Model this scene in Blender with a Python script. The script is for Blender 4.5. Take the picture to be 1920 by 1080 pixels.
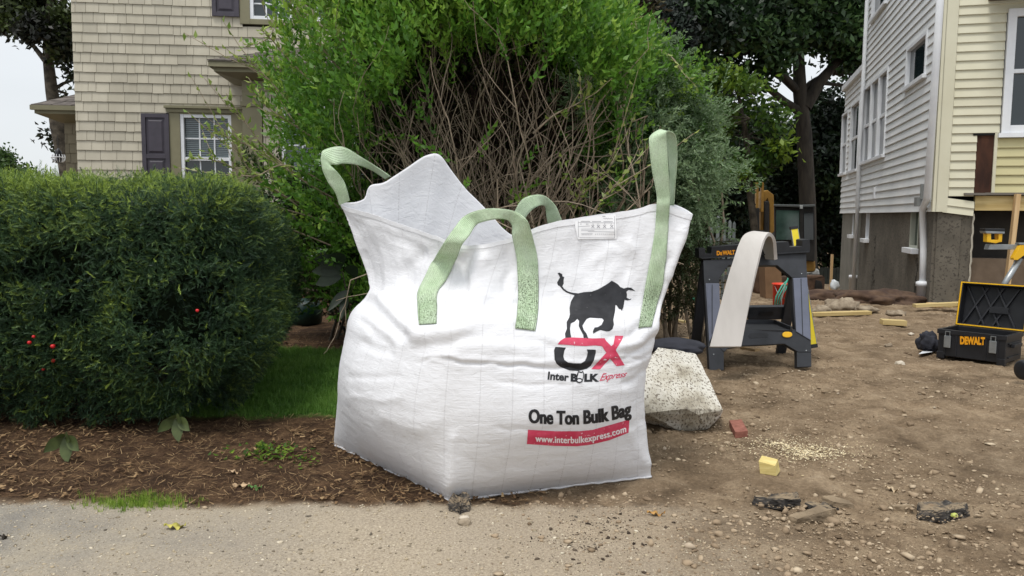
import bpy, bmesh, math, random
import numpy as np
from mathutils import Vector, Matrix
from mathutils.bvhtree import BVHTree
for o in list(bpy.data.objects): bpy.data.objects.remove(o)
sc = bpy.context.scene
COL = sc.collection
random.seed(7); RNG = np.random.default_rng(7)

# ---------------------------------------------------------------- camera
CH, FP = 1.05, 1500.0
PIT, ROL = math.radians(5.3), math.radians(0.5)
Fv = Vector((0, math.cos(PIT), -math.sin(PIT)))
U0 = Vector((0, math.sin(PIT), math.cos(PIT))); R0 = Vector((1, 0, 0))
Rv = R0*math.cos(ROL) + U0*math.sin(ROL); Uv = U0*math.cos(ROL) - R0*math.sin(ROL)
cd = bpy.data.cameras.new('camera'); cam = bpy.data.objects.new('camera', cd); COL.objects.link(cam)
cd.sensor_width = 36; cd.lens = FP/1920*36; cd.clip_start = .05; cd.clip_end = 2000
M4 = Matrix((Rv, Uv, -Fv)).transposed().to_4x4(); M4.translation = (0, 0, CH)
cam.matrix_world = M4
sc.camera = cam
CAM = Vector((0, 0, CH))
# ---------------------------------------------------------------- sky and sun
sc.view_settings.view_transform = 'Standard'; sc.view_settings.look = 'None'
sc.view_settings.exposure = 0.2; sc.view_settings.gamma = 1
SUN_EL, SUN_AZ = math.radians(68), math.radians(212)     # azimuth clockwise from +Y (sun behind-left of the camera)
w = bpy.data.worlds.new('World'); sc.world = w; w.use_nodes = True
nt = w.node_tree; nt.nodes.clear()
def N(t, typ, **k):
    n = t.nodes.new(typ)
    for a, b in k.items():
        setattr(n, a, b)
    return n
out = N(nt, 'ShaderNodeOutputWorld'); bg = N(nt, 'ShaderNodeBackground'); bg.inputs[1].default_value = 0.1
sky = N(nt, 'ShaderNodeTexSky', sky_type='NISHITA', sun_disc=False)
sky.sun_elevation = SUN_EL; sky.sun_rotation = SUN_AZ
tc = N(nt, 'ShaderNodeTexCoord'); sx = N(nt, 'ShaderNodeSeparateXYZ'); nt.links.new(tc.outputs['Generated'], sx.inputs[0])
mr = N(nt, 'ShaderNodeMapRange'); nt.links.new(sx.outputs[2], mr.inputs[0])
mr.inputs[1].default_value = 0; mr.inputs[2].default_value = 1; mr.inputs[3].default_value = 7.4; mr.inputs[4].default_value = 13.5
ns = N(nt, 'ShaderNodeTexNoise'); ns.inputs['Scale'].default_value = 2.2; ns.inputs['Detail'].default_value = 5
mp = N(nt, 'ShaderNodeMapping'); mp.inputs['Scale'].default_value = (1, 1, 3)
nt.links.new(tc.outputs['Generated'], mp.inputs[0]); nt.links.new(mp.outputs[0], ns.inputs[0])
mr2 = N(nt, 'ShaderNodeMapRange'); nt.links.new(ns.outputs[0], mr2.inputs[0]); mr2.inputs[3].default_value = .88; mr2.inputs[4].default_value = 1.12
mu = N(nt, 'ShaderNodeMath', operation='MULTIPLY'); nt.links.new(mr.outputs[0], mu.inputs[0]); nt.links.new(mr2.outputs[0], mu.inputs[1])
cc = N(nt, 'ShaderNodeCombineXYZ')
for i, f in enumerate((.965, 1.0, 1.03)):
    m_ = N(nt, 'ShaderNodeMath', operation='MULTIPLY'); nt.links.new(mu.outputs[0], m_.inputs[0]); m_.inputs[1].default_value = f
    nt.links.new(m_.outputs[0], cc.inputs[i])
mix = N(nt, 'ShaderNodeMix', data_type='RGBA'); mix.inputs[0].default_value = .88
nt.links.new(sky.outputs[0], mix.inputs[6]); nt.links.new(cc.outputs[0], mix.inputs[7])
nt.links.new(mix.outputs[2], bg.inputs[0]); nt.links.new(bg.outputs[0], out.inputs[0])
sl = bpy.data.lights.new('sun', 'SUN'); sl.energy = 1.9; sl.angle = math.radians(18); sl.color = (1, .965, .91)
sun = bpy.data.objects.new('sun', sl); COL.objects.link(sun)
sd = Vector((math.sin(SUN_AZ)*math.cos(SUN_EL), math.cos(SUN_AZ)*math.cos(SUN_EL), math.sin(SUN_EL)))
sun.rotation_euler = sd.to_track_quat('Z', 'Y').to_euler(); sun.location = (0, -3, 8)

# ---------------------------------------------------------------- geometry helpers
def ray(px, py): return Fv + Rv*((px-960)/FP) + Uv*((540-py)/FP)
def at(px, py, Y):
    d = ray(px, py); return CAM + d*(Y/d.y)
def gnd(px, py, z=0.0):
    d = ray(px, py); return CAM + d*((z-CH)/d.z)
def project(P):
    P = np.asarray(P, float) - np.array(CAM)
    zc = P @ np.array(Fv); return 960+FP*(P @ np.array(Rv))/zc, 540-FP*(P @ np.array(Uv))/zc, zc
class Plane:                                     # a vertical wall plane: origin (x,y) and horizontal direction
    def __init__(s, ox, oy, dx, dy):
        l = math.hypot(dx, dy); s.o = Vector((ox, oy, 0)); s.d = Vector((dx/l, dy/l, 0)); s.n = Vector((s.d.y, -s.d.x, 0))
    def sz(s, px, py):
        d = ray(px, py); t = (s.o-CAM).dot(s.n)/d.dot(s.n); p = CAM+d*t
        return (p-s.o).dot(s.d), p.z
    def w(s, a, z, off=0.0): return s.o + s.d*a + s.n*off + Vector((0, 0, z))

def tag(o, label=None, cat=None, group=None, kind=None):
    if label: o['label'] = label
    if cat: o['category'] = cat
    if group: o['group'] = group
    if kind: o['kind'] = kind
    return o
def empty(name, loc, label, cat, group=None, rz=0):
    o = bpy.data.objects.new(name, None); COL.objects.link(o); o.location = loc; o.rotation_euler[2] = rz
    o.empty_display_size = .1
    return tag(o, label, cat, group)
def link(name, me, mat, parent=None, smooth=False):
    o = bpy.data.objects.new(name, me); COL.objects.link(o)
    if mat: me.materials.append(mat)
    if smooth: me.shade_smooth()
    if parent:
        o.parent = parent; o.matrix_parent_inverse = parent_inv(parent)
    return o
def parent_inv(p):
    m = Matrix.LocRotScale(p.location, p.rotation_euler, p.scale)
    q = p
    while q.parent:
        m = q.matrix_parent_inverse @ m
        q = q.parent; m = Matrix.LocRotScale(q.location, q.rotation_euler, q.scale) @ m
    return m.inverted()
class MB:
    def __init__(s): s.v = []; s.f = []; s.t = []
    def add(s, vs, fs, tint=.5):
        b = len(s.v); s.v += [tuple(v) for v in vs]; s.f += [tuple(i+b for i in f) for f in fs]; s.t += [tint]*len(vs)
    def hexa(s, p, tint=.5):                       # 8 corners: 4 bottom ccw, 4 top
        s.add(p, [(3, 2, 1, 0), (4, 5, 6, 7), (0, 1, 5, 4), (1, 2, 6, 5), (2, 3, 7, 6), (3, 0, 4, 7)], tint)
    def obox(s, c, ax, ay, az, tint=.5):           # centre and half-axis vectors
        c, ax, ay, az = map(Vector, (c, ax, ay, az))
        s.hexa([c-ax-ay-az, c+ax-ay-az, c+ax+ay-az, c-ax+ay-az, c-ax-ay+az, c+ax-ay+az, c+ax+ay+az, c-ax+ay+az], tint)
    def box(s, x0, x1, y0, y1, z0, z1, tint=.5):
        s.obox(((x0+x1)/2, (y0+y1)/2, (z0+z1)/2), ((x1-x0)/2, 0, 0), (0, (y1-y0)/2, 0), (0, 0, (z1-z0)/2), tint)
    def wbox(s, P, a0, a1, z0, z1, o0, o1, tint=.5):     # box on a wall plane
        s.hexa([P.w(a0, z0, o1), P.w(a1, z0, o1), P.w(a1, z0, o0), P.w(a0, z0, o0), P.w(a0, z1, o1), P.w(a1, z1, o1), P.w(a1, z1, o0), P.w(a0, z1, o0)], tint)
    def bar(s, a, b, w, h, up=(0, 0, 1), tint=.5):  # rectangular bar from a to b
        a, b = Vector(a), Vector(b); d = (b-a); c = (a+b)/2; dn = d.normalized(); up = Vector(up)
        x = dn.cross(up); x = x.normalized() if x.length > 1e-5 else Vector((1, 0, 0)); y = x.cross(dn)
        s.obox(c, x*w/2, d/2, y*h/2, tint)
    def tube(s, pts, rads, n=8, cap=True, tint=.5):
        pts = [Vector(p) for p in pts]
        if not hasattr(rads, '__len__'): rads = [rads]*len(pts)
        vs = []; fs = []; x = None
        for i, p in enumerate(pts):
            d = (pts[min(i+1, len(pts)-1)]-pts[max(i-1, 0)]).normalized()
            if x is None:
                x = d.cross(Vector((0, 0, 1)));
                if x.length < .05: x = d.cross(Vector((0, 1, 0)))
            x = (x - d*x.dot(d)).normalized(); y = d.cross(x)
            for k in range(n):
                a = 2*math.pi*k/n; vs.append(p+(x*math.cos(a)+y*math.sin(a))*rads[i])
        for i in range(len(pts)-1):
            for k in range(n):
                k2 = (k+1) % n; fs.append((i*n+k, i*n+k2, (i+1)*n+k2, (i+1)*n+k))
        if cap: fs += [tuple(range(n))[::-1], tuple(range((len(pts)-1)*n, len(pts)*n))]
        s.add(vs, fs, tint)
    def lathe(s, c, prof, n=24, axis=(0, 0, 1), tint=.5, cap=True):     # prof: (r, h)
        c = Vector(c); ax = Vector(axis).normalized(); x = ax.orthogonal().normalized(); y = ax.cross(x)
        vs = [c+ax*h+(x*math.cos(2*math.pi*k/n)+y*math.sin(2*math.pi*k/n))*r for r, h in prof for k in range(n)]
        fs = [(i*n+k, i*n+(k+1) % n, (i+1)*n+(k+1) % n, (i+1)*n+k) for i in range(len(prof)-1) for k in range(n)]
        if cap: fs += [tuple(range(n))[::-1], tuple(range((len(prof)-1)*n, len(prof)*n))]
        s.add(vs, fs, tint)
    def prism(s, poly, off, tint=.5):              # polygon (3D points) extruded by a vector
        off = Vector(off); n = len(poly); a = [Vector(p) for p in poly]
        s.add(a+[p+off for p in a], [tuple(range(n)), tuple(range(2*n-1, n-1, -1))]+[(i, i+n, (i+1) % n+n, (i+1) % n) for i in range(n)], tint)
    def build(s, name, mat, parent=None, smooth=False, bevel=0):
        me = bpy.data.meshes.new(name); me.from_pydata(s.v, [], s.f)
        at_ = me.attributes.new('tint', 'FLOAT', 'POINT'); at_.data.foreach_set('value', s.t)
        bm = bmesh.new(); bm.from_mesh(me); bmesh.ops.recalc_face_normals(bm, faces=bm.faces)
        if bevel:
            es = [e for e in bm.edges if len(e.link_faces) == 2 and e.calc_face_angle(0) > .6 and e.calc_length() > bevel*2.2]
            bmesh.ops.bevel(bm, geom=es, offset=bevel, segments=2, affect='EDGES', profile=.6)
        bm.to_mesh(me); bm.free(); me.update()
        return link(name, me, mat, parent, smooth)

def np_mesh(name, V, F, mat, parent=None, tint=None, smooth=False):
    me = bpy.data.meshes.new(name); V = np.ascontiguousarray(V, np.float32); F = np.ascontiguousarray(F, np.int32); k = F.shape[1]
    me.vertices.add(len(V)); me.vertices.foreach_set('co', V.ravel())
    me.loops.add(F.size); me.loops.foreach_set('vertex_index', F.ravel())
    me.polygons.add(len(F)); me.polygons.foreach_set('loop_start', np.arange(0, F.size, k, dtype=np.int32))
    if tint is not None:
        a = me.attributes.new('tint', 'FLOAT', 'POINT'); a.data.foreach_set('value', np.ascontiguousarray(tint, np.float32))
    me.update(calc_edges=True); me.validate()
    return link(name, me, mat, parent, smooth)
def scat_arr(tmpls, P, R, S, C):
    Vs, Fs, Ts = [], [], []; base = 0; n = len(P); which = RNG.integers(0, len(tmpls), n)
    for ti, (tv, tf) in enumerate(tmpls):
        m = np.where(which == ti)[0]
        if not len(m): continue
        v = np.einsum('nij,kj->nki', R[m]*S[m][:, None, None], tv)+P[m][:, None, :]
        Vs.append(v.reshape(-1, 3)); k = len(tv)
        f = tf[None]+(np.arange(len(m))*k)[:, None, None]+base
        Fs.append(f.reshape(-1, tf.shape[1])); Ts.append(np.repeat(C[m], k)+np.tile(RNG.uniform(-.12, .12, k), len(m)))
        base += len(m)*k
    return np.concatenate(Vs), np.concatenate(Fs), np.concatenate(Ts)
def scatter(name, tmpls, P, R, S, C, mat, parent=None, smooth=False):
    V, F, T = scat_arr(tmpls, P, R, S, C)
    return np_mesh(name, V, F, mat, parent, T, smooth)
def frames(D, roll=None):                         # rotation matrices whose z axis points along D
    D = D/np.linalg.norm(D, axis=1, keepdims=True); n = len(D)
    r = RNG.normal(size=(n, 3)); x = np.cross(D, r); x /= np.linalg.norm(x, axis=1, keepdims=True)+1e-9; y = np.cross(D, x)
    return np.stack([x, y, D], axis=2)
def leaf(base, d, side, L, W, fold=.25):
    base, d, side = (np.array(a, float) for a in (base, d, side)); d /= np.linalg.norm(d); side = side-d*side.dot(d); side /= np.linalg.norm(side)+1e-9
    n = np.cross(d, side)
    return [base, base+d*L*.45-side*W/2+n*W*fold, base+d*L-n*L*.12, base+d*L*.45+side*W/2+n*W*fold]
def tmpl(leaves):
    V = np.array([p for l in leaves for p in l]); F = np.arange(len(V)).reshape(-1, 4); return V, F
def rnd3(s=1): return RNG.normal(size=3)*s
# value noise
_perm = RNG.integers(0, 2**31, 4096)
def _h(ix, iy, iz): return (_perm[(ix*73856093 ^ iy*19349663 ^ iz*83492791) & 4095] & 65535)/65535.0
def vnoise(x, y, z=0.0):
    x = np.asarray(x, float); y = np.asarray(y, float)+0*x; z = np.asarray(z, float)+0*x
    ix, iy, iz = (np.floor(a).astype(np.int64) for a in (x, y, z)); fx, fy, fz = x-ix, y-iy, z-iz
    fx, fy, fz = (f*f*(3-2*f) for f in (fx, fy, fz)); r = 0
    for a in (0, 1):
        for b in (0, 1):
            for c in (0, 1):
                r = r+_h(ix+a, iy+b, iz+c)*(fx if a else 1-fx)*(fy if b else 1-fy)*(fz if c else 1-fz)
    return r*2-1
def fbm(x, y, z=0.0, o=4, g=.5):
    r = 0; a = 1; f = 1; t = 0
    for i in range(o):
        r = r+a*vnoise(x*f+i*17.3, y*f+i*9.1, z*f+i*3.7); t += a; a *= g; f *= 2.03
    return r/t
def sstep(a, b, x): t = np.clip((x-a)/(b-a), 0, 1); return t*t*(3-2*t)
def hermite(xs, Y, x):                            # cubic through points, non-uniform
    xs = np.asarray(xs, float); Y = np.asarray(Y, float); x = np.asarray(x, float)
    d = (Y[1:]-Y[:-1])/(xs[1:]-xs[:-1])[:, None]; m = np.zeros_like(Y); m[0] = d[0]; m[-1] = d[-1]
    h = xs[1:]-xs[:-1]; m[1:-1] = (d[:-1]*h[1:, None]+d[1:]*h[:-1, None])/(h[1:]+h[:-1])[:, None]
    i = np.clip(np.searchsorted(xs, x, side='right')-1, 0, len(xs)-2); t = ((x-xs[i])/h[i])[:, None]; H_ = h[i][:, None]
    return (2*t**3-3*t**2+1)*Y[i]+(t**3-2*t**2+t)*H_*m[i]+(-2*t**3+3*t**2)*Y[i+1]+(t**3-t**2)*H_*m[i+1]

# ---------------------------------------------------------------- materials
def srgb(r, g, b): return tuple(((c/255)/12.92 if c/255 <= .04045 else ((c/255+.055)/1.055)**2.4) for c in (r, g, b))+(1,)
def mat(name, c1, c2=None, c3=None, scale=8, rough=.7, bump=0.0, bscale=40, metal=0, spec=.4, tint=0.0, stretch=(1, 1, 1), trans=0.0, detail=5, coat=0, speck=None, spscale=120, spth=.62, rramp=(.35, .65)):
    m = bpy.data.materials.new(name); m.use_nodes = True; t = m.node_tree; t.nodes.clear()
    o = N(t, 'ShaderNodeOutputMaterial'); b = N(t, 'ShaderNodeBsdfPrincipled')
    b.inputs['Roughness'].default_value = rough; b.inputs['Metallic'].default_value = metal; b.inputs['Specular IOR Level'].default_value = spec
    if coat: b.inputs['Coat Weight'].default_value = coat
    tc = N(t, 'ShaderNodeTexCoord'); mp = N(t, 'ShaderNodeMapping'); mp.inputs['Scale'].default_value = stretch
    t.links.new(tc.outputs['Object'], mp.inputs[0])
    src = None
    if c2:
        n = N(t, 'ShaderNodeTexNoise'); n.inputs['Scale'].default_value = scale; n.inputs['Detail'].default_value = detail; n.inputs['Roughness'].default_value = .6
        t.links.new(mp.outputs[0], n.inputs[0]); r = N(t, 'ShaderNodeValToRGB'); t.links.new(n.outputs[0], r.inputs[0])
        r.color_ramp.elements[0].position = rramp[0]; r.color_ramp.elements[1].position = rramp[1]
        r.color_ramp.elements[0].color = c1; r.color_ramp.elements[1].color = c2
        if c3: e = r.color_ramp.elements.new((rramp[0]+rramp[1])/2); e.color = c3
        src = r.outputs[0]
    if speck:
        n = N(t, 'ShaderNodeTexNoise'); n.inputs['Scale'].default_value = spscale; n.inputs['Detail'].default_value = 3; t.links.new(mp.outputs[0], n.inputs[0])
        r = N(t, 'ShaderNodeMapRange'); t.links.new(n.outputs[0], r.inputs[0]); r.inputs[1].default_value = spth; r.inputs[2].default_value = spth+.06
        x = N(t, 'ShaderNodeMix', data_type='RGBA'); t.links.new(r.outputs[0], x.inputs[0]); x.inputs[6].default_value = c1; x.inputs[7].default_value = speck
        if src: t.links.new(src, x.inputs[6])
        src = x.outputs[2]
    if tint:
        a = N(t, 'ShaderNodeAttribute', attribute_name='tint'); r = N(t, 'ShaderNodeMapRange'); t.links.new(a.outputs['Fac'], r.inputs[0])
        r.inputs[3].default_value = 1-tint; r.inputs[4].default_value = 1+tint
        x = N(t, 'ShaderNodeVectorMath', operation='SCALE'); t.links.new(r.outputs[0], x.inputs['Scale'])
        if src: t.links.new(src, x.inputs[0])
        else: x.inputs[0].default_value = c1[:3]
        src = x.outputs[0]
    if src: t.links.new(src, b.inputs['Base Color'])
    else: b.inputs['Base Color'].default_value = c1
    if bump:
        n = N(t, 'ShaderNodeTexNoise'); n.inputs['Scale'].default_value = bscale; n.inputs['Detail'].default_value = 6; n.inputs['Roughness'].default_value = .65
        t.links.new(mp.outputs[0], n.inputs[0]); bp = N(t, 'ShaderNodeBump'); bp.inputs['Strength'].default_value = min(1, bump*10) if bump < .1 else 1
        bp.inputs['Distance'].default_value = bump; t.links.new(n.outputs[0], bp.inputs['Height']); t.links.new(bp.outputs[0], b.inputs['Normal'])
    sh = b.outputs[0]
    if trans:
        tr = N(t, 'ShaderNodeBsdfTranslucent'); mx = N(t, 'ShaderNodeMixShader'); mx.inputs[0].default_value = trans
        if src: t.links.new(src, tr.inputs[0])
        else: tr.inputs[0].default_value = c1
        t.links.new(sh, mx.inputs[1]); t.links.new(tr.outputs[0], mx.inputs[2]); sh = mx.outputs[0]
    t.links.new(sh, o.inputs[0])
    return m
def leafmat(name, dark, mid, light, rough=.45, spec=.4, trans=.3, back=None):   # colour by each leaf's own tint
    m = bpy.data.materials.new(name); m.use_nodes = True; t = m.node_tree; t.nodes.clear()
    o = N(t, 'ShaderNodeOutputMaterial'); b = N(t, 'ShaderNodeBsdfPrincipled'); b.inputs['Roughness'].default_value = rough; b.inputs['Specular IOR Level'].default_value = spec
    a = N(t, 'ShaderNodeAttribute', attribute_name='tint'); r = N(t, 'ShaderNodeValToRGB'); t.links.new(a.outputs['Fac'], r.inputs[0])
    r.color_ramp.elements[0].position = .05; r.color_ramp.elements[0].color = dark; r.color_ramp.elements[1].position = .95; r.color_ramp.elements[1].color = light
    e = r.color_ramp.elements.new(.5); e.color = mid; c = r.outputs[0]
    if back:
        g = N(t, 'ShaderNodeNewGeometry'); x = N(t, 'ShaderNodeMix', data_type='RGBA'); t.links.new(g.outputs['Backfacing'], x.inputs[0]); t.links.new(c, x.inputs[6]); x.inputs[7].default_value = back; c = x.outputs[2]
    t.links.new(c, b.inputs['Base Color']); tr = N(t, 'ShaderNodeBsdfTranslucent'); t.links.new(c, tr.inputs[0])
    mx = N(t, 'ShaderNodeMixShader'); mx.inputs[0].default_value = trans; t.links.new(b.outputs[0], mx.inputs[1]); t.links.new(tr.outputs[0], mx.inputs[2]); t.links.new(mx.outputs[0], o.inputs[0])
    return m
black_pl = mat('black_plastic', (.012, .013, .016, 1), (.02, .021, .024, 1), rough=.45, bump=.0005, bscale=300)
# ================================================================ GROUND
def terr(x, y):
    x = np.asarray(x, float); y = np.asarray(y, float)
    z = -1.05*sstep(9.4, 17, y)*sstep(-3, 2, x) + .012*fbm(x*.9, y*.9, 3.1, 3)*sstep(1, 4, y)
    z = z + .10*sstep(7.5, 9.2, y)*sstep(2.2, 4.5, x)*(1-sstep(9.4, 11, y))*.4
    return z
def zones(x, y):                                   # 0..1 masks: pavement, mulch, lawn
    n1 = fbm(x*3, y*3, 1.0, 4); n2 = fbm(x*9, y*9, 5.0, 3)
    edge = 2.80+.05*n1+.03*n2+.02*np.sin(x*2.2)
    pav = sstep(.05, -.05, y-edge)*sstep(1.25, -.1, x-.35*n1-.1*n2)     # driveway strip, lost under the dirt to the right
    bed = sstep(-.03, .05, y-edge)*sstep(.35, -.25, x+.15*n1-.0-(y-2.8)*.05)
    bed = np.maximum(bed*sstep(13, 11, y), 0)
    lw = sstep(3.98, 4.12, y+.1*n1+.05*n2)*sstep(6.15, 5.95, y+.15*n1)*sstep(-.2, -.34, x+.08*n1)*sstep(-2.2, -2.0, x+.1*n1)
    return pav, bed, lw
def near_h(x, y):                                  # fine relief of the worked soil
    pav, bed, lw = zones(x, y); dirt = 1-np.clip(pav+bed+lw, 0, 1)
    fine = fbm(x*9, y*9, 2.0, 4, .6); clod = np.maximum(0, fbm(x*26, y*26, 8.0, 2)-.15)
    track = np.abs(fbm(x*2.2+.5*y, y*5.5, 4.0, 3))
    return terr(x, y)+dirt*(fine*.022+clod*.03*sstep(-.5, .4, fbm(x*1.7, y*1.7, 9.0, 2))-.02*track)*sstep(1.6, 2.7, y)+dirt*fine*.004+bed*(fine*.012+clod*.02)+pav*fine*.0022
nr, nc = 900, 640
ys = np.concatenate([np.linspace(-5, 1.55, 26)[:-1], 1.55*np.exp(np.linspace(0, 1, nr)**1.12*math.log(420/1.55))])
ss = np.linspace(-1, 1, nc)
yy, s2 = np.meshgrid(ys, ss, indexing='ij')
xx = s2*(1.7+.80*np.abs(yy))+np.sign(s2)*np.maximum(0, np.abs(s2)-.94)**2*(600+60*np.abs(yy))
xx = xx+.15*yy*0
gz = near_h(xx, yy)
# hollows pressed under the bag and around the broken asphalt
def hollow(cx, cy, r, d):
    global gz; gz = gz-d*np.exp(-((xx-cx)**2+(yy-cy)**2)/r**2)
for px, py, r, d in ((1462, 945, .10, .02), (1760, 965, .13, .022), (1540, 975, .1, .012)):
    g_ = gnd(px, py); hollow(g_.x, g_.y, r, d)
V = np.stack([xx, yy, gz], -1).reshape(-1, 3); nrr = len(ys)
ii = (np.arange(nrr-1)[:, None]*nc+np.arange(nc-1)[None]).ravel()
Fq = np.stack([ii, ii+1, ii+nc+1, ii+nc], 1)
pv, bd, lw = zones(V[:, 0], V[:, 1]); du = sstep(-1.9, -.5, V[:, 0]-.5*(V[:, 1]-2.3)+.5*fbm(V[:, 0]*1.7, V[:, 1]*2.5, 2., 4))*.8
fc = V[Fq].mean(1); pf, bf, lf = zones(fc[:, 0], fc[:, 1])
def ground_mat():
    m = bpy.data.materials.new('ground_surface'); m.use_nodes = True; t = m.node_tree; t.nodes.clear(); L = t.links.new
    o = N(t, 'ShaderNodeOutputMaterial'); b = N(t, 'ShaderNodeBsdfPrincipled'); b.inputs['Roughness'].default_value = .95; b.inputs['Specular IOR Level'].default_value = .15; L(b.outputs[0], o.inputs[0])
    g = N(t, 'ShaderNodeTexCoord')
    def noise(sc_, det=6, ro=.62, dist=0):
        n = N(t, 'ShaderNodeTexNoise'); n.inputs['Scale'].default_value = sc_; n.inputs['Detail'].default_value = det; n.inputs['Roughness'].default_value = ro; n.inputs['Distortion'].default_value = dist; L(g.outputs['Object'], n.inputs[0]); return n.outputs[0]
    def ramp(i, *st):
        r = N(t, 'ShaderNodeValToRGB'); L(i, r.inputs[0]); cr = r.color_ramp
        cr.elements[0].position, cr.elements[0].color = st[0]; cr.elements[1].position, cr.elements[1].color = st[-1]
        for p, c in st[1:-1]: e = cr.elements.new(p); e.color = c
        return r.outputs[0]
    def mixc(f, a, b_, mode='MIX'):
        x = N(t, 'ShaderNodeMix', data_type='RGBA', blend_type=mode); 
        if isinstance(f, float): x.inputs[0].default_value = f
        else: L(f, x.inputs[0])
        L(a, x.inputs[6]); L(b_, x.inputs[7]); return x.outputs[2]
    def att(nm): a = N(t, 'ShaderNodeAttribute', attribute_name=nm); return a.outputs['Fac']
    dirt = ramp(noise(4.5, 9, .68, .3), (.28, srgb(110, 95, 78)), (.45, srgb(158, 139, 117)), (.6, srgb(186, 167, 143)), (.75, srgb(208, 191, 168)))
    dirt = mixc(.6, dirt, ramp(noise(60, 6, .75), (.3, srgb(105, 92, 80)), (.5, srgb(188, 178, 162)), (.72, srgb(250, 245, 235))), 'MULTIPLY')
    dirt = mixc(.3, dirt, ramp(noise(1.1, 3), (.35, srgb(120, 110, 95)), (.65, srgb(255, 250, 240))), 'MULTIPLY')
    pave = ramp(noise(2.2, 5, .6, .2), (.32, srgb(138, 135, 131)), (.5, srgb(160, 154, 144)), (.68, srgb(178, 168, 150)))
    pave = mixc(.65, pave, ramp(noise(170, 4, .8), (.3, srgb(95, 92, 88)), (.5, srgb(205, 200, 190)), (.7, srgb(255, 252, 245))), 'MULTIPLY')
    bed = ramp(noise(7, 9, .75, .4), (.3, srgb(50, 38, 30)), (.5, srgb(92, 72, 56)), (.68, srgb(136, 110, 84)))
    bed = mixc(.6, bed, ramp(noise(110, 5, .8), (.3, srgb(80, 70, 60)), (.7, srgb(255, 245, 230))), 'MULTIPLY')
    pave = mixc(att('z_dust'), pave, ramp(noise(120, 6, .75), (.3, srgb(106, 94, 80)), (.5, srgb(160, 146, 126)), (.7, srgb(192, 178, 156))))
    lawn = ramp(noise(9, 6), (.3, srgb(66, 94, 42)), (.7, srgb(102, 138, 62)))
    c = mixc(att('z_pave'), dirt, pave); c = mixc(att('z_bed'), c, bed); c = mixc(att('z_lawn'), c, lawn)
    L(c, b.inputs['Base Color'])
    h1 = noise(55, 8, .7); h2 = noise(260, 4, .7)
    ad = N(t, 'ShaderNodeMath', operation='MULTIPLY_ADD'); L(h2, ad.inputs[0]); ad.inputs[1].default_value = .35; L(h1, ad.inputs[2])
    bp = N(t, 'ShaderNodeBump'); bp.inputs['Strength'].default_value = 1; bp.inputs['Distance'].default_value = .011; L(ad.outputs[0], bp.inputs['Height']); L(bp.outputs[0], b.inputs['Normal'])
    # paved part is smoother
    mm = N(t, 'ShaderNodeMapRange'); L(att('z_pave'), mm.inputs[0]); mm.inputs[3].default_value = .016; mm.inputs[4].default_value = .0035; L(mm.outputs[0], bp.inputs['Distance'])
    return m
GM = ground_mat()
names = {'dirt_ground': ~((pf > .5) | (bf > .5) | (lf > .5)), 'driveway_pavement': (pf > .5) & (lf <= .5), 'planting_bed_soil': (bf > .5) & (pf <= .5) & (lf <= .5), 'lawn_ground': lf > .5}
for nm, msk in names.items():
    F_ = Fq[msk]; used, inv = np.unique(F_, return_inverse=True)
    o = np_mesh(nm, V[used], inv.reshape(F_.shape), GM, smooth=True)
    for an, arr in (('z_pave', pv), ('z_bed', bd), ('z_lawn', lw), ('z_dust', du)):
        a = o.data.attributes.new(an, 'FLOAT', 'POINT'); a.data.foreach_set('value', np.ascontiguousarray(arr[used], np.float32))
    tag(o, kind='structure')
def gz_at(x, y): return float(near_h(np.array([x]), np.array([y]))[0])
def gpt(px, py):                                   # point on the ground seen at a pixel
    p = gnd(px, py); 
    for _ in range(6): p = gnd(px, py, gz_at(p.x, p.y))
    return p

# pebbles, clods and crumbs of soil
def rock_t(seed, sq=.6):
    bm = bmesh.new(); bmesh.ops.create_icosphere(bm, subdivisions=1, radius=1); r = np.random.default_rng(seed)
    for v in bm.verts: v.co *= r.uniform(.45, 1.2)
    v = np.array([tuple(v.co) for v in bm.verts])*np.array([1, r.uniform(.6, 1), sq]); f = np.array([[x.index for x in q.verts] for q in bm.faces]); bm.free(); return v, f
rvec_ = lambda n: RNG.normal(size=(n, 3))
RT = [rock_t(i, .35+.05*i) for i in range(8)]
def ground_scatter(n, xr, yr, cond, smin, smax, power):
    y = yr[0]*np.exp(RNG.uniform(0, 1, n)*math.log(yr[1]/yr[0])); x = RNG.uniform(xr[0], xr[1], n)*(.75*y+.4)
    k = cond(x, y); x, y = x[k], y[k]; s = smin*(1-RNG.uniform(0, 1, len(x))*(1-(smin/smax)**power))**(-1/power)
    return x, y, np.minimum(s, smax)
dirtc = lambda x, y: (lambda z: (1-np.clip(z[0]*.0+z[1]+z[2], 0, 1) > .5) & (z[0] < RNG.uniform(0, 1, len(x))) & (fbm(x*1.9, y*1.9, 6.0, 3) > RNG.uniform(-.6, .35, len(x))))(zones(x, y))
x, y, s = ground_scatter(80000, (-1, 1), (1.7, 13), dirtc, .0035, .028, 2.0); s *= 1
z = near_h(x, y)
a = RNG.uniform(0, 2*math.pi, len(x)); Rz = np.zeros((len(x), 3, 3)); Rz[:, 0, 0] = np.cos(a); Rz[:, 0, 1] = -np.sin(a); Rz[:, 1, 0] = np.sin(a); Rz[:, 1, 1] = np.cos(a); Rz[:, 2, 2] = 1
m_clod = leafmat('soil_crumb', srgb(96, 81, 65), srgb(152, 133, 110), srgb(192, 175, 150), rough=.95, spec=.1, trans=0)
o = scatter('soil_crumbs', RT, np.stack([x, y, z+s*.15], 1), Rz, s, np.clip(RNG.normal(.5, .17, len(x)), 0, 1), m_clod)
tag(o, 'loose crumbs of soil and small pebbles strewn over the brown dirt', 'gravel', kind='stuff')
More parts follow.
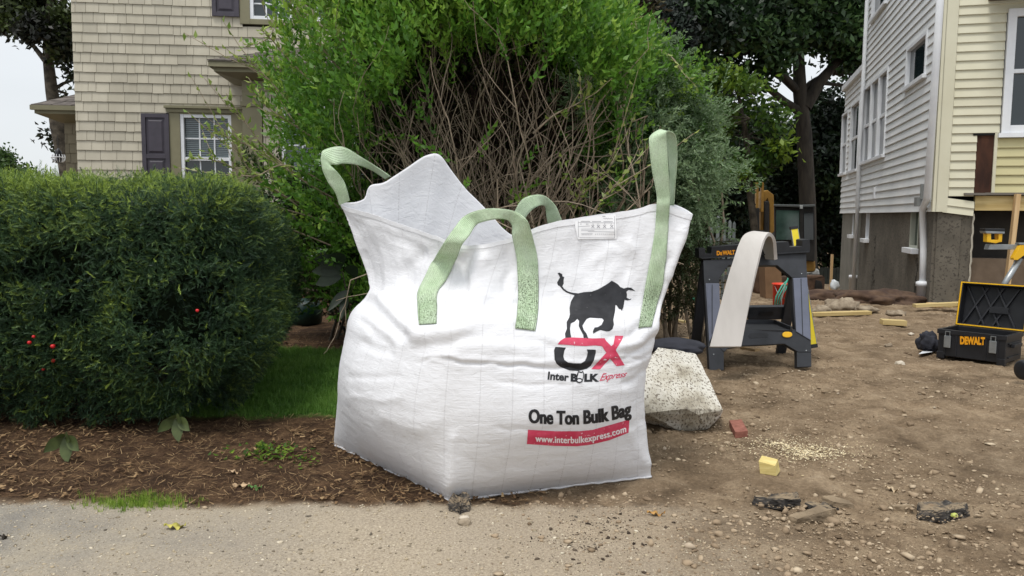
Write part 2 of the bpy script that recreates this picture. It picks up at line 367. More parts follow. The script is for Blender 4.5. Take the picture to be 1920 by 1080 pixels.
# grit on the driveway
x, y, s = ground_scatter(26000, (-1, .35), (1.6, 2.95), lambda x, y: zones(x, y)[0] > .3, .0016, .011, 2.4); z = near_h(x, y); a = RNG.uniform(0, 6.28, len(x))
Rz = np.zeros((len(x), 3, 3)); Rz[:, 0, 0] = np.cos(a); Rz[:, 0, 1] = -np.sin(a); Rz[:, 1, 0] = np.sin(a); Rz[:, 1, 1] = np.cos(a); Rz[:, 2, 2] = 1
m_grit = leafmat('grit', srgb(95, 88, 78), srgb(170, 155, 130), srgb(205, 195, 175), rough=.9, spec=.15, trans=0)
tag(scatter('driveway_grit', RT, np.stack([x, y, z+s*.1], 1), Rz, s, np.clip(RNG.normal(.5, .25, len(x)), 0, 1), m_grit), 'fine sandy grit lying on the grey driveway in front', 'grit', kind='stuff')
# larger pale stones in the dirt
x, y, s = ground_scatter(260, (-.1, 1), (2.2, 9.5), lambda x, y: (zones(x, y)[1] < .3) & (x > .5) & (fbm(x*.8, y*.8, 2.0, 2) > -.25), .010, .034, 2.6); z = near_h(x, y)
a = RNG.uniform(0, 6.28, len(x)); Rz = np.zeros((len(x), 3, 3)); Rz[:, 0, 0] = np.cos(a); Rz[:, 0, 1] = -np.sin(a); Rz[:, 1, 0] = np.sin(a); Rz[:, 1, 1] = np.cos(a); Rz[:, 2, 2] = 1
m_stone = leafmat('stone', srgb(104, 87, 70), srgb(138, 120, 98), srgb(180, 165, 145), rough=.9, spec=.2, trans=0)
tag(scatter('pale_stones', RT, np.stack([x, y, z+s*.12], 1), Rz, s, np.clip(RNG.normal(.5, .3, len(x)), 0, 1), m_stone, smooth=False), 'small pale stones scattered through the rutted dirt', 'stones', kind='stuff')
# dark crumbs of broken asphalt in front of the bag
n = 620; g0 = gpt(1110, 1005); x = g0.x+RNG.normal(0, .12, n); y = g0.y+RNG.normal(0, .12, n)+.35*(x-g0.x); z = near_h(x, y)
tag(scatter('dark_crumbs', RT, np.stack([x, y, z], 1), frames(rvec_(n)), RNG.uniform(.0015, .004, n)*RNG.uniform(.6, 1.4, n)+.008*(RNG.uniform(0, 1, n) > .95), np.clip(RNG.normal(.5, .2, n), 0, 1), leafmat('dark_crumb', srgb(40, 34, 30), srgb(70, 60, 52), srgb(110, 98, 84), rough=.95, spec=.1, trans=0)), 'dark crumbs of broken asphalt and earth spilled in front of the bag', 'crumbs', kind='stuff')
# needle and bark litter on the bed
def litter(n, cond, xr, yr, L, W, cm, name, label, m_, lift=.006):
    y = yr[0]*np.exp(RNG.uniform(0, 1, n)*math.log(yr[1]/yr[0])); x = RNG.uniform(xr[0], xr[1], n); k = cond(x, y); x, y = x[k], y[k]; n = len(x)
    T = [tmpl([[(-.5*l, -w_/2, 0), (.5*l, -w_/2*.6, c), (.5*l, w_/2*.6, c), (-.5*l, w_/2, 0)]]) for l, w_, c in [(L*r, W, RNG.uniform(-.2, .2)*L) for r in (.6, .8, 1, 1.3)]]
    D = np.stack([RNG.normal(0, .25, n), RNG.normal(0, .25, n), np.ones(n)], 1); z = near_h(x, y)
    return tag(scatter(name, T, np.stack([x, y, z+lift+RNG.uniform(0, .008, n)], 1), frames(D), np.ones(n), np.clip(RNG.normal(.5, .25, n), 0, 1), m_), label, 'litter', kind='stuff')
m_lit = leafmat('litter', srgb(62, 46, 34), srgb(112, 88, 64), srgb(170, 144, 108), rough=.9, spec=.1, trans=0)
litter(30000, lambda x, y: (zones(x, y)[1] > .4) & (zones(x, y)[2] < .5), (-4, .3), (2.75, 7), .035, .0022, 0, 'needle_litter', 'brown fallen needles and twigs covering the planting bed', m_lit)
litter(5200, lambda x, y: (zones(x, y)[1] > .3) & (zones(x, y)[2] < .5) & (fbm(x*2, y*2, 4., 2) > -.2), (-2.6, .3), (2.75, 6.8), .022, .011, 0, 'bark_litter', 'bark flakes and dry leaf scraps on the planting bed', m_lit)
# lawn
T = []
for k in range(6):
    bl = []
    for i in range(7):
        a = RNG.uniform(0, 6.28); t_ = RNG.uniform(.1, .7); b0 = np.array([RNG.uniform(-.012, .012), RNG.uniform(-.012, .012), 0]); h = RNG.uniform(.02, .05); w_ = .0035
        d = np.array([math.cos(a)*t_*h, math.sin(a)*t_*h, h]); sd_ = np.array([-math.sin(a), math.cos(a), 0])*w_/2
        bl.append([b0-sd_, b0+d-sd_*.2, b0+d+sd_*.2, b0+sd_])
    T.append(tmpl(bl))
n = 24000; y = RNG.uniform(3.9, 6.3, n); x = RNG.uniform(-2.1, -.1, n); k = zones(x, y)[2] > RNG.uniform(.2, .9, n); x, y = x[k], y[k]; n = len(x)
m_gr = leafmat('grass', srgb(62, 98, 38), srgb(98, 140, 56), srgb(140, 176, 86), trans=.35)
def zrot(a):
    R = np.zeros((len(a), 3, 3)); R[:, 0, 0] = np.cos(a); R[:, 0, 1] = -np.sin(a); R[:, 1, 0] = np.sin(a); R[:, 1, 1] = np.cos(a); R[:, 2, 2] = 1; return R
tag(scatter('lawn_grass', T, np.stack([x, y, near_h(x, y)], 1), zrot(RNG.uniform(0, 6.28, n)), RNG.uniform(.45, .85, n), np.clip(.5+.35*fbm(x*4, y*4, 1., 3)+RNG.normal(0, .12, n), 0, 1), m_gr), 'short bright green lawn grass between the hedge and the bag', 'grass', kind='stuff')
# bright grass tuft at the driveway edge
g_ = gpt(255, 945); n = 420; x = g_.x+RNG.normal(0, .085, n); y = g_.y+RNG.normal(0, .035, n)
m_tuft = leafmat('tuft', srgb(70, 100, 30), srgb(118, 150, 48), srgb(165, 185, 85), trans=.35)
tag(scatter('grass_tuft', T, np.stack([x, y, near_h(x, y)], 1), zrot(RNG.uniform(0, 6.28, n)), RNG.uniform(.3, .62, n), RNG.uniform(.2, .95, n), m_tuft), 'small yellow-green grass tuft at the edge of the driveway', 'grass tuft')
# far grass bank seen beyond the shrubs
# ================================================================ THE BULK BAG
def bagmat():
    m = mat('woven_white', srgb(238, 238, 240), rough=.5, spec=.35); t = m.node_tree; L = t.links.new
    b = next(n for n in t.nodes if n.type == 'BSDF_PRINCIPLED'); o = next(n for n in t.nodes if n.type == 'OUTPUT_MATERIAL')
    uv = N(t, 'ShaderNodeUVMap'); sp = N(t, 'ShaderNodeSeparateXYZ'); L(uv.outputs[0], sp.inputs[0])
    def math_(op, a, b_=None, c=None):
        n = N(t, 'ShaderNodeMath', operation=op)
        for i, v in enumerate((a, b_, c)):
            if v is None: continue
            if isinstance(v, (int, float)): n.inputs[i].default_value = v
            else: L(v, n.inputs[i])
        return n.outputs[0]
    # faint stitched / creased panel lines running down the cloth
    fr = math_('FRACT', math_('MULTIPLY', sp.outputs[0], 8.6)); ln = math_('LESS_THAN', math_('ABSOLUTE', math_('SUBTRACT', fr, .5)), .010)
    dash = math_('LESS_THAN', math_('FRACT', math_('MULTIPLY', sp.outputs[1], 120)), .62)
    def noise(vec, sc_, det=4, ro=.6, st=None, dist=0):
        n = N(t, 'ShaderNodeTexNoise'); n.inputs['Scale'].default_value = sc_; n.inputs['Detail'].default_value = det; n.inputs['Roughness'].default_value = ro; n.inputs['Distortion'].default_value = dist
        if st: mp = N(t, 'ShaderNodeMapping'); mp.inputs['Scale'].default_value = st; L(vec, mp.inputs[0]); L(mp.outputs[0], n.inputs[0])
        else: L(vec, n.inputs[0])
        return n.outputs[0]
    tc = next(n for n in t.nodes if n.type == 'TEX_COORD'); ob = tc.outputs['Object']
    dk = math_('MULTIPLY', math_('MULTIPLY', ln, dash), .22)
    dirt = math_('MULTIPLY', math_('MAXIMUM', math_('SUBTRACT', noise(ob, 3, 6, .7), .52), 0), .35)
    geo = N(t, 'ShaderNodeSeparateXYZ'); L(ob, geo.inputs[0])
    low = N(t, 'ShaderNodeMapRange'); L(geo.outputs[2], low.inputs[0]); low.inputs[1].default_value = .13; low.inputs[2].default_value = 0; low.inputs[3].default_value = 0; low.inputs[4].default_value = .3
    stain = math_('MULTIPLY', low.outputs[0], noise(ob, 14, 6, .7))
    f = math_('ADD', math_('ADD', dk, dirt), stain)
    x = N(t, 'ShaderNodeMix', data_type='RGBA'); L(f, x.inputs[0]); x.inputs[6].default_value = srgb(238, 238, 241); x.inputs[7].default_value = srgb(112, 100, 88)
    L(x.outputs[2], b.inputs['Base Color'])
    # weave: fine weft ridges, some stronger slubs, soft crumple
    h = math_('MULTIPLY', noise(uv.outputs[0], 1, 3, .6, (9, 330, 1)), .0016)
    h = math_('ADD', h, math_('MULTIPLY', noise(uv.outputs[0], 1, 4, .6, (5, 55, 1), .3), .0018))
    h = math_('ADD', h, math_('MULTIPLY', noise(ob, 22, 5, .6, (1, 1, 1.6), .8), .0045))
    h = math_('ADD', h, math_('MULTIPLY', ln, -.0012))
    bp = N(t, 'ShaderNodeBump'); bp.inputs['Strength'].default_value = .8; bp.inputs['Distance'].default_value = 1.0; L(h, bp.inputs['Height']); L(bp.outputs[0], b.inputs['Normal'])
    tr = N(t, 'ShaderNodeBsdfTranslucent'); L(x.outputs[2], tr.inputs[0]); mx = N(t, 'ShaderNodeMixShader'); mx.inputs[0].default_value = .16
    L(b.outputs[0], mx.inputs[1]); L(tr.outputs[0], mx.inputs[2]); L(mx.outputs[0], o.inputs[0])
    return m
BAGM = bagmat()
P_ = lambda px, py, Y: np.array(at(px, py, Y))
# levels: v, then for L, N, R the pixel and depth; face bulge; height of the back
lev = [(0.00, (626, 834, 3.56), (846, 940, 2.85), (1221, 893, 3.12), .00, 0.02),
       (0.06, (629, 800, 3.53), (846, 905, 2.815), (1217, 865, 3.115), .045, .08),
       (0.16, (634, 745, 3.50), (848, 850, 2.79), (1211, 800, 3.11), .10, .2),
       (0.32, (642, 680, 3.48), (851, 770, 2.77), (1208, 730, 3.11), .125, .38),
       (0.45, (650, 628, 3.47), (856, 685, 2.78), (1220, 668, 3.12), .095, .52),
       (0.54, (662, 583, 3.48), (860, 632, 2.79), (1232, 628, 3.13), .075, .61),
       (0.595, (690, 549, 3.48), (863, 610, 2.82), (1236, 603, 3.135), .045, .66),
       (0.66, (689, 528, 3.51), (868, 582, 2.90), (1240, 575, 3.17), .012, .72),
       (0.82, (665, 455, 3.54), (885, 520, 3.00), (1264, 490, 3.19), -.012, .86)]
B0 = np.array([-.03, 3.86])
rim = [(0, 645, 380, 3.48), (1, 690, 399, 3.36), (2, 770, 426, 3.19), (3, 832, 449, 3.05), (3.5, 862, 459, 2.98), (4, 905, 459, 2.95), (4.5, 960, 447, 2.97), (5, 1005, 427, 3.00), (6, 1095, 406, 3.06), (7, 1190, 394, 3.11), (7.6, 1245, 384, 3.13), (8, 1298, 402, 3.16),
       (8.4, 1266, 384, 3.27), (9, 1215, 400, 3.40), (10, 1150, 418, 3.55), (11, 1085, 425, 3.72), (12, 1015, 432, 3.85), (12.6, 960, 440, 3.86), (13.2, 905, 386, 3.82), (13.7, 868, 348, 3.78), (14.0, 845, 316, 3.74), (14.2, 827, 292, 3.70), (14.45, 803, 291, 3.67), (14.8, 762, 316, 3.62), (15.1, 724, 340, 3.59), (15.5, 690, 353, 3.565), (15.65, 684, 372, 3.55), (15.8, 668, 379, 3.53)]
def ring(L_, N_, R_, bulge, zb, v):
    L3, N3, R3 = P_(*L_), P_(*N_), P_(*R_); cen = (L3+N3+R3)/3; cen[1] += .2
    B3 = np.array([B0[0], B0[1], zb]); pts = [L3, N3, R3, B3]; us = []; out = []
    for i in range(4):
        a, b = pts[i], pts[(i+1) % 4]; d = b-a; n = np.array([d[1], -d[0], 0]); n /= np.linalg.norm(n)
        if n.dot((a+b)/2-cen) < 0: n = -n
        for k, (t, g) in enumerate(((0, 0), (.07, .34), (.25, .78), (.5, 1), (.75, .78), (.93, .34))):
            us.append(i*4+t*4); q = a+d*t+n*bulge*g
            out.append(q)
    return np.array(us), np.array(out)
NU, NV = 560, 190
ug = np.linspace(0, 16, NU, endpoint=False); rows = []; vs_ = []
def per(us, P, x):
    us = np.concatenate([us[-3:]-16, us, us[:4]+16]); P = np.concatenate([P[-3:], P, P[:4]]); return hermite(us, P, x)
for v, L_, N_, R_, bu, zb in lev:
    us, P = ring(L_, N_, R_, bu, zb, v); rows.append(per(us, P, ug)); vs_.append(v)
rp = np.array([P_(r[1], r[2], r[3]+.08*float(sstep(8.6, 8.0, r[0]))) for r in rim]); rows.append(per(np.array([r[0] for r in rim], float), rp, ug)); vs_.append(1.0)
rows = np.array(rows); vg = np.linspace(0, 1, NV)
G = hermite(np.array(vs_), rows.reshape(len(vs_), -1), vg).reshape(NV, NU, 3)
U2, V2 = np.meshgrid(ug, vg)
def gnormals(G):
    du = np.roll(G, -1, 1)-np.roll(G, 1, 1); dv = np.gradient(G, axis=0); n = np.cross(du, dv); return n/(np.linalg.norm(n, axis=2, keepdims=True)+1e-9)
NG = gnormals(G)
cen = G.mean((0, 1)); flip = np.sign(((G-cen)*NG)[:, :, :2].sum(2).mean()); NG = NG*flip
# --- folds, each a ridge (+) or valley (-) along a line over the cloth
def seg_d(px, py, pl):
    best = np.full(px.shape, 1e9); par = np.zeros(px.shape); side = np.zeros(px.shape); tot = sum(math.dist(pl[i], pl[i+1]) for i in range(len(pl)-1)); acc = 0
    for i in range(len(pl)-1):
        (x0, y0), (x1, y1) = pl[i], pl[i+1]; l = math.dist(pl[i], pl[i+1]); dx, dy = (x1-x0)/l, (y1-y0)/l
        t = np.clip((px-x0)*dx+(py-y0)*dy, 0, l); d = np.hypot(px-x0-dx*t, py-y0-dy*t); m = d < best
        best = np.where(m, d, best); par = np.where(m, (acc+t)/tot, par); side = np.where(m, -(px-x0)*dy+(py-y0)*dx, side); acc += l
    return best, par, side
gx, gy, _ = project(G.reshape(-1, 3)); gx = gx.reshape(NV, NU); gy = gy.reshape(NV, NU)
front = sstep(-.2, .25, U2)*sstep(8.3, 7.95, U2)
folds = [  # (polyline, half width px, amplitude mm, asym)
    ([(668, 560), (700, 572), (735, 605), (768, 640)], 11, -16, 0), ([(690, 552), (725, 575), (760, 612), (800, 628)], 13, 14, 0),
    ([(664, 595), (690, 612), (722, 640), (738, 660)], 8, -7, 0), ([(672, 640), (705, 650), (740, 668)], 9, -5, 0),
    ([(765, 640), (830, 622), (900, 605), (960, 598), (1000, 604)], 13, 13, 0), ([(766, 655), (840, 640), (920, 628), (1010, 640), (1080, 655)], 13, -9, 0),
    ([(770, 676), (850, 675), (960, 685), (1080, 690), (1200, 672), (1232, 655)], 3.5, -6, 0), ([(770, 668), (850, 667), (960, 676), (1080, 682), (1200, 664), (1230, 648)], 6, 5, 0),
    ([(690, 560), (665, 540), (662, 500)], 10, 5, 0), ([(760, 540), (772, 500), (800, 462)], 11, -13, 0), ([(735, 560), (745, 500), (760, 450)], 22, 8, 0),
    ([(870, 470), (868, 520), (875, 560)], 12, -12, 0), ([(905, 470), (912, 520), (905, 570)], 20, 10, 0), ([(945, 455), (950, 500), (948, 570)], 9, -7, 0),
    ([(860, 572), (905, 580), (950, 572), (985, 560)], 9, -9, 0), ([(858, 586), (920, 602), (975, 592)], 10, 8, 0), ([(830, 560), (845, 585), (838, 612)], 9, -6, 0),
    ([(1020, 470), (1070, 520), (1120, 548), (1190, 560)], 24, 7, 0), ([(1015, 520), (1060, 590), (1045, 640)], 14, -5, 0),
    ([(1150, 430), (1165, 480), (1190, 520)], 16, -8, 0), ([(1100, 500), (1150, 470), (1200, 462)], 14, 6, 0), ([(1180, 440), (1185, 500), (1178, 560)], 7, 4, 0),
    ([(1238, 540), (1215, 600), (1180, 628), (1120, 636)], 11, -9, 0), ([(1236, 600), (1200, 640), (1150, 655)], 9, 8, 0), ([(1232, 626), (1200, 655), (1165, 668)], 6, -6, 0), ([(1224, 690), (1195, 712), (1160, 722)], 7, -5, 0), ([(1226, 660), (1198, 682), (1170, 692)], 6, 4, 0),
    ([(1262, 470), (1240, 520), (1225, 580)], 9, -10, 0), ([(1285, 420), (1270, 470), (1250, 530)], 10, 7, 0),
    ([(660, 400), (720, 415), (790, 440), (830, 460)], 6, -4, 0), ([(665, 430), (720, 450), (780, 500)], 18, 7, 0), ([(668, 470), (700, 520), (712, 560)], 14, -7, 0),
    ([(640, 700), (700, 706), (760, 702)], 7, -3, 0), ([(645, 740), (720, 752), (770, 745)], 8, 3, 0), ([(930, 715), (1000, 722), (1080, 722)], 4, -3.5, 0), ([(920, 800), (990, 806), (1060, 803)], 5, -3, 0), ([(1060, 720), (1130, 735), (1200, 728)], 9, 3, 0),
    ([(846, 935), (846, 890), (850, 800)], 10, 6, 0), ([(700, 780), (780, 800), (830, 790)], 14, 4, 0), ([(860, 860), (920, 880), (1000, 870)], 12, -3, 0),
    ([(1225, 880), (1195, 850), (1180, 800)], 12, 5, 0), ([(1212, 800), (1190, 760), (1185, 700)], 9, -4, 0)]
disp = np.zeros((NV, NU))
for pl, wd, am, _a in folds:
    jx = gx+6*vnoise(gx/28, gy/28, wd); jy = gy+6*vnoise(gx/28, gy/28, wd+5.5)
    d, t, s_ = seg_d(jx, jy, pl); disp += 1.15*am*.001*np.exp(-(d/wd)**2)*np.clip(np.minimum(t, 1-t)*7, 0, 1)*front
q = np.cumsum(np.linalg.norm(np.diff(G[NV//2], axis=0, prepend=G[NV//2][-1:]), axis=1)); A, Vm = np.meshgrid(q, vg*1.05)
loose = sstep(.5, .72, vg)[:, None]
cr = 1-np.abs(fbm(A*5, Vm*4.2+.6*fbm(A*3, Vm*3, 1, 2), 3.0, 3))*2
disp += loose*(.016*fbm(A*3.5, Vm*2.6, 7.0, 3)+.0042*cr+.0020*fbm(A*22, Vm*13, 5., 3)) + (1-loose)*(.0045*fbm(A*4, Vm*7, 2., 3)+.0010*(1-np.abs(fbm(A*4, Vm*30, 4., 3))*2))
pin = sstep(0, .05, vg)[:, None]*(1-.75*sstep(.93, 1, vg))[:, None]
G = G+NG*(disp*pin)[:, :, None]; NG = gnormals(G)*flip
# a soft uneven hem
G[:, :, 2] += (sstep(.9, 1, vg)[:, None]*.004*fbm(A*14, Vm*3, 9., 3))
bag = empty('bulk_bag', (-.03, 3.3, 0), 'big white woven one-ton bag printed with a black bull, filled and sagging open', 'bulk bag')
idx = np.arange(NV*NU).reshape(NV, NU); a = idx[:-1]; b = np.roll(idx, -1, 1)[:-1]; c = np.roll(idx, -1, 1)[1:]; d = idx[1:]
BF = np.stack([a, b, c, d], -1).reshape(-1, 4)
if flip < 0: BF = BF[:, ::-1]
body = np_mesh('bag_cloth', G.reshape(-1, 3), BF, BAGM, bag, smooth=True)
uvl = body.data.uv_layers.new(name='UVMap'); UVv = np.stack([A.ravel(), Vm.ravel()], 1)
li = np.zeros(len(body.data.loops), np.int32); body.data.loops.foreach_get('vertex_index', li); uvc = UVv[li]
qd = uvc.reshape(-1, 4, 2); wrap = (qd[:, :, 0].max(1)-qd[:, :, 0].min(1)) > 1; s_ = qd[:, :, 0] > 1; qd[:, :, 0] = np.where(wrap[:, None] & s_, qd[:, :, 0]-q[-1], qd[:, :, 0]); uvl.data.foreach_set('uv', qd.reshape(-1).astype(np.float32))
sm = body.modifiers.new('thick', 'SOLIDIFY'); sm.thickness = .002; sm.offset = -1
# BVH of the front half only, for laying straps and print onto the cloth
cm_ = (np.arange(NU) < NU*8.05/16); fm = cm_[(BF % NU)].all(1); BT = BVHTree.FromPolygons([tuple(p) for p in G.reshape(-1, 3)], [tuple(int(i) for i in f) for f in BF[fm]])
def on_bag(px, py, off=.0015):
    d = ray(px, py).normalized(); h, n, i, ds = BT.ray_cast(CAM, d)
    if h is None:
        h, n, i, ds = BT.find_nearest(CAM+d*3.1)
    if n.dot(d) > 0: n = -n
    return h+n*off
# seams
mb = MB(); us = np.linspace(0, 8, 140); col_i = (us/16*NU).astype(int) % NU
mb.tube([Vector(G[0, i])+Vector((0, -.004, .003+.003*float(vnoise(k*.35, 1.0)))) for k, i in enumerate(col_i)], .0045, 5); mb.build('bottom_seam', BAGM, bag, True)
hem_v = []; hn = np.arange(0, NU, 2)
mb = MB()
hv = []
for i in list(hn)+[0]:
    for o_, dz in ((.0008, .0012), (.0022, -.022), (-.0022, -.022), (-.0008, .0012)): hv.append(Vector(G[-1, i])+Vector(NG[-2, i])*o_+Vector((0, 0, dz)) if dz > 0 else Vector(G[-5, i])+Vector(NG[-5, i])*o_)
k = len(hn)+1; mb.add(hv, [(i*4+j, i*4+(j+1) % 4, (i+1)*4+(j+1) % 4, (i+1)*4+j) for i in range(k-1) for j in range(4)]); hem = mb.build('rim_hem', BAGM, bag, False)
# straps
def strapmat():
    m = mat('webbing_green', srgb(188, 211, 174), srgb(206, 224, 194), scale=14, rough=.8, spec=.2); t = m.node_tree; L = t.links.new
    b = next(n for n in t.nodes if n.type == 'BSDF_PRINCIPLED'); src = b.inputs['Base Color'].links[0].from_socket
    uv = N(t, 'ShaderNodeUVMap'); mp = N(t, 'ShaderNodeMapping'); L(uv.outputs[0], mp.inputs[0]); mp.inputs['Rotation'].default_value = (0, 0, .5); mp.inputs['Scale'].default_value = (260, 620, 1)
    v = N(t, 'ShaderNodeTexVoronoi'); v.inputs['Scale'].default_value = 1; L(mp.outputs[0], v.inputs[0])
    r = N(t, 'ShaderNodeMapRange'); L(v.outputs['Distance'], r.inputs[0]); r.inputs[1].default_value = .42; r.inputs[2].default_value = .75
    a = N(t, 'ShaderNodeAttribute', attribute_name='tint'); mm = N(t, 'ShaderNodeMath', operation='MULTIPLY'); L(r.outputs[0], mm.inputs[0]); L(a.outputs['Fac'], mm.inputs[1])
    x = N(t, 'ShaderNodeMix', data_type='RGBA'); L(mm.outputs[0], x.inputs[0]); L(src, x.inputs[6]); x.inputs[7].default_value = srgb(60, 74, 46); L(x.outputs[2], b.inputs['Base Color'])
    w_ = N(t, 'ShaderNodeTexWave'); w_.inputs['Scale'].default_value = 90; w_.inputs['Distortion'].default_value = 2; L(uv.outputs[0], w_.inputs[0])
    bp = N(t, 'ShaderNodeBump'); bp.inputs['Distance'].default_value = .0015; bp.inputs['Strength'].default_value = .7; ri = N(t, 'ShaderNodeMath', operation='ADD'); sv = N(t, 'ShaderNodeSeparateXYZ'); L(uv.outputs[0], sv.inputs[0]); s1 = N(t, 'ShaderNodeMath', operation='MULTIPLY'); L(sv.outputs[1], s1.inputs[0]); s1.inputs[1].default_value = 900; s2 = N(t, 'ShaderNodeMath', operation='SINE'); L(s1.outputs[0], s2.inputs[0]); L(s2.outputs[0], ri.inputs[0]); L(v.outputs['Distance'], ri.inputs[1]); L(ri.outputs[0], bp.inputs['Height']); L(bp.outputs[0], b.inputs['Normal'])
    return m
STM = strapmat()
def strap(st, label=None, nsub=90, ends=(1, 1)):
    # st: ((lx,ly),(rx,ry),depth or None for sewn down[, depth of right edge])
    n = len(st); px = np.array([[*s[0], *s[1]] for s in st], float); dep = []
    for s in st:
        if s[2] is None: dep.append((on_bag(*s[0], .005).y, on_bag(*s[1], .005).y))
        else: k_ = .075 if s[2] < 3.3 else 0; dep.append((s[2]+k_, (s[3] if len(s) > 3 else s[2])+k_))
    dep = np.array(dep); tt = np.linspace(0, n-1, nsub); I = hermite(np.arange(n), np.concatenate([px, dep], 1), tt); NW = 7; V = []; T = []; UV = []; ln = 0; prev = None
    sewn = [s[2] is None for s in st]
    for k in range(nsub):
        i = min(int(tt[k]), n-2); both = sewn[i] and sewn[i+1]; a_ = I[k]; row = []
        for j in range(NW):
            f = j/(NW-1); x = a_[0]*(1-f)+a_[2]*f; y = a_[1]*(1-f)+a_[3]*f
            p = on_bag(x, y, .0045) if both else at(x, y, a_[4]*(1-f)+a_[5]*f)
            row.append(np.array(p))
        row = np.array(row)
        if prev is not None: ln += np.linalg.norm(row[3]-prev[3])
        prev = row; V.append(row); UV += [(ln, j*.0125) for j in range(NW)]
        e = (max(0, min(1, 2.4-tt[k])) if ends[0] else 0)+(max(0, min(1, tt[k]-(n-4.2))) if ends[1] else 0); T += [.25+.75*e]*NW
    V = np.array(V)
    V[1:-1] = V[1:-1]*.5+(V[:-2]+V[2:])*.25; V[1:-1, :, 1] += .0015*vnoise(np.arange(nsub-2)[:, None]*.35, np.arange(NW)[None]*.8, len(st))
    idx = np.arange(nsub*NW).reshape(nsub, NW); F = np.stack([idx[:-1, :-1], idx[:-1, 1:], idx[1:, 1:], idx[1:, :-1]], -1).reshape(-1, 4)
    o = np_mesh('lifting_strap', V.reshape(-1, 3), F, STM, bag, np.array(T), False)
    u = o.data.uv_layers.new(name='UVMap'); li = np.zeros(len(o.data.loops), np.int32); o.data.loops.foreach_get('vertex_index', li); u.data.foreach_set('uv', np.array(UV, np.float32)[li].ravel())
    s_ = o.modifiers.new('thick', 'SOLIDIFY'); s_.thickness = .0028; s_.offset = 0
    if label: o['label'] = label
    return o
strap([((786, 610), (819, 608), None), ((784, 580), (820, 579), None), ((784, 551), (821, 549), None), ((797, 522), (838, 524), None), ((812, 490), (856, 486), None), ((828, 462), (866, 460), 2.92, 2.88), ((850, 430), (881, 440), 2.90, 2.88), ((872, 404), (893, 422), 2.94), ((906, 392), (910, 415), 2.92), ((938, 391), (934, 411), 2.92), ((966, 397), (952, 413), 2.92, 2.94),
       ((986, 411), (960, 424), 2.90, 2.95), ((995, 430), (960, 442), 2.925, 2.95), ((1003, 462), (965, 466), None), ((1008, 492), (969, 493), None), ((1009, 545), (971, 548), None), ((1008, 590), (969, 588), None), ((1003, 621), (965, 616), None)], 'front corner loop arching over the sagging rim', 160)
strap([((1196, 616), (1221, 613), None), ((1203, 575), (1232, 572), None), ((1209, 538), (1243, 535), None), ((1216, 500), (1247, 500), None), ((1223, 462), (1250, 463), None), ((1229, 420), (1253, 420), None), ((1231, 385), (1256, 386), 3.10), ((1231, 364), (1257, 366), 3.10), ((1222, 317), (1254, 320), 3.08), ((1217, 270), (1251, 268), 3.07), ((1220, 254), (1250, 247), 3.09, 3.06), ((1240, 243), (1262, 249), 3.13, 3.10), ((1250, 262), (1268, 262), 3.16, 3.13), ((1254, 300), (1270, 298), 3.18, 3.15), ((1256, 345), (1266, 345), 3.20, 3.17), ((1252, 385), (1264, 385), 3.22, 3.21)], 'tall upright loop at the right corner', 130, (1, 0))
strap([((960, 412), (985, 430), 3.80), ((965, 396), (984, 412), 3.80), ((979, 374), (995, 396), 3.79), ((1003, 365), (1008, 387), 3.79), ((1022, 368), (1019, 385), 3.80, 3.83), ((1040, 384), (1023, 392), 3.82, 3.88), ((1049, 402), (1025, 408), 3.84, 3.9), ((1058, 425), (1029, 430), 3.86, 3.92)], 'small rear loop curling up behind the rim', 70, (0, 0))
strap([((636, 385), (656, 376), 3.53), ((629, 362), (652, 360), 3.51), ((614, 340), (645, 340), 3.49, 3.5), ((604, 316), (630, 320), 3.48), ((602, 294), (620, 310), 3.48, 3.5), ((608, 281), (632, 309), 3.50), ((642, 275), (645, 307), 3.55), ((677, 294), (672, 310), 3.60), ((708, 314), (701, 322), 3.64, 3.66), ((733, 331), (722, 336), 3.66, 3.67)], 'left corner loop standing open', 90, (0, 0))
# ---- print
red_ink = mat('red_ink', srgb(196, 52, 84), srgb(208, 78, 104), scale=30, rough=.55, speck=srgb(226, 190, 200), spscale=90, spth=.66)
blk_ink = mat('black_ink', srgb(22, 22, 26), srgb(40, 40, 44), scale=25, rough=.5, speck=srgb(120, 120, 122), spscale=110, spth=.70)
wht_ink = mat('white_ink', srgb(240, 232, 236), rough=.5)
def drape(bm, mp, name, m, off=.0012, step=4.0, parent=bag):
    # bm holds flat polygons already placed in photo pixels (x, y); cut fine, then lay on the cloth
    bmesh.ops.triangulate(bm, faces=bm.faces)
    xs = [v.co.x for v in bm.verts]; y2 = [v.co.y for v in bm.verts]
    for ax, lo, hi in ((0, min(xs), max(xs)), (1, min(y2), max(y2))):
        k = math.ceil(lo/step)*step
        while k < hi:
            co = Vector((k, 0, 0)) if ax == 0 else Vector((0, k, 0)); no = Vector((1, 0, 0)) if ax == 0 else Vector((0, 1, 0))
            bmesh.ops.bisect_plane(bm, geom=bm.verts[:]+bm.edges[:]+bm.faces[:], plane_co=co, plane_no=no, dist=1e-5); k += step
    for v in bm.verts: v.co = mp(v.co.x, v.co.y, off)
    for f in bm.faces:
        f.normal_update()
        if f.normal.dot(f.calc_center_median()-CAM) > 0: f.normal_flip()
    me = bpy.data.meshes.new(name); bm.to_mesh(me); bm.free(); o = link(name, me, m, parent); me.shade_smooth()
    return o
def poly_bm(polys):
    bm = bmesh.new()
    from mathutils.geometry import tessellate_polygon
    for p in polys:
        vs = [bm.verts.new((x, y, 0)) for x, y in p]
        for t in tessellate_polygon([[Vector((x, y, 0)) for x, y in p]]):
            try: bm.faces.new([vs[i] for i in t])
            except ValueError: pass
    return bm
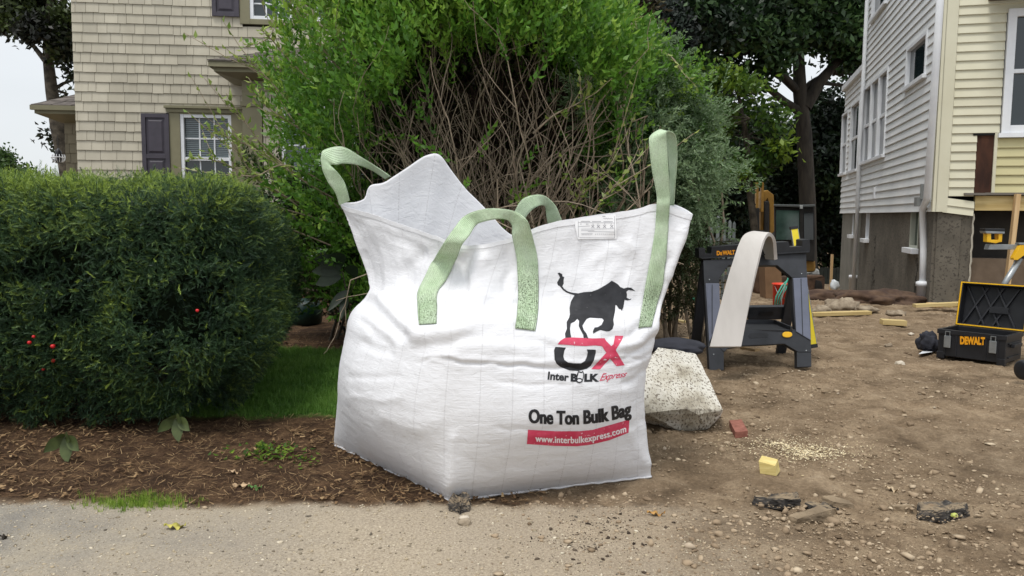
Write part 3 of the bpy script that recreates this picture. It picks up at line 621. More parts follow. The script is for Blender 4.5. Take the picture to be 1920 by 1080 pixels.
def text_bm(txt, bold=0.0, shear=0.0, spacing=1.0):
    cu = bpy.data.curves.new('t', 'FONT'); cu.body = txt; cu.offset = bold; cu.shear = shear; cu.space_character = spacing; cu.resolution_u = 4
    o = bpy.data.objects.new('t', cu); COL.objects.link(o); bpy.context.view_layer.update(); dg = bpy.context.evaluated_depsgraph_get()
    me = bpy.data.meshes.new_from_object(o.evaluated_get(dg)); bm = bmesh.new(); bm.from_mesh(me); bpy.data.objects.remove(o); bpy.data.meshes.remove(me)
    bmesh.ops.remove_doubles(bm, verts=bm.verts, dist=1e-5); return bm
def text_quad(txt, quad, bold=.0, shear=0, sag=0, spacing=1.0, cap=.70, trace=None):
    # quad: baseline-left, baseline-right, top-right, top-left in pixels (top = cap height)
    bm = text_bm(txt, bold, shear, spacing); xs = [v.co.x for v in bm.verts]; x0, x1 = min(xs), max(xs); a, b_, c, d_ = [np.array(p, float) for p in quad]
    for v in bm.verts:
        u = (v.co.x-x0)/(x1-x0); t = v.co.y/cap; p = (a*(1-u)+b_*u)*(1-t)+(d_*(1-u)+c*u)*t; v.co.x = p[0]; v.co.y = p[1]+sag*4*u*(1-u)
    return bm
T4 = lambda x, y: (1000+x/2.918, 480+y/2.918)
bull = [(245, 205), (275, 198), (320, 195), (355, 182), (385, 165), (412, 148), (428, 135), (448, 146), (462, 155), (475, 170), (495, 178), (515, 172), (535, 174), (558, 193), (538, 188), (520, 186), (508, 196), (512, 210), (510, 228), (525, 236), (538, 232), (530, 240), (512, 243), (498, 240), (495, 262), (492, 280), (484, 302), (478, 292), (468, 290), (455, 270), (448, 268), (447, 300), (440, 335), (437, 350), (440, 375), (432, 400), (415, 412), (395, 412), (378, 408), (365, 405), (345, 415), (328, 425), (325, 412), (335, 392), (352, 390), (372, 378), (385, 352), (375, 342), (340, 340), (310, 338), (292, 345), (280, 362), (268, 382), (275, 405), (290, 425), (300, 452), (275, 450), (272, 430), (262, 412), (248, 385), (250, 355), (240, 345), (225, 360), (205, 370), (200, 400), (203, 425), (207, 447), (175, 448), (173, 425), (183, 400), (182, 362), (195, 340), (200, 320), (198, 285), (205, 250), (215, 232), (225, 214), (200, 207), (180, 199), (160, 184), (146, 166), (134, 160), (130, 145), (138, 130), (145, 118), (140, 105), (132, 94), (142, 91), (157, 99), (160, 112), (169, 116), (165, 130), (166, 150), (158, 165), (168, 180), (185, 192), (208, 200)]
drape(poly_bm([[T4(*p) for p in bull]]), on_bag, 'bull_print', blk_ink)
T7 = lambda x, y: (1010+x/9.817, 620+y/9.817)
ub = [(305, 298), (500, 312), (470, 370), (452, 470), (470, 540), (540, 585), (640, 600), (780, 600), (850, 560), (885, 480), (900, 400), (885, 345), (1048, 350), (1048, 400), (1015, 540), (960, 640), (880, 705), (720, 745), (560, 730), (420, 680), (330, 610), (290, 530), (283, 360)]
drape(poly_bm([[T7(*p) for p in ub]]), on_bag, 'round_letter_print', blk_ink)
ob_ = [(345, 250), (400, 185), (470, 140), (600, 126), (760, 132), (1000, 145), (1210, 140), (1238, 190), (1335, 285), (1375, 250), (1405, 92), (1558, 95), (1520, 190), (1415, 355), (1578, 635), (1428, 655), (1310, 510), (1130, 712), (965, 710), (1243, 405), (1160, 285), (1040, 272), (870, 283), (700, 278), (540, 262), (420, 255)]
drape(poly_bm([[T7(*p) for p in ob_]]), on_bag, 'cross_letter_print', red_ink)
drape(text_quad('Inter', (T7(160, 895), T7(550, 925), T7(560, 790), T7(175, 755)), .035, spacing=1.0), on_bag, 'lettering', blk_ink, step=3)
drape(text_quad('B', (T7(585, 925), T7(715, 935), T7(715, 800), T7(590, 795)), .06), on_bag, 'lettering', blk_ink, step=3)
drape(text_quad('LK', (T7(835, 932), T7(1110, 930), T7(1115, 800), T7(840, 800)), .06, spacing=.95), on_bag, 'lettering', blk_ink, step=3)
def ring_poly(cx, cy, rx, ry, w_, n=18, a0=0, a1=2*math.pi):
    out = []
    for i in range(n):
        p, q_ = a0+(a1-a0)*i/n, a0+(a1-a0)*(i+1)/n
        out.append([T7(cx+rx*math.cos(p), cy+ry*math.sin(p)), T7(cx+rx*math.cos(q_), cy+ry*math.sin(q_)), T7(cx+(rx-w_)*math.cos(q_), cy+(ry-w_)*math.sin(q_)), T7(cx+(rx-w_)*math.cos(p), cy+(ry-w_)*math.sin(p))])
    return out
# small outlined bull head standing in for a letter: horns, cheeks and a muzzle ring, on a white ground
drape(poly_bm([[T7(*p) for p in ((715, 765), (745, 750), (800, 752), (822, 765), (826, 850), (815, 930), (780, 962), (715, 962), (690, 930), (700, 850))]]), on_bag, 'emblem_ground', BAGM, off=.0017, step=3)
drape(poly_bm([[T7(*p) for p in ((690, 835), (712, 770), (735, 742), (748, 752), (730, 780), (712, 845), (706, 900), (692, 890))], [T7(*p) for p in ((790, 752), (812, 748), (828, 790), (826, 850), (812, 905), (800, 898), (812, 845), (814, 800))], [T7(*p) for p in ((735, 755), (800, 765), (790, 785), (742, 778))]]+ring_poly(745, 918, 62, 46, 22)), on_bag, 'emblem_print', blk_ink, off=.0023, step=3)
drape(text_quad('Express', (T7(1118, 925), T7(1600, 845), T7(1645, 735), T7(1150, 790)), .012, .3, spacing=.98, sag=0), on_bag, 'lettering', red_ink, step=3)
T3 = lambda x, y: (600+x/2.842, 600+y/2.842)
def curved(txt, base, hgt, bold, cap=.70, spacing=1.0, shear=0):   # baseline through several pixel points
    bm = text_bm(txt, bold, shear, spacing); xs = [v.co.x for v in bm.verts]; x0, x1 = min(xs), max(xs); b_ = np.array(base, float); tt = np.linspace(0, 1, len(b_))
    U_ = np.array([(v.co.x-x0)/(x1-x0) for v in bm.verts]); Pb = hermite(tt, b_, U_); Pe = hermite(tt, b_, np.clip(U_+.01, 0, 1))-hermite(tt, b_, np.clip(U_-.01, 0, 1))
    for v, p, e, u in zip(bm.verts, Pb, Pe, U_):
        sl_ = e[1]/max(e[0], 1e-6); h = v.co.y/cap*hgt; v.co.x = p[0]+h*sl_*.25; v.co.y = p[1]-h
    return bm
drape(curved('One Ton Bulk Bag', [T3(1110, 545), T3(1245, 553), T3(1380, 553), T3(1520, 538), T3(1655, 505)], 24.5, .028, spacing=1.0), on_bag, 'lettering', blk_ink, step=3)
drape(curved('One Ton Bulk Bag', [(x+1.5, y) for x, y in [T3(1110, 545), T3(1245, 553), T3(1380, 553), T3(1520, 538), T3(1655, 505)]], 24.8, .028, spacing=1.0), on_bag, 'lettering', blk_ink, off=.0015, step=3)
ban = [T3(*p) for p in ((1108, 584), (1250, 592), (1380, 592), (1450, 585), (1520, 566), (1648, 530), (1643, 600), (1540, 640), (1450, 662), (1370, 672), (1250, 670), (1102, 660))]
drape(poly_bm([[ban[0], ban[1], ban[10], ban[11]], [ban[1], ban[2], ban[9], ban[10]], [ban[2], ban[3], ban[8], ban[9]], [ban[3], ban[4], ban[7], ban[8]], [ban[4], ban[5], ban[6], ban[7]]]), on_bag, 'banner_print', red_ink)
drape(curved('www.interbulkexpress.com', [T3(1146, 645), T3(1265, 652), T3(1385, 652), T3(1505, 630), T3(1628, 595)], 12, .012, spacing=1.06), on_bag, 'lettering', wht_ink, off=.0026, step=3)
drape(curved('www.interbulkexpress.com', [(x+.7, y) for x, y in [T3(1146, 645), T3(1265, 652), T3(1385, 652), T3(1505, 630), T3(1628, 595)]], 12.2, .012, spacing=1.06), on_bag, 'lettering', wht_ink, off=.0029, step=3)
# document pouch with its faint printed form
T2 = lambda x, y: (1060+x/15.425, 390+y/15.425)
pouch_m = mat('paper_white', srgb(244, 244, 246), rough=.25, spec=.5); form = mat('grey_print', srgb(150, 150, 156), rough=.6)
drape(poly_bm([[T2(*p) for p in ((275, 385), (700, 260), (1450, 180), (1480, 890), (900, 895), (350, 900), (275, 560))]]), on_bag, 'label_pouch', pouch_m, off=.0035, step=5)
fl = []
def ln_(x0, y0, x1, y1, w_=9):
    dx, dy = x1-x0, y1-y0; l = math.hypot(dx, dy); nx, ny = -dy/l*w_/2, dx/l*w_/2; fl.append([T2(x0+nx, y0+ny), T2(x1+nx, y1+ny), T2(x1-nx, y1-ny), T2(x0-nx, y0-ny)])
for l_ in ((360, 370, 370, 850), (1412, 240, 1418, 870), (365, 420, 1412, 436), (365, 540, 700, 520), (440, 655, 830, 652), (440, 745, 780, 735), (395, 855, 1420, 862), (440, 612, 1400, 600), (640, 680, 1410, 690)): ln_(*l_)
for i in range(9): ln_(440+i*30, 388, 460+i*30, 388, 20)
for i in range(8): ln_(770+i*32, 392, 792+i*32, 392, 18)
for i in range(8): ln_(1095+i*34, 300+(i % 2)*14, 1118+i*34, 300+(i % 2)*14, 16); ln_(1095+i*34, 398, 1120+i*34, 398, 20)
for i in range(4): ln_(1065+i*22, 248, 1080+i*22, 248, 24)
for x in (440, 600, 640, 790, 935, 1130, 1320): ln_(x, 450, x, 490, 14)
for cx in (785, 945, 1125, 1335): ln_(cx-42, 490, cx+42, 578, 14); ln_(cx+42, 490, cx-42, 578, 14)
for i in range(10): ln_(850+i*60, 740, 868+i*60, 775, 12)
for i in range(7): ln_(460+i*46, 775, 488+i*46, 770, 14)
drape(poly_bm(fl), on_bag, 'form_print', form, off=.0042, step=8)
# ================================================================ HOUSES
m_shing = mat('shingle_paint', srgb(170, 163, 145), srgb(186, 179, 161), scale=3, rough=.75, bump=.0012, bscale=60, tint=.09, stretch=(1, 1, .3))
m_trim = mat('olive_trim', srgb(122, 117, 92), srgb(131, 126, 100), scale=5, rough=.6, bump=.0004)
m_shut = mat('shutter_paint', srgb(62, 58, 66), srgb(72, 67, 76), scale=6, rough=.5)
m_white = mat('white_vinyl', srgb(222, 224, 228), srgb(232, 234, 236), scale=6, rough=.4)
m_glass = mat('window_glass', srgb(34, 44, 48), rough=.05, spec=.8)
m_blind = mat('blinds', srgb(128, 140, 144), rough=.6)
m_roof = mat('roof_shingle', srgb(82, 76, 72), srgb(112, 104, 98), scale=9, rough=.9, bump=.004, bscale=70, tint=.15)
m_found = mat('old_stucco', srgb(88, 83, 74), srgb(114, 108, 97), c3=srgb(101, 95, 85), scale=1.9, rough=.95, bump=.012, bscale=34, detail=9, speck=srgb(72, 67, 60), spscale=38, spth=.56)
m_found2 = mat('smooth_concrete', srgb(118, 116, 108), srgb(140, 137, 128), scale=2, rough=.9, bump=.002)
m_grey = mat('white_siding', srgb(210, 212, 212), srgb(224, 225, 224), scale=1.4, rough=.6, bump=.0006, bscale=30, tint=.03)
m_yel = mat('cream_siding', srgb(200, 195, 170), srgb(211, 207, 184), scale=1.4, rough=.6, bump=.0006, bscale=30, tint=.04)
m_yel2 = mat('old_yellow_siding', srgb(184, 176, 132), srgb(196, 188, 144), scale=1.4, rough=.6, bump=.0006, bscale=30, tint=.04)
m_dark = mat('dark_gap', srgb(22, 22, 22), rough=.9)
m_sheath = mat('old_sheathing', srgb(48, 27, 18), srgb(84, 52, 36), scale=6, rough=.9, bump=.004, bscale=20, stretch=(1, 1, .3))
m_lumber = mat('new_lumber', srgb(176, 152, 98), srgb(205, 184, 132), scale=5, rough=.75, bump=.001, stretch=(.3, .3, 4), detail=7)
m_lumber2 = mat('pine_lumber', srgb(190, 154, 108), srgb(214, 184, 140), scale=5, rough=.75, bump=.001, stretch=(4, 4, .4), detail=7)

LH = Plane(at(146, 310, 10.8).x, 10.8, 1, .11)
hL = empty('shingled_house', LH.w(0, 0), 'beige shingled two-storey house with dark shutters behind the clipped hedge', 'house')
def shingles(mb, P, a0, a1, z0, z1, ex=.127, hole=lambda a, z: False, wave=True):
    z = z0; r = 0
    while z < z1:
        a = a0-RNG.uniform(0, .1)
        while a < a1:
            w_ = RNG.uniform(.08, .22); b = min(a+w_, a1); aa = max(a, a0)
            if b-aa > .02 and not hole((aa+b)/2, z+ex/2):
                zz = z+RNG.uniform(-.004, .004); t = RNG.uniform(0, 1); g = .0023
                # tapered shingle: thick butt at the bottom, thin at the top
                mb.hexa([P.w(aa+g, zz, .022), P.w(b-g, zz, .022), P.w(b-g, zz, .0), P.w(aa+g, zz, .0), P.w(aa+g, zz+ex+.012, .006), P.w(b-g, zz+ex+.012, .006), P.w(b-g, zz+ex+.012, 0), P.w(aa+g, zz+ex+.012, 0)], t)
            a = b
        z += ex; r += 1
sL = LH.sz(1136, 200)[0]
def pz(px, py): return LH.sz(px, py)
# openings, from the photograph
w1 = (pz(337, 214), pz(435, 340)); c1 = (pz(322, 200), pz(452, 350))
def opening(px0, py0, px1, py1):
    a0, z1 = pz(px0, py0); a1, _ = pz(px1, py0); _, z0 = pz(px0, py1); return a0, a1, z0, z1
A1 = opening(338, 214, 434, 380); U1 = opening(467, -75, 549, 36); U2_ = opening(590, -72, 700, 40)
casing1 = (A1[0]-.14, A1[1]+.17, A1[2]-.1, A1[3]+.07); casingU = (U1[0]-.13, U2_[1]+.13, U1[2]-.07, U1[3]+.1)
def hole(a, z): return any(c[0] < a < c[1] and c[2] < z < c[3] for c in (casing1, casingU))
mb = MB(); shingles(mb, LH, 0, sL, -.2, 6.0, .128, hole)
mb.build('shingle_wall', m_shing, hL)
mb = MB(); mb.wbox(LH, 0.01, sL-.01, -1, 6.0, -6.5, -.12); mb.build('wall_core', mat('wall_shade', srgb(96, 91, 76), rough=.9), hL)
# side return of the left corner: shingles on the gable
LS = Plane(LH.w(0, 0).x, LH.w(0, 0).y, LH.n.x, LH.n.y)
def window(parent, P, a0, a1, z0, z1, cols, rows_, off=.0, casing=None, blinds=True, label=None, fw=.045, split=True):
    if casing:
        mb = MB(); c = casing; mb.wbox(P, c[0], a0, c[2], c[3], off-.02, off+.032); mb.wbox(P, a1, c[1], c[2], c[3], off-.02, off+.032); mb.wbox(P, a0, a1, z1, c[3], off-.02, off+.030); mb.wbox(P, a0, a1, c[2], z0, off-.02, off+.030)
        mb.wbox(P, c[0]-.05, c[1]+.05, c[3], c[3]+.035, off-.02, off+.085); mb.wbox(P, c[0]-.03, c[1]+.03, c[3]-.05, c[3]-.0, off+.033, off+.055); mb.build('window_casing', m_trim, parent, bevel=.004)
    mb = MB(); f = fw
    mb.wbox(P, a0, a0+f, z0, z1, off-.05, off+.02); mb.wbox(P, a1-f, a1, z0, z1, off-.05, off+.02); mb.wbox(P, a0+f, a1-f, z1-f, z1, off-.05, off+.018); mb.wbox(P, a0+f, a1-f, z0, z0+f, off-.05, off+.018)
    zm = (z0+z1)/2
    if split: mb.wbox(P, a0+f, a1-f, zm-.022, zm+.022, off-.05, off+.008)
    fr = mb.build('window', m_white, parent, bevel=.003)
    if label: fr['label'] = label
    mb = MB(); mb.wbox(P, a0+f, a1-f, z0+f, z1-f, off-.045, off-.040); mb.build('pane', m_glass, fr)
    if cols > 1 or rows_ > 1:
        mb = MB()
        for h0, h1 in (((zm, z1-f), (z0+f, zm)) if split else ((z0+f, z1-f),)):
            for i in range(1, cols): a = a0+f+(a1-a0-2*f)*i/cols; mb.wbox(P, a-.009, a+.009, h0, h1, off-.039, off-.028)
            for j in range(1, rows_): z = h0+(h1-h0)*j/rows_; mb.wbox(P, a0+f, a1-f, z-.009, z+.009, off-.0385, off-.0275)
        mb.build('muntin_grid', m_white, fr)
    if blinds:
        mb = MB(); z = zm+.03
        while z < z1-f: mb.wbox(P, a0+f+.01, a1-f-.01, z, z+.009, off-.0400+.0005, off-.0392); z += .026
        mb.build('blind', m_blind, fr)
    return fr
window(hL, LH, *A1[:2], A1[2], A1[3], 3, 2, .0, casing1, label='lower front window half hidden by the shrub shoots')
window(hL, LH, *U1[:2], U1[2], U1[3], 3, 2, .0, (casingU[0], (U1[1]+U2_[0])/2, casingU[2], casingU[3]))
window(hL, LH, *U2_[:2], U2_[2], U2_[3], 3, 2, .0, ((U1[1]+U2_[0])/2+.001, casingU[1], casingU[2], casingU[3]))
def shutter(px0, py0, px1, py1):
    a0, a1, z0, z1 = opening(px0, py0, px1, py1); mb = MB(); r = .055; o0, o1 = .018, .05
    mb.wbox(LH, a0, a0+r, z0, z1, o0, o1); mb.wbox(LH, a1-r, a1, z0, z1, o0, o1); hm = (z0+z1)/2+.1
    for z in (z0, hm-.03, z1-r): mb.wbox(LH, a0+r, a1-r, z, z+r, o0, o1-.001)
    mb.wbox(LH, a0+r, a1-r, z0+r, z1-r, o0, o0+.012)
    for q0, q1 in ((z0+r, hm-.03), (hm-.03+r, z1-r)): mb.hexa([LH.w(a0+r+.02, q0+.02, o0+.013), LH.w(a1-r-.02, q0+.02, o0+.013), LH.w(a1-r-.02, q1-.02, o0+.013), LH.w(a0+r+.02, q1-.02, o0+.013), LH.w(a0+r+.045, q0+.045, o1-.006), LH.w(a1-r-.045, q0+.045, o1-.006), LH.w(a1-r-.045, q1-.045, o1-.006), LH.w(a0+r+.045, q1-.045, o1-.006)])
    mb.build('shutter', m_shut, hL, bevel=.003)
shutter(266, 213, 318, 400); shutter(396, -90, 447, 31)
# porch: projecting bay with a low hip roof
PO = .75; pa0 = pz(462, 200)[0]+.12; pa1 = pa0+2.6; zE = LH.sz(462, 165)[1]-.02
PF = Plane(LH.w(0, 0, PO).x, LH.w(0, 0, PO).y, LH.d.x, LH.d.y)
mb = MB(); mb.wbox(PF, pa0+.02, pa1-.02, -.5, zE, -PO+.03, -.12); mb.build('porch_core', mat('porch_shade', srgb(110, 104, 84), rough=.9), hL)
mb = MB(); wa = pa0+.44; shingles(mb, PF, pa0+.24, wa, -.3, zE-.12, .128); mb.build('shingle_wall', m_shing, hL)
PS = Plane(PF.w(pa0, 0).x, PF.w(pa0, 0).y, -LH.n.x, -LH.n.y)
mb = MB(); mb.wbox(PF, pa0-.01, pa0+.23, -.5, zE, -.2, .02); mb.wbox(PF, pa0-.03, pa0+.25, zE-.32, zE-.26, -.2, .04); mb.wbox(PF, pa0-.01, pa1, zE-.14, zE, -.3, .022)
mb.wbox(PF, pa0+.0, pa0+.05, -.5, zE, -PO, -.2); mb.build('porch_column', m_trim, hL, bevel=.004)
window(hL, PF, wa+.03, wa+.75, .45, zE-.28, 3, 2, 0, (wa, wa+.80, .35, zE-.22), label='porch window behind the shrub'); window(hL, PF, wa+.9, wa+1.6, .45, zE-.28, 3, 2, 0, (wa+.85, wa+1.65, .35, zE-.22))
ev = .28; e0, e1 = pa0-ev, pa1+ev; z_e = zE+.06
mb = MB()
mb.wbox(PF, e0, e1, z_e, z_e+.10, ev-.03, ev); mb.wbox(PF, e0-.04, e1+.04, z_e+.05, z_e+.12, ev, ev+.06)       # fascia and gutter
mb.wbox(PF, e0, e0+.03, z_e, z_e+.10, -PO, ev-.031); mb.wbox(PF, e0-.05, e0, z_e+.05, z_e+.12, -PO, ev+.059)
mb.add([PF.w(e0, z_e, ev-.03), PF.w(e1, z_e, ev-.03), PF.w(pa1, zE, .0), PF.w(pa0, zE, 0), PF.w(e0, z_e, -PO), PF.w(pa0, zE, -PO)], [(0, 1, 2, 3), (0, 3, 5, 4)])
mb.build('porch_eave', m_trim, hL)
mb = MB(); rid = .42; zt = z_e+.12; hp = [PF.w(e0-.06, zt, ev+.07), PF.w(e1+.06, zt, ev+.07), PF.w(e1-1.0, zt+rid, -PO+.02), PF.w(e0+1.0, zt+rid, -PO+.02), PF.w(e0-.06, zt, -PO)]
def roofcourses(mb, a, b, c, d, n=9, t=.012):          # a,b eave; c,d ridge
    for i in range(n):
        f0, f1 = i/n, (i+1.15)/n; p0, p1 = a.lerp(d, f0), b.lerp(c, f0); q1, q0 = b.lerp(c, min(1, f1)), a.lerp(d, min(1, f1)); m = max(1, int((p1-p0).length/.28))
        for k in range(m):
            s0, s1 = k/m+.004, (k+1)/m-.004; up = Vector((0, 0, t)); v = [p0.lerp(p1, s0), p0.lerp(p1, s1), q0.lerp(q1, s1), q0.lerp(q1, s0)]
            mb.hexa([v[0], v[1], v[2]-up*.3, v[3]-up*.3, v[0]+up, v[1]+up, v[2], v[3]], RNG.uniform(0, 1))
roofcourses(mb, hp[0], hp[1], hp[2], hp[3]); roofcourses(mb, hp[4], hp[0], hp[3], hp[3]); mb.add([h-Vector((0, 0, .012)) for h in hp], [(0, 1, 2, 3), (0, 3, 4)]); mb.build('porch_roof', m_roof, hL)
# low wing at the left rear
WP = Plane(LH.w(-.45, 0, -2.2).x, LH.w(-.45, 0, -2.2).y, LH.d.x, LH.d.y)
a0w, _ = WP.sz(122, 260); _, zw = WP.sz(122, 232)
mb = MB(); shingles(mb, WP, a0w, 1.5, -.3, zw, .15); mb.build('wing_wall', mat('wing_shingle', srgb(118, 110, 90), srgb(130, 121, 100), scale=3, rough=.8, tint=.1), hL)
mb = MB(); mb.wbox(WP, a0w+.02, 1.5, -.5, zw, -3, -.01); mb.build('wing_core', m_trim, hL)
ae, ze = WP.sz(88, 216); mb = MB(); mb.wbox(WP, ae, 1.5, ze-.02, ze+.08, .38, .41); mb.wbox(WP, ae-.04, 1.5, ze+.03, ze+.10, .41, .47); mb.add([WP.w(ae, ze-.02, .38), WP.w(1.5, ze-.02, .38), WP.w(1.5, zw, 0), WP.w(a0w, zw, 0), WP.w(ae, ze-.02, -3), WP.w(a0w, zw, -3)], [(0, 1, 2, 3), (0, 3, 5, 4)]); mb.build('wing_eave', m_trim, hL)
mb = MB(); roofcourses(mb, WP.w(ae-.03, ze+.10, .47), WP.w(1.5, ze+.10, .47), WP.w(1.5, ze+.62, -.8), WP.w(ae+.85, ze+.62, -.8), 6); mb.add([WP.w(ae-.03, ze+.105, -3), WP.w(ae-.03, ze+.105, .47), WP.w(ae+.85, ze+.63, -.8), WP.w(ae+.85, ze+.63, -2.2)], [(0, 1, 2, 3)]); mb.build('wing_roof', m_roof, hL)
mb = MB(); mb.wbox(LH, -.35, sL+.3, 6.0, 6.15, -6.8, .35); mb.add([LH.w(-.35, 6.15, .35), LH.w(sL+.3, 6.15, .35), LH.w(sL+.3, 8.2, -3.2), LH.w(-.35, 8.2, -3.2), LH.w(-.35, 6.15, -6.8), LH.w(sL+.3, 6.15, -6.8)], [(0, 1, 2, 3), (3, 2, 5, 4), (0, 3, 4), (1, 5, 2)]); mb.build('roof', m_roof, hL)

# ---------------------------------------------------------------- right house
cx_, cy_ = at(1752, 400, 9.35).x, 9.35
RS = Plane(cx_, cy_, .267, 1.0)                    # side wall, running away; its normal must face the camera side
RS.n = -RS.n if RS.n.dot(CAM-RS.o) < 0 else RS.n
RF = Plane(cx_, cy_, 1.0, -.267)
RF.n = -RF.n if RF.n.dot(CAM-RF.o) < 0 else RF.n
hR = empty('sided_house', (cx_, cy_, 0), 'tall house with white side siding, cream front siding and exposed stucco foundation, under repair', 'house')
def siding(mb, P, a0, a1, z0, z1, ex=.1016, holes=(), proud=.021, drop=0.0):
    z = z0
    while z < z1-.01:
        segs = [(a0, a1)]; zt = min(z+ex, z1)
        for h in holes:
            if h[2] < z+ex*.5 < h[3]:
                ns_ = []
                for s0, s1 in segs:
                    if h[1] <= s0 or h[0] >= s1: ns_.append((s0, s1))
                    else:
                        if h[0] > s0: ns_.append((s0, h[0]))
                        if h[1] < s1: ns_.append((h[1], s1))
                segs = ns_
        for s0, s1 in segs:
            t = RNG.uniform(.2, .8); n = 1
            o1, o2 = proud, .002
            A_ = lambda a, zz, o: P.w(a, zz, o)
            # profile: butt lip, lower face, slight dutch-lap step
            pr = [(0, 0), (0, o1), (.004, o1+.0015), (.4*ex, o1*.72), (ex+.006, o2), (ex+.006, 0)]
            v = [A_(s, z+q, o) for s in (s0, s1) for q, o in pr]; k = len(pr)
            mb.add(v, [(i, (i+1) % k, (i+1) % k+k, i+k) for i in range(k)]+[tuple(range(k)), tuple(range(2*k-1, k-1, -1))], t)
        z += ex
def oS(px0, py0, px1, py1):                        # opening on the side wall (px0 far, px1 near)
    a1, z1 = RS.sz(px0, py0); a0, _ = RS.sz(px1, py1); _, z0 = RS.sz(px0, py1); return min(a0, a1), max(a0, a1), z0, z1
z_b = RS.sz(1700, 398)[1]; tE = RS.sz(1617, 300)[0]; tF = RS.sz(1577, 380)[0]; zExt = RS.sz(1585, 172)[1]
zTop = 6.4
def op2(pxf, pyft, pyfb, pxn):                     # far-edge x with its top and bottom rows, near-edge x
    af, zt = RS.sz(pxf, pyft); _, zb = RS.sz(pxf, pyfb); an, _ = RS.sz(pxn, 300); return an, af, zb, zt
W_small = op2(1704, 91, 163, 1730)
W3 = op2(1624, 165, 303, 1660)
Wx1 = op2(1599, 197, 320, 1610); Wx2 = op2(1582, 215, 325, 1589)
W_up = op2(1641, -60, 33, 1650)
hs = [tuple((w_[0], w_[1], w_[2], w_[3])) for w_ in (W_small, W3, Wx1, Wx2, W_up)]
mb = MB(); siding(mb, RS, .05, tE, z_b, zTop, .112, hs); siding(mb, RS, tE+.04, tF, z_b, zExt, .112, hs); mb.build('side_siding', m_grey, hR)
mb = MB()
mb.hexa([RS.w(.14, z_b+.005, -.05), RS.w(tE, z_b+.005, -.05), RS.w(tE, z_b+.005, -7), RS.w(.14, z_b+.005, -7), RS.w(.14, zTop, -.05), RS.w(tE, zTop, -.05), RS.w(tE, zTop, -7), RS.w(.14, zTop, -7)])
mb.hexa([RS.w(tE+.001, z_b+.005, -.05), RS.w(tF, z_b+.005, -.05), RS.w(tF, z_b+.005, -5), RS.w(tE+.001, z_b+.005, -5), RS.w(tE+.001, zExt, -.05), RS.w(tF, zExt, -.05), RS.w(tF, zExt, -5), RS.w(tE+.001, zExt, -5)])
mb.build('wall_core', m_dark, hR)
mb = MB(); mb.hexa([RS.w(tE+.0, zExt, .08), RS.w(tF+.1, zExt, .08), RS.w(tF+.1, zExt, -5), RS.w(tE, zExt, -5), RS.w(tE, zExt+.1, .08), RS.w(tF+.1, zExt+.1, .08), RS.w(tF+.1, zExt+.1, -5), RS.w(tE, zExt+.1, -5)]); mb.build('rear_wing_roof_edge', m_white, hR)
mb = MB(); mb.wbox(RF, -.1, 7, zTop, zTop+.15, -8.5, .3); mb.build('roof_edge', m_white, hR)
def win_side(w_, n=1, label=None):
    an, af, zb, zt = w_; mb = MB(); f = .05; o1 = .035
    mb.wbox(RS, an, an+f, zb, zt, -.03, o1); mb.wbox(RS, af-f, af, zb, zt, -.03, o1); mb.wbox(RS, an+f, af-f, zt-f, zt, -.03, o1-.001); mb.wbox(RS, an-.03, af+.03, zb-.05, zb, -.03, o1+.03)
    for i in range(1, n): a = an+(af-an)*i/n; mb.wbox(RS, a-.05, a+.05, zb, zt-f, -.03, o1-.002)
    zm = zb+(zt-zb)*.48
    if n > 1 or zt-zb > 1: mb.wbox(RS, an+f, af-f, zm-.025, zm+.025, -.03, .004)
    fr = mb.build('window', m_white, hR, bevel=.003)
    if label: fr['label'] = label
    mb = MB(); mb.wbox(RS, an+f, af-f, zb, zt-f, -.028, -.02); mb.build('pane', m_glass, fr)
    return fr
fr = win_side(W_small, 1, 'small window high on the white side wall'); fr = win_side(W3, 3, 'row of three joined tall windows'); win_side(Wx1); win_side(Wx2); win_side(W_up)
# foundation
ft = -1.4
bw = [op2(1703, 402, 464, 1724), op2(1621, 400, 447, 1632), op2(1596, 399, 440, 1603)]
def found_wall(mb, P, a0, a1, z0, z1, holes, off, thick=.25):
    xs = sorted({a0, a1, *[v for h in holes for v in h[:2] if a0 < v < a1]})
    for s0, s1 in zip(xs, xs[1:]):
        hh = [h for h in holes if h[0] <= (s0+s1)/2 <= h[1]]
        if hh: mb.wbox(P, s0, s1, z0, hh[0][2], off-thick, off)
        else: mb.wbox(P, s0, s1, z0, z1, off-thick, off)
mb = MB(); found_wall(mb, RS, .30*0, tE+.05, ft, z_b+.004, bw, -.035); mb.build('stucco_foundation', m_found, hR)
mb = MB(); found_wall(mb, RS, tE+.051, tF-.05, ft, z_b+.004, bw, -.035); mb.build('smooth_foundation', m_found2, hR)
m_green = mat('green_glass', srgb(24, 48, 38), rough=.1, spec=.7)
for i, h in enumerate(bw):
    mb = MB(); f = .03; mb.wbox(RS, h[0], h[0]+f, h[2], z_b-.002, -.12, -.03); mb.wbox(RS, h[1]-f, h[1], h[2], z_b-.002, -.12, -.03); mb.wbox(RS, h[0]+f, h[1]-f, h[2], h[2]+f, -.12, -.031); fr = mb.build('basement_window', m_white if i else mat('weathered_frame', srgb(168, 170, 156), rough=.7), hR)
    mb = MB(); mb.wbox(RS, h[0]+f, h[1]-f, h[2]+f, z_b-.003, -.1, -.09); mb.build('pane', m_green if i == 0 else m_glass, fr)
    mb = MB(); mb.wbox(RS, h[0]-.05, h[1]+.05, h[2]-.07, h[2]-.001, -.1, .05); mb.build('sill', m_white, fr, bevel=.006)
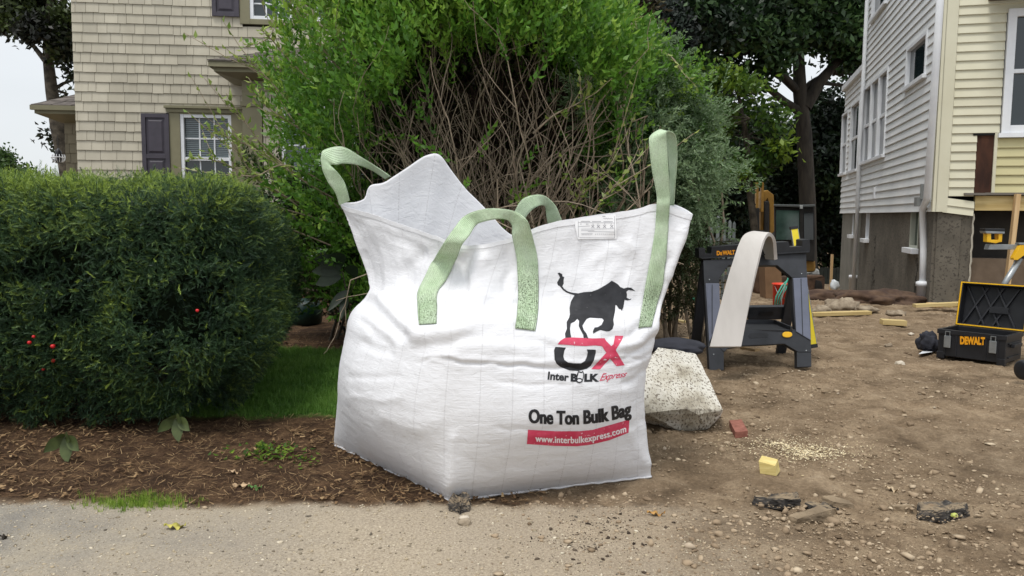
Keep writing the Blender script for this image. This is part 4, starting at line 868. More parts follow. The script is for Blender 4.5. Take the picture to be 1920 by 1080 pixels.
# water streaks run down the stucco below two sills: thin rough crusts
m_streak = mat('damp_streak', srgb(44, 40, 34), srgb(58, 52, 44), scale=20, rough=.9)
mb = MB()
for (x0, y0, x1, y1, w_) in ((1716, 480, 1709, 560, .03), (1638, 440, 1632, 540, .028)):
    for k in range(46):
        f = RNG.uniform(0, 1)**.8; px = x0+(x1-x0)*f+RNG.normal(0, 1.4); py = y0+(y1-y0)*f; a, z = RS.sz(px, py); r = RNG.uniform(.4, 1)
        mb.wbox(RS, a-w_*r*.6, a+w_*r*.6, z-w_*r, z+w_*r, -.034, -.0325+RNG.uniform(0, .001))
tag(mb.build('damp_streak', m_streak, hR), kind='stuff')
# front (cream) wall
def sF(px, py): return RF.sz(px, py)
a_w0, z_w1 = sF(1890, 18); _, z_w0 = sF(1884, 250); a_g0, z_g1 = sF(1832, 250); a_g1, z_g0 = sF(1860, 362); a_end = 6.0
zl = sF(1770, 368)[1]; gap = (a_g0, a_g1-.01, zl-.2, z_g1); wn = (a_w0-.01, a_w0+1.12, z_w0-.02, z_w1)
a_t = sF(1812, 372)[0]
mb = MB(); siding(mb, RF, .13, a_end, z_g1, zTop, .1016, [wn]); siding(mb, RF, .13, a_g0, zl, z_g1, .1016, []); mb.build('front_siding', m_yel, hR)
mb = MB(); siding(mb, RF, a_g1+.02, a_end, sF(1880, 362)[1], z_g1-.001, .1016, [wn]); mb.build('old_front_siding', m_yel2, hR)
mb = MB(); mb.wbox(RF, a_g1-.012, a_g1+.02, sF(1880, 362)[1], z_g1, -.002, .02); mb.wbox(RF, 0, .125, z_b, zTop, -.01, .03); mb.hexa([RS.w(-.03, z_b, .03), RS.w(.05, z_b, .03), RS.w(.05, z_b, -.01), RS.w(-.03, z_b, -.01), RS.w(-.03, zTop, .03), RS.w(.05, zTop, .03), RS.w(.05, zTop, -.01), RS.w(-.03, zTop, -.01)]); mb.build('corner_trim', m_yel, hR)
mb = MB(); mb.wbox(RF, a_g0-.1, a_g1+.05, sF(1850, 362)[1]-.02, z_g1+.01, -.012, -.002); mb.build('exposed_sheathing', m_sheath, hR)
mb = MB(); mb.wbox(RF, a_g0-.04, a_g1+.05, z_g1-.025, z_g1+.03, -.001, .016); mb.build('torn_strip', m_dark, hR)
# loose courses hanging at an angle
mb = MB(); v0, v1 = sF(1768, 370), sF(1826, 378); w0, w1 = sF(1766, 398), sF(1823, 405); m0, m1 = sF(1767, 384), sF(1825, 391)
for (p, q, r, s_) in ((m0, m1, v1, v0), (w0, w1, m1, m0)):
    mb.hexa([RF.w(*p, .030), RF.w(*q, .036), RF.w(*q, .020), RF.w(*p, .016), RF.w(*s_, .016), RF.w(*r, .020), RF.w(*r, .008), RF.w(*s_, .006)])
mb.build('loose_siding', m_yel, hR)
fr = window(hR, RF, a_w0, a_w0+1.1, z_w0, z_w1, 1, 1, .03, None, False, 'large white double-hung window on the cream front', .085)
mb = MB(); mb.wbox(RF, a_w0-.03, a_w0+1.13, z_w0-.05, z_w0-.001, -.02, .07); mb.build('sill', m_white, fr)
# small soffit block at the top of the frame
a_s, z_s = sF(1852, 3); mb = MB(); mb.wbox(RF, a_s, a_end, z_s, z_s+.12, .0, .5); mb.build('bay_soffit', mat('brown_soffit', srgb(98, 84, 66), rough=.8), hR)
# rim beam, shadowed opening, lower foundation
mb = MB(); a_b0 = sF(1828, 380)[0]; zb0, zb1 = sF(1870, 395)[1], sF(1870, 367)[1]; mb.wbox(RF, a_b0, a_end, zb0, zb1, -.06, .0); mb.build('rim_beam', m_lumber, hR, bevel=.004)
mb = MB(); mb.wbox(RF, sF(1806, 365)[0], a_g0+.12, zb1+.005, zb1+.03, -.02, .06); mb.wbox(RF, a_g0+.12, a_end, zb1+.008, zb1+.035, -.02, .04); mb.build('flashing_strip', mat('grey_board', srgb(110, 104, 96), rough=.8), hR)
a_f = sF(1823, 450)[0]; mb = MB(); mb.wbox(RF, 0.0, a_f, ft, z_b+.003, -.3, -.02); mb.build('stucco_foundation', m_found, hR)
mb = MB(); mb.wbox(RF, a_f, a_end, ft, zb0-.003, -.5, -.34); mb.build('block_foundation', mat('dark_block', srgb(40, 38, 36), srgb(60, 56, 51), scale=3, rough=.95, bump=.006, bscale=25), hR)
mb = MB(); zz = sF(1850, 486)[1]; mb.wbox(RF, a_f+.002, a_end, ft, zz, -.339, -.18); mb.build('footing_ledge', mat('footing', srgb(96, 82, 68), srgb(120, 104, 88), scale=4, rough=.95, bump=.006, bscale=30), hR)
# mortar bead at the edge of the stucco
mb = MB(); pts = [RF.w(a_f+.005*math.sin(k*2.1), z_b-.02-k*.055, -.012) for k in range(22)]; mb.tube(pts, [.008+.004*abs(math.sin(k*1.7)) for k in range(22)], 5); mb.build('mortar_edge', mat('mortar', srgb(178, 172, 158), rough=.9), hR)
# downspouts
def spout(points, r=.035, strap=()):
    mb = MB(); mb.tube(points, r, 4 if False else 8, True); return mb.build('downspout', m_white, hR, True)
def sS(px, py, off=.07): a, z = RS.sz(px, py); return RS.w(a, z, off)
spout([RF.w(-.0, zTop, .08)+RS.n*.06, RF.w(-.0, .0, .02)+RS.n*.09+Vector((0, 0, sF(1745, 372)[1])), sS(1737, 392, .05)-RS.d*.05, sS(1735, 470, .03)-RS.d*.05, sS(1733, 540, .03)-RS.d*.05], .042)
b_ = sS(1733, 536, .03)-RS.d*.05; mb = MB(); mb.lathe(b_+Vector((0, 0, -.28)), [(.062, 0), (.062, .28), (.076, .28), (.076, .33), (.05, .34)], 16); mb.build('drain_pipe', m_white, hR, True)
spout([sS(1641, -150), sS(1634, 0), sS(1622, 240), sS(1615, 380), sS(1611, 400, .03), sS(1604, 520, .03)], .036)
b_ = sS(1603, 520, .03); mb = MB(); mb.lathe(b_+Vector((0, 0, -.5)), [(.065, 0), (.065, .48), (.078, .48), (.078, .54)], 14); mb.build('drain_pipe', m_white, hR, True)
mb = MB(); a, z = RS.sz(1732, 379); mb.wbox(RS, a-.07, a+.1, z-.05, z+.06, .012, .09); mb.wbox(RS, a-.09, a-.05, z+.03, z+.22, .012, .06); mb.build('meter_box', mat('grey_box', srgb(128, 130, 128), rough=.6), hR, bevel=.004)
mb = MB(); a, z = RS.sz(1642, 363); mb.wbox(RS, a-.08, a+.04, z-.08, z+.1, .012, .04); mb.build('vent_cover', m_white, hR, bevel=.004)
# ================================================================ PLANTS
def rvec(n, s=1.0): return RNG.normal(size=(n, 3))*s
bark_g = mat('shrub_bark', srgb(122, 108, 92), srgb(166, 150, 130), scale=18, rough=.9, bump=.001, tint=.35)
bark_d = mat('dark_bark', srgb(38, 34, 30), srgb(62, 56, 48), scale=9, rough=.95, bump=.012, bscale=18, stretch=(1, 1, .25))
bark_m = mat('mottled_bark', srgb(44, 40, 34), srgb(96, 88, 76), scale=7, rough=.95, bump=.01, bscale=20)
# ---- yew hedge
def yew_t(seed):
    r = np.random.default_rng(seed); L = []; bend = r.normal(size=3)*.15; ln = r.uniform(.045, .075); k = r.integers(9, 13); ax = r.uniform(0, 6.28)
    for i in range(k):
        f = (i+.6)/k; b0 = np.array([bend[0]*f*f*ln, bend[1]*f*f*ln, f*ln])
        for sg in (-1, 1):
            a = ax+(0 if sg > 0 else math.pi)+r.normal()*.45; el = .75+.25*r.uniform()+.5*f
            d = np.array([math.cos(a)*math.cos(el*.8), math.sin(a)*math.cos(el*.8), math.sin(el*.8)*.9]); L.append(leaf(b0, d, np.cross(d, [0, 0, 1])+1e-3, r.uniform(.015, .023), .0033, .1))
    return tmpl(L)
YT = [yew_t(i) for i in range(10)]
HX0, HX1, HY0, HY1, HZ = -5.2, -1.27, 3.62, 5.75, 1.175
def hedge_pt(n, dens_front=1.0):
    # points on a rounded box with bumps; returns positions and outward normals
    P = []; Nn = []
    tries = n*3; u = RNG.uniform(-1, 1, (tries, 3)); face = RNG.choice(4, tries, p=[.46, .2, .30, .04])
    c = np.array([(HX0+HX1)/2, (HY0+HY1)/2, .52*HZ]); h = np.array([(HX1-HX0)/2, (HY1-HY0)/2, .52*HZ])
    u[face == 0, 1] = -1; u[face == 1, 0] = 1; u[face == 2, 2] = 1; u[face == 3, 1] = 1
    p = c+u*h
    # rounding: pull the point towards a superellipsoid with a fixed radius at the edges
    r = np.array([.30, .34, .20]); q = np.clip(p, c-h+r, c+h-r); d = p-q; l = np.linalg.norm(d/r, axis=1, keepdims=True)+1e-9; dn = d/l; nrm = d/(r*r); nrm /= np.linalg.norm(nrm, axis=1, keepdims=True)+1e-9
    p = q+dn
    return p, nrm
def hedge_def(p, nrm):
    bump = .085*fbm(p[:, 0]*1.7+p[:, 1], p[:, 2]*2.1, p[:, 1]*1.7, 3)+.045*fbm(p[:, 0]*7, p[:, 2]*7, p[:, 1]*7, 2)
    low = sstep(.45, .0, p[:, 2]); p = p+nrm*bump[:, None]; p[:, :2] -= nrm[:, :2]*(low*.15)[:, None]; belly = sstep(.1, .6, p[:, 2])*sstep(1.15, .6, p[:, 2]); p[:, :2] += nrm[:, :2]*(belly*.05)[:, None]
    # far end is narrower and sags a little lower
    p[:, 0] -= .18*np.maximum(0, p[:, 1]-4.1)*sstep(-3.5, -1.5, p[:, 0])
    p[:, 2] -= .17*sstep(3.9, 6.0, p[:, 1])*sstep(.2, 1, p[:, 2])
    return p
hy = empty('yew_hedge', (-2.6, 4.6, 0), 'big dense dark green clipped yew hedge with a few red berries', 'hedge')
n = 40000; p, nr_ = hedge_pt(n*1); k = (p[:, 2] > .02) & (p[:, 0] > -4.4); p = p[k]; nr_ = nr_[k]; p = hedge_def(p, nr_)
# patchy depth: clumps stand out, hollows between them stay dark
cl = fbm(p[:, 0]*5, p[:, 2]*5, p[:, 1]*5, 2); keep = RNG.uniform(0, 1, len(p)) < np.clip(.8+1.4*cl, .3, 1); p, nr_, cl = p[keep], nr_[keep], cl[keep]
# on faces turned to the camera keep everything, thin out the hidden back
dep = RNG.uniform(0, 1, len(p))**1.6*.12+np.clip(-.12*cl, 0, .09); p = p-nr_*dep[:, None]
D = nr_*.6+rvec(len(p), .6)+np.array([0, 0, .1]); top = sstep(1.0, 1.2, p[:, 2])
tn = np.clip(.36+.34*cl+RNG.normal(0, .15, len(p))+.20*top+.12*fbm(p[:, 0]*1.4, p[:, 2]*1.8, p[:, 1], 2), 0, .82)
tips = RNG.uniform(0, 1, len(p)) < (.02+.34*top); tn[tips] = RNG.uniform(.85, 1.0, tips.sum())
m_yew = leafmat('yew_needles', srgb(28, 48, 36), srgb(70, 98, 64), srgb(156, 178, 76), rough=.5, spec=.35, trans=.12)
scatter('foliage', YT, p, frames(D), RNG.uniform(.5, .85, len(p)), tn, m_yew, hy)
# woody core, dense enough to hide the ground beyond
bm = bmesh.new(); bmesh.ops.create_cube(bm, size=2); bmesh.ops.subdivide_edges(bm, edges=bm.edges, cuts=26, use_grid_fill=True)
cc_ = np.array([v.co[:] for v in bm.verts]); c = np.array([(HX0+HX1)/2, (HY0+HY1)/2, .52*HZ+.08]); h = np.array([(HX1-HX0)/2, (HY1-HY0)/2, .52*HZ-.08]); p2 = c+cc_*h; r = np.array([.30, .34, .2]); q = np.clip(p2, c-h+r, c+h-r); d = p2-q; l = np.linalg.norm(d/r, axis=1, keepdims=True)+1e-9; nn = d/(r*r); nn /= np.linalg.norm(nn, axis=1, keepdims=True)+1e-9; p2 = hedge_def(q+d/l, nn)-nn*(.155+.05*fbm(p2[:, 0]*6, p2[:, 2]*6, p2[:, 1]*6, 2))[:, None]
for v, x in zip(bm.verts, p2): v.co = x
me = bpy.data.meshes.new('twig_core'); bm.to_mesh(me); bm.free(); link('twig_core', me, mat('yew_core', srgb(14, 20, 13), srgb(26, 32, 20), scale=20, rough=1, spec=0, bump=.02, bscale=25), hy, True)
m_berry = mat('red_berry', srgb(196, 36, 40), rough=.35)
hb = BVHTree.FromPolygons([tuple(x) for x in p2], [tuple(int(i) for i in f.vertices) for f in me.polygons])
for i, (px, py) in enumerate(((63, 631), (55, 642), (99, 649), (81, 692), (100, 676), (372, 712), (457, 418), (497, 479), (484, 532), (370, 582), (477, 438), (178, 712))):
    d = ray(px, py).normalized(); h_, n_, _, _ = hb.ray_cast(CAM, d)
    if h_ is None: continue
    mb = MB(); s_ = .008+.0015*(i % 3); mb.lathe(h_-d*.25, [(.001, -s_), (s_*.8, -s_*.6), (s_, 0), (s_*.8, s_*.6), (s_*.3, s_*.75)], 10); mb.build('berry', m_berry, hy, True)
# trunks under the hedge
mb = MB()
for k in range(7):
    x = -4.0+k*.33+RNG.uniform(-.1, .1); yb = 4.7+RNG.uniform(-.2, .2)
    for j in range(3): mb.tube([(x, yb, 0), (x+RNG.normal()*.1, yb+RNG.normal()*.12, .25), (x+RNG.normal()*.3, yb-.15+RNG.normal()*.2, .6)], [.03, .022, .012], 6)
mb.build('stems', bark_m, hy, True)

# ---- generic leafy twig templates
def twig_t(seed, ln=.24, nl=14, L=.042, W=.018, spread=.9, droop=0.0, stemw=.003):
    r = np.random.default_rng(seed); out = []; b = r.normal(size=3)*.25
    def c(f): return np.array([b[0]*f*f*ln, b[1]*f*f*ln, f*ln-droop*f*f*ln])
    for i in range(nl):
        f = .12+.88*(i+.5)/nl; p0 = c(f); a = (i % 2)*math.pi+i*.9+r.normal()*.3; d = np.array([math.cos(a)*spread, math.sin(a)*spread, .65+.5*f])+r.normal(size=3)*.15
        out.append(leaf(p0, d, np.cross(d, [0, 0, 1])+r.normal(size=3)*.25, L*r.uniform(.65, 1.1), W*r.uniform(.8, 1.1)))
    for j in range(3):
        p0, p1 = c(j/3), c((j+1)/3)
        for w_ in (np.array([stemw, 0, 0]), np.array([0, stemw, 0])): out.append([p0-w_/2, p1-w_/2*.7, p1+w_/2*.7, p0+w_/2])
    return tmpl(out)
# ---- privet: bare fan of stems with a leafy canopy
PC = np.array([gnd(935, 600).x*0-.10, 5.9, 0])
pr = empty('privet_shrub', tuple(PC), 'huge bright green privet shrub, bare brown stems fanning up behind the bag', 'shrub')
mb = MB(); tipsP = []; tipsD = []
def grow(p, d, r, ln, lvl):
    pts = [p.copy()]; q = p.copy(); dd = d/np.linalg.norm(d); ns_ = 7
    for i in range(ns_):
        if abs(q[0]-PC[0]) > .88: dd[0] *= -.1
        dd = dd+RNG.normal(size=3)*.15+np.array([0, 0, .05]); dd /= np.linalg.norm(dd); q = q+dd*ln/ns_; pts.append(q.copy())
    mb.tube(pts, list(np.linspace(r, r*.55, len(pts))), 5 if r > .006 else 4, False, RNG.uniform(0, 1)); tipsP.append(pts[-1]); tipsD.append(dd)
    if lvl > 0:
        for k in range(RNG.integers(2, 4)):
            j = RNG.integers(3, ns_+1); nd = dd+RNG.normal(size=3)*.42; grow(pts[j], nd, r*.6, ln*RNG.uniform(.45, .75), lvl-1)
for k in range(85):
    a = RNG.uniform(0, 2*math.pi); rr = min(abs(RNG.normal()), 1.6)*.25; b0 = PC+np.array([math.cos(a)*rr*1.5, math.sin(a)*rr-.12, 0]); lean = RNG.uniform(0, .62)
    d = np.array([math.cos(a)*lean*1.05, math.sin(a)*lean*.75-.12, 1.0]); grow(b0, d, RNG.uniform(.005, .011), RNG.uniform(1.0, 1.6), 2)
mb.build('stems', bark_g, pr, True)
# dense dead twigs inside
mb = MB()
for k in range(900):
    a = RNG.uniform(0, 6.28); b0 = PC+np.array([RNG.normal()*.55, .35+abs(RNG.normal())*.35, RNG.uniform(.3, 1.9)]); d = RNG.normal(size=3)*.6+np.array([RNG.normal()*.5, 0, .9]); d /= np.linalg.norm(d); l_ = RNG.uniform(.25, .6)
    mb.tube([b0, b0+d*l_*.5+RNG.normal(size=3)*.04, b0+d*l_+RNG.normal(size=3)*.06], [.004, .003, .0015], 3, False, RNG.uniform(0, .6))
mb.build('dead_twigs', mat('dead_twig', srgb(58, 44, 38), srgb(84, 66, 56), scale=10, rough=.95, tint=.4), pr)
PT = [twig_t(50+i, .26, 12, .058, .029) for i in range(8)]
n = 34000; u = rvec(n); u /= np.linalg.norm(u, axis=1, keepdims=True); rad = RNG.uniform(.35, 1, n)**.45
c0 = PC+np.array([-.04, 0, 1.75]); P0 = c0+u*rad[:, None]*np.array([1.62, 1.25, 1.85])
P0 = P0+.22*np.stack([fbm(P0[:, 0]*2, P0[:, 2]*2, P0[:, 1]*2, 2), 0*u[:, 0], fbm(P0[:, 0]*2+9, P0[:, 2]*2, P0[:, 1]*2, 2)], 1)
gx_, gy_ = P0[:, 0]-c0[0], P0[:, 2]                # clear the bare window low at the front
win = (((gx_-.02)/.95)**2+((P0[:, 2]-1.06)/.92)**2 < 1) & (P0[:, 1] < PC[1]+.55)
half = (((gx_-.02)/1.3)**2+((P0[:, 2]-1.1)/1.25)**2 < 1) & (P0[:, 1] < PC[1]+.4)
rn = RNG.uniform(0, 1, n); keep = (P0[:, 2] > .35) & ~(win & (rn > .018)) & ~(half & ~win & (rn > .62))
keep &= ~((P0[:, 0] < -1.0) & (P0[:, 2] < 2.1) & (rn > .33))   # left skirt is open and see-through
keep &= (RNG.uniform(0, 1, n) < np.clip(.75+1.3*fbm(P0[:, 0]*3, P0[:, 2]*3, P0[:, 1]*3, 2), .2, 1))
keep &= ~((P0[:, 2] > 3.2) & (rn > .5)); px0, _y, _z = project(P0); keep &= (px0 > 515+30*vnoise(P0[:, 2]*5, P0[:, 1], 1)) & ~((px0 < 655) & (rn > .24)) & ~((px0 < 705) & (rn > .6))
ppx, ppy, _z = project(P0); lim = np.where(ppy < 130, 1105+.85*np.maximum(ppy, -60), 1215-.30*(ppy-130)); keep &= ppx+14*vnoise(ppy/22, 0*ppy, 1) < lim
P0, u = P0[keep], u[keep]; n = len(P0)
D = u*.55+rvec(n, .3)+np.array([0, 0, .75])
tn = np.clip(.5+.28*fbm(P0[:, 0]*1.8, P0[:, 2]*2, P0[:, 1]*2, 3)+RNG.normal(0, .13, n)+.10*sstep(1.6, 2.6, P0[:, 2]), 0, 1)
m_priv = leafmat('privet_leaves', srgb(44, 80, 26), srgb(98, 144, 50), srgb(168, 198, 84), rough=.42, spec=.4, trans=.4)
scatter('foliage', PT, P0, frames(D), RNG.uniform(.7, 1.15, n), tn, m_priv, pr)
nb = 9000; Pb = np.stack([PC[0]+RNG.uniform(-1.15, 1.15, nb), PC[1]+RNG.uniform(.7, 1.25, nb), RNG.uniform(.1, 3.3, nb)], 1)
scatter('inner_foliage', PT, Pb, frames(rvec(nb)+np.array([0, 0, .5])), RNG.uniform(.8, 1.2, nb), np.clip(RNG.normal(.3, .2, nb), 0, 1), leafmat('inner_shade_leaves', srgb(36, 30, 20), srgb(66, 56, 36), srgb(84, 88, 46), rough=.7, trans=.1), pr)  # inner leaves coloured dark brown to deepen the shade inside the shrub
# long arching shoots with bigger yellow-green leaves reaching left over the window, and single sprays elsewhere
shoots = [([(640, 420, 5.6), (560, 400, 5.4), (480, 375, 5.2), (420, 352, 5.1), (352, 340, 5.0)], 15), ([(650, 400, 5.6), (560, 330, 5.3), (500, 280, 5.2), (450, 215, 5.1), (424, 175, 5.05)], 15),
          ([(640, 380, 5.6), (570, 340, 5.3), (500, 290, 5.2), (440, 262, 5.1), (385, 238, 5.0)], 14), ([(600, 420, 5.6), (540, 372, 5.3), (470, 330, 5.2), (400, 300, 5.1), (345, 300, 5.0)], 16),
          ([(660, 330, 5.6), (600, 260, 5.3), (540, 190, 5.2), (490, 135, 5.1), (455, 108, 5.05)], 14), ([(680, 250, 5.6), (600, 170, 5.3), (540, 110, 5.2), (510, 75, 5.1), (488, 55, 5.0)], 14),
          ([(700, 200, 5.6), (620, 110, 5.3), (580, 60, 5.2), (550, 20, 5.1), (540, -20, 5.0)], 14), ([(700, 180, 5.6), (640, 80, 5.3), (612, 30, 5.2), (600, -30, 5.1)], 12), ([(650, 300, 5.6), (560, 240, 5.3), (500, 200, 5.2), (470, 165, 5.1)], 12),
          ([(620, 460, 5.5), (520, 420, 5.2), (450, 395, 5.1), (385, 372, 5.0)], 12), ([(640, 360, 5.5), (540, 310, 5.2), (480, 330, 5.1), (430, 325, 5.0)], 12), ([(560, 380, 5.5), (500, 350, 5.2), (455, 300, 5.1), (440, 240, 5.0)], 12),
          ([(1060, 440, 5.2), (1090, 370, 5.0), (1130, 330, 4.9), (1160, 290, 4.8)], 10), ([(1050, 400, 5.2), (1085, 370, 5.0), (1100, 330, 4.9)], 8), ([(1000, 250, 5.0), (1040, 215, 4.9), (1090, 190, 4.8), (1110, 160, 4.8)], 8), ([(1075, 480, 5.0), (1110, 400, 4.9), (1160, 340, 4.8), (1230, 260, 4.8)], 8),
          ([(1160, 90, 5.6), (1200, 85, 5.5), (1250, 100, 5.5), (1280, 130, 5.5)], 8), ([(1100, 60, 5.6), (1150, 30, 5.5), (1180, 40, 5.5), (1200, 70, 5.5)], 8)]
LV = []; LT = []
for pts, k in shoots:
    mb = MB(); Q = hermite(np.arange(len(pts)), np.array([at(*p) for p in pts]), np.linspace(0, len(pts)-1, 16)); mb.tube([Vector(q) for q in Q], list(np.linspace(.007, .002, 16)), 5, False, .7)
    for side in range(3):                           # side twigs
        i0 = RNG.integers(5, 13); d = (Q[i0]-Q[i0-1]); d /= np.linalg.norm(d); d = d+RNG.normal(size=3)*.55+np.array([0, 0, .25]); l_ = RNG.uniform(.12, .28); B_ = [Q[i0], Q[i0]+d*l_*.5, Q[i0]+d*l_+np.array([0, 0, .03])]; mb.tube([Vector(q) for q in B_], [.003, .0025, .0015], 4, False, .8)
        for j in range(7):
            f = (j+1)/7; b0 = B_[0]*(1-f)+B_[2]*f; dd = d*.5+RNG.normal(size=3)*.5; LV.append(leaf(b0, dd, np.cross(dd, [0, 0, 1])+RNG.normal(size=3)*.3, RNG.uniform(.035, .055), .024)); LT += [RNG.uniform(.4, 1)]*4
    for j in range(k*2):
        f = .25+.75*j/(k*2); i0 = min(int(f*15), 14); b0 = Q[i0]+(Q[i0+1]-Q[i0])*(f*15-i0); d = Q[i0+1]-Q[i0]; d /= np.linalg.norm(d); dd = d*.5+RNG.normal(size=3)*.55+np.array([0, 0, .1]); LV.append(leaf(b0, dd, np.cross(dd, [0, 0, 1])+RNG.normal(size=3)*.3, RNG.uniform(.04, .065), .027)); LT += [RNG.uniform(.35, 1)]*4
    mb.build('long_shoot', bark_g, pr, True)
V_ = np.array([p for l in LV for p in l]); np_mesh('shoot_leaves', V_, np.arange(len(V_)).reshape(-1, 4), leafmat('shoot_leaf', srgb(70, 98, 40), srgb(120, 146, 66), srgb(172, 186, 104), rough=.4, trans=.35), pr, np.array(LT))

# ---- blob-built shrubs and trees: trunk, limbs to every clump, leaf clusters
def blob_foliage(name, blobs, T, mt, parent, dens, bias=.5, var=.25, jig=.35, ups=.3, sizes=(.8, 1.2), core=.0):
    Ps = []; Ds = []; Ts = []
    for b in blobs:
        c, r, k = np.array(b[0]), np.array(b[1], float), (b[2] if len(b) > 2 else 1.0); n = int(dens*k*(r.prod()**(2/3))); ncl = max(4, n//55)
        u = rvec(ncl); u /= np.linalg.norm(u, axis=1, keepdims=True); cc = c+u*(RNG.uniform(core, 1, ncl)**.5)[:, None]*r; ct = RNG.normal(0, var, ncl); i = RNG.integers(0, ncl, n)
        Ps.append(cc[i]+rvec(n)*r*.19*jig/.35); Ds.append(u[i]*.6+rvec(n, .6)+np.array([0, 0, ups])); Ts.append(np.clip(bias+ct[i]+RNG.normal(0, .1, n), 0, 1))
    P = np.concatenate(Ps); D = np.concatenate(Ds); return scatter(name, T, P, frames(D), RNG.uniform(*sizes, len(P)), np.concatenate(Ts), mt, parent)
def B(px, py, Y, rpx, rpy, k=1.0, ry=None):         # clump: pixel centre and pixel radii at a depth
    c = at(px, py, Y); s = Y/FP; return (tuple(c), (rpx*s, (ry if ry else (rpx+rpy)/2*s), rpy*s), k)
def limbs(mb, path, blobs, r0=.1, n=6):
    path = [Vector(p) for p in path]
    for b in blobs:
        c = Vector(b[0]); j = min(range(len(path)), key=lambda i: (path[i]-c).length+.6*max(0, path[i].z-c.z)); p0 = path[j]
        mid = p0.lerp(c, .5)+Vector((RNG.normal()*.2, RNG.normal()*.2, .15*(c-p0).length)); mb.tube([p0, p0.lerp(mid, .5)+Vector((RNG.normal()*.05, 0, .05)), mid, c], [r0, r0*.75, r0*.5, r0*.2], n, False, .5)
        for _ in range(5):
            e = c+Vector(RNG.normal(size=3)*np.array(b[1])*.6); mb.tube([mid, mid.lerp(e, .6)+Vector((0, 0, .05)), e], [r0*.35, r0*.22, r0*.08], 4, False, .5)
# grey-green willow-like shrub right of the privet
gs = empty('grey_green_shrub', (at(1270, 560, 6.5).x, 6.5, 0), 'grey-green drooping shrub between the privet and the sawhorse', 'shrub')
GT = [twig_t(80+i, .26, 16, .036, .013, .8, .35) for i in range(6)]
gb = [B(1180, 215, 6.1, 80, 80), B(1255, 200, 6.3, 60, 60, .9), B(1230, 290, 5.95, 95, 90, 1.2), B(1300, 270, 6.3, 60, 75, 1), B(1300, 350, 6.1, 65, 70, 1), B(1200, 370, 5.9, 75, 70, .9), B(1180, 130, 6.3, 70, 60, .9), B(1250, 430, 6.2, 70, 60, .7), B(1350, 300, 6.6, 30, 45, .5), B(1290, 460, 6.3, 45, 60, .6), B(1160, 440, 6.3, 80, 60, .5), B(1330, 400, 6.4, 28, 50, .4)]
m_grn = leafmat('greygreen_leaves', srgb(40, 66, 34), srgb(86, 120, 66), srgb(150, 174, 126), rough=.5, trans=.28, back=srgb(128, 150, 114))
blob_foliage('sunlit_foliage', [gb[0], gb[1], gb[6], B(1225, 165, 6.0, 60, 60, 1)], PT, m_priv, gs, 1700, .5, .2, .5, .2, (.6, .9))  # brighter green leaves put sunlight into the colour of the upper-left clumps
blob_foliage('foliage', gb, GT, m_grn, gs, 3900, .6, .22, .5, .1, (.7, 1.15))
bb = [B(1270, 520, 6.3, 50, 50, .8), B(1240, 470, 6.2, 80, 60, .7), B(1290, 545, 6.5, 35, 35, .8)]
blob_foliage('low_growth', bb, GT, leafmat('brownish_growth', srgb(40, 44, 26), srgb(74, 78, 46), srgb(112, 112, 74), rough=.7, trans=.2), gs, 3300, .45, .2, .6, .1)
mb = MB()
for k in range(16):
    b0 = Vector((at(1270, 560, 6.5).x+RNG.normal()*.14, 6.45+RNG.normal()*.15, -.05)); e = Vector(gb[k % len(gb)][0]); m_ = b0.lerp(e, .5)+Vector((RNG.normal()*.1, RNG.normal()*.1, .25)); mb.tube([b0, m_, e], [.016, .011, .005], 5, False, RNG.uniform(0, 1))
mb.build('stems', bark_g, gs, True)
# shady shrub between hedge and bag
sh_ = empty('shade_shrub', (at(600, 620, 5.9).x, 6.3, 0), 'dark leafy shrub in the shade between the yew hedge and the bag', 'shrub')
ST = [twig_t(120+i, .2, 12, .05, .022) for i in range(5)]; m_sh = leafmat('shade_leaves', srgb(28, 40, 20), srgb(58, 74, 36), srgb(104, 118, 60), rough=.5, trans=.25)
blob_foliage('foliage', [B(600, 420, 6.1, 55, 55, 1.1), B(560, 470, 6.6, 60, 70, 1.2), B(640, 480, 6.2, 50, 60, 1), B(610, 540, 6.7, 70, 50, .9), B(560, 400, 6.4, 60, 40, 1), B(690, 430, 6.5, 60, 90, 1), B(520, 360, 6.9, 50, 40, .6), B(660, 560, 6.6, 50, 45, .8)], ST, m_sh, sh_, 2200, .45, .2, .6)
mb = MB()
for k in range(9):
    b0 = Vector((at(600, 620, 5.9).x+RNG.normal()*.25, 6.5+RNG.normal()*.15, -.02)); mb.tube([b0, b0+Vector((RNG.normal()*.15, -.1, .5)), b0+Vector((RNG.normal()*.35, -.2, 1.1))], [.014, .01, .004], 5, False, .4)
mb.build('stems', bark_m, sh_, True)
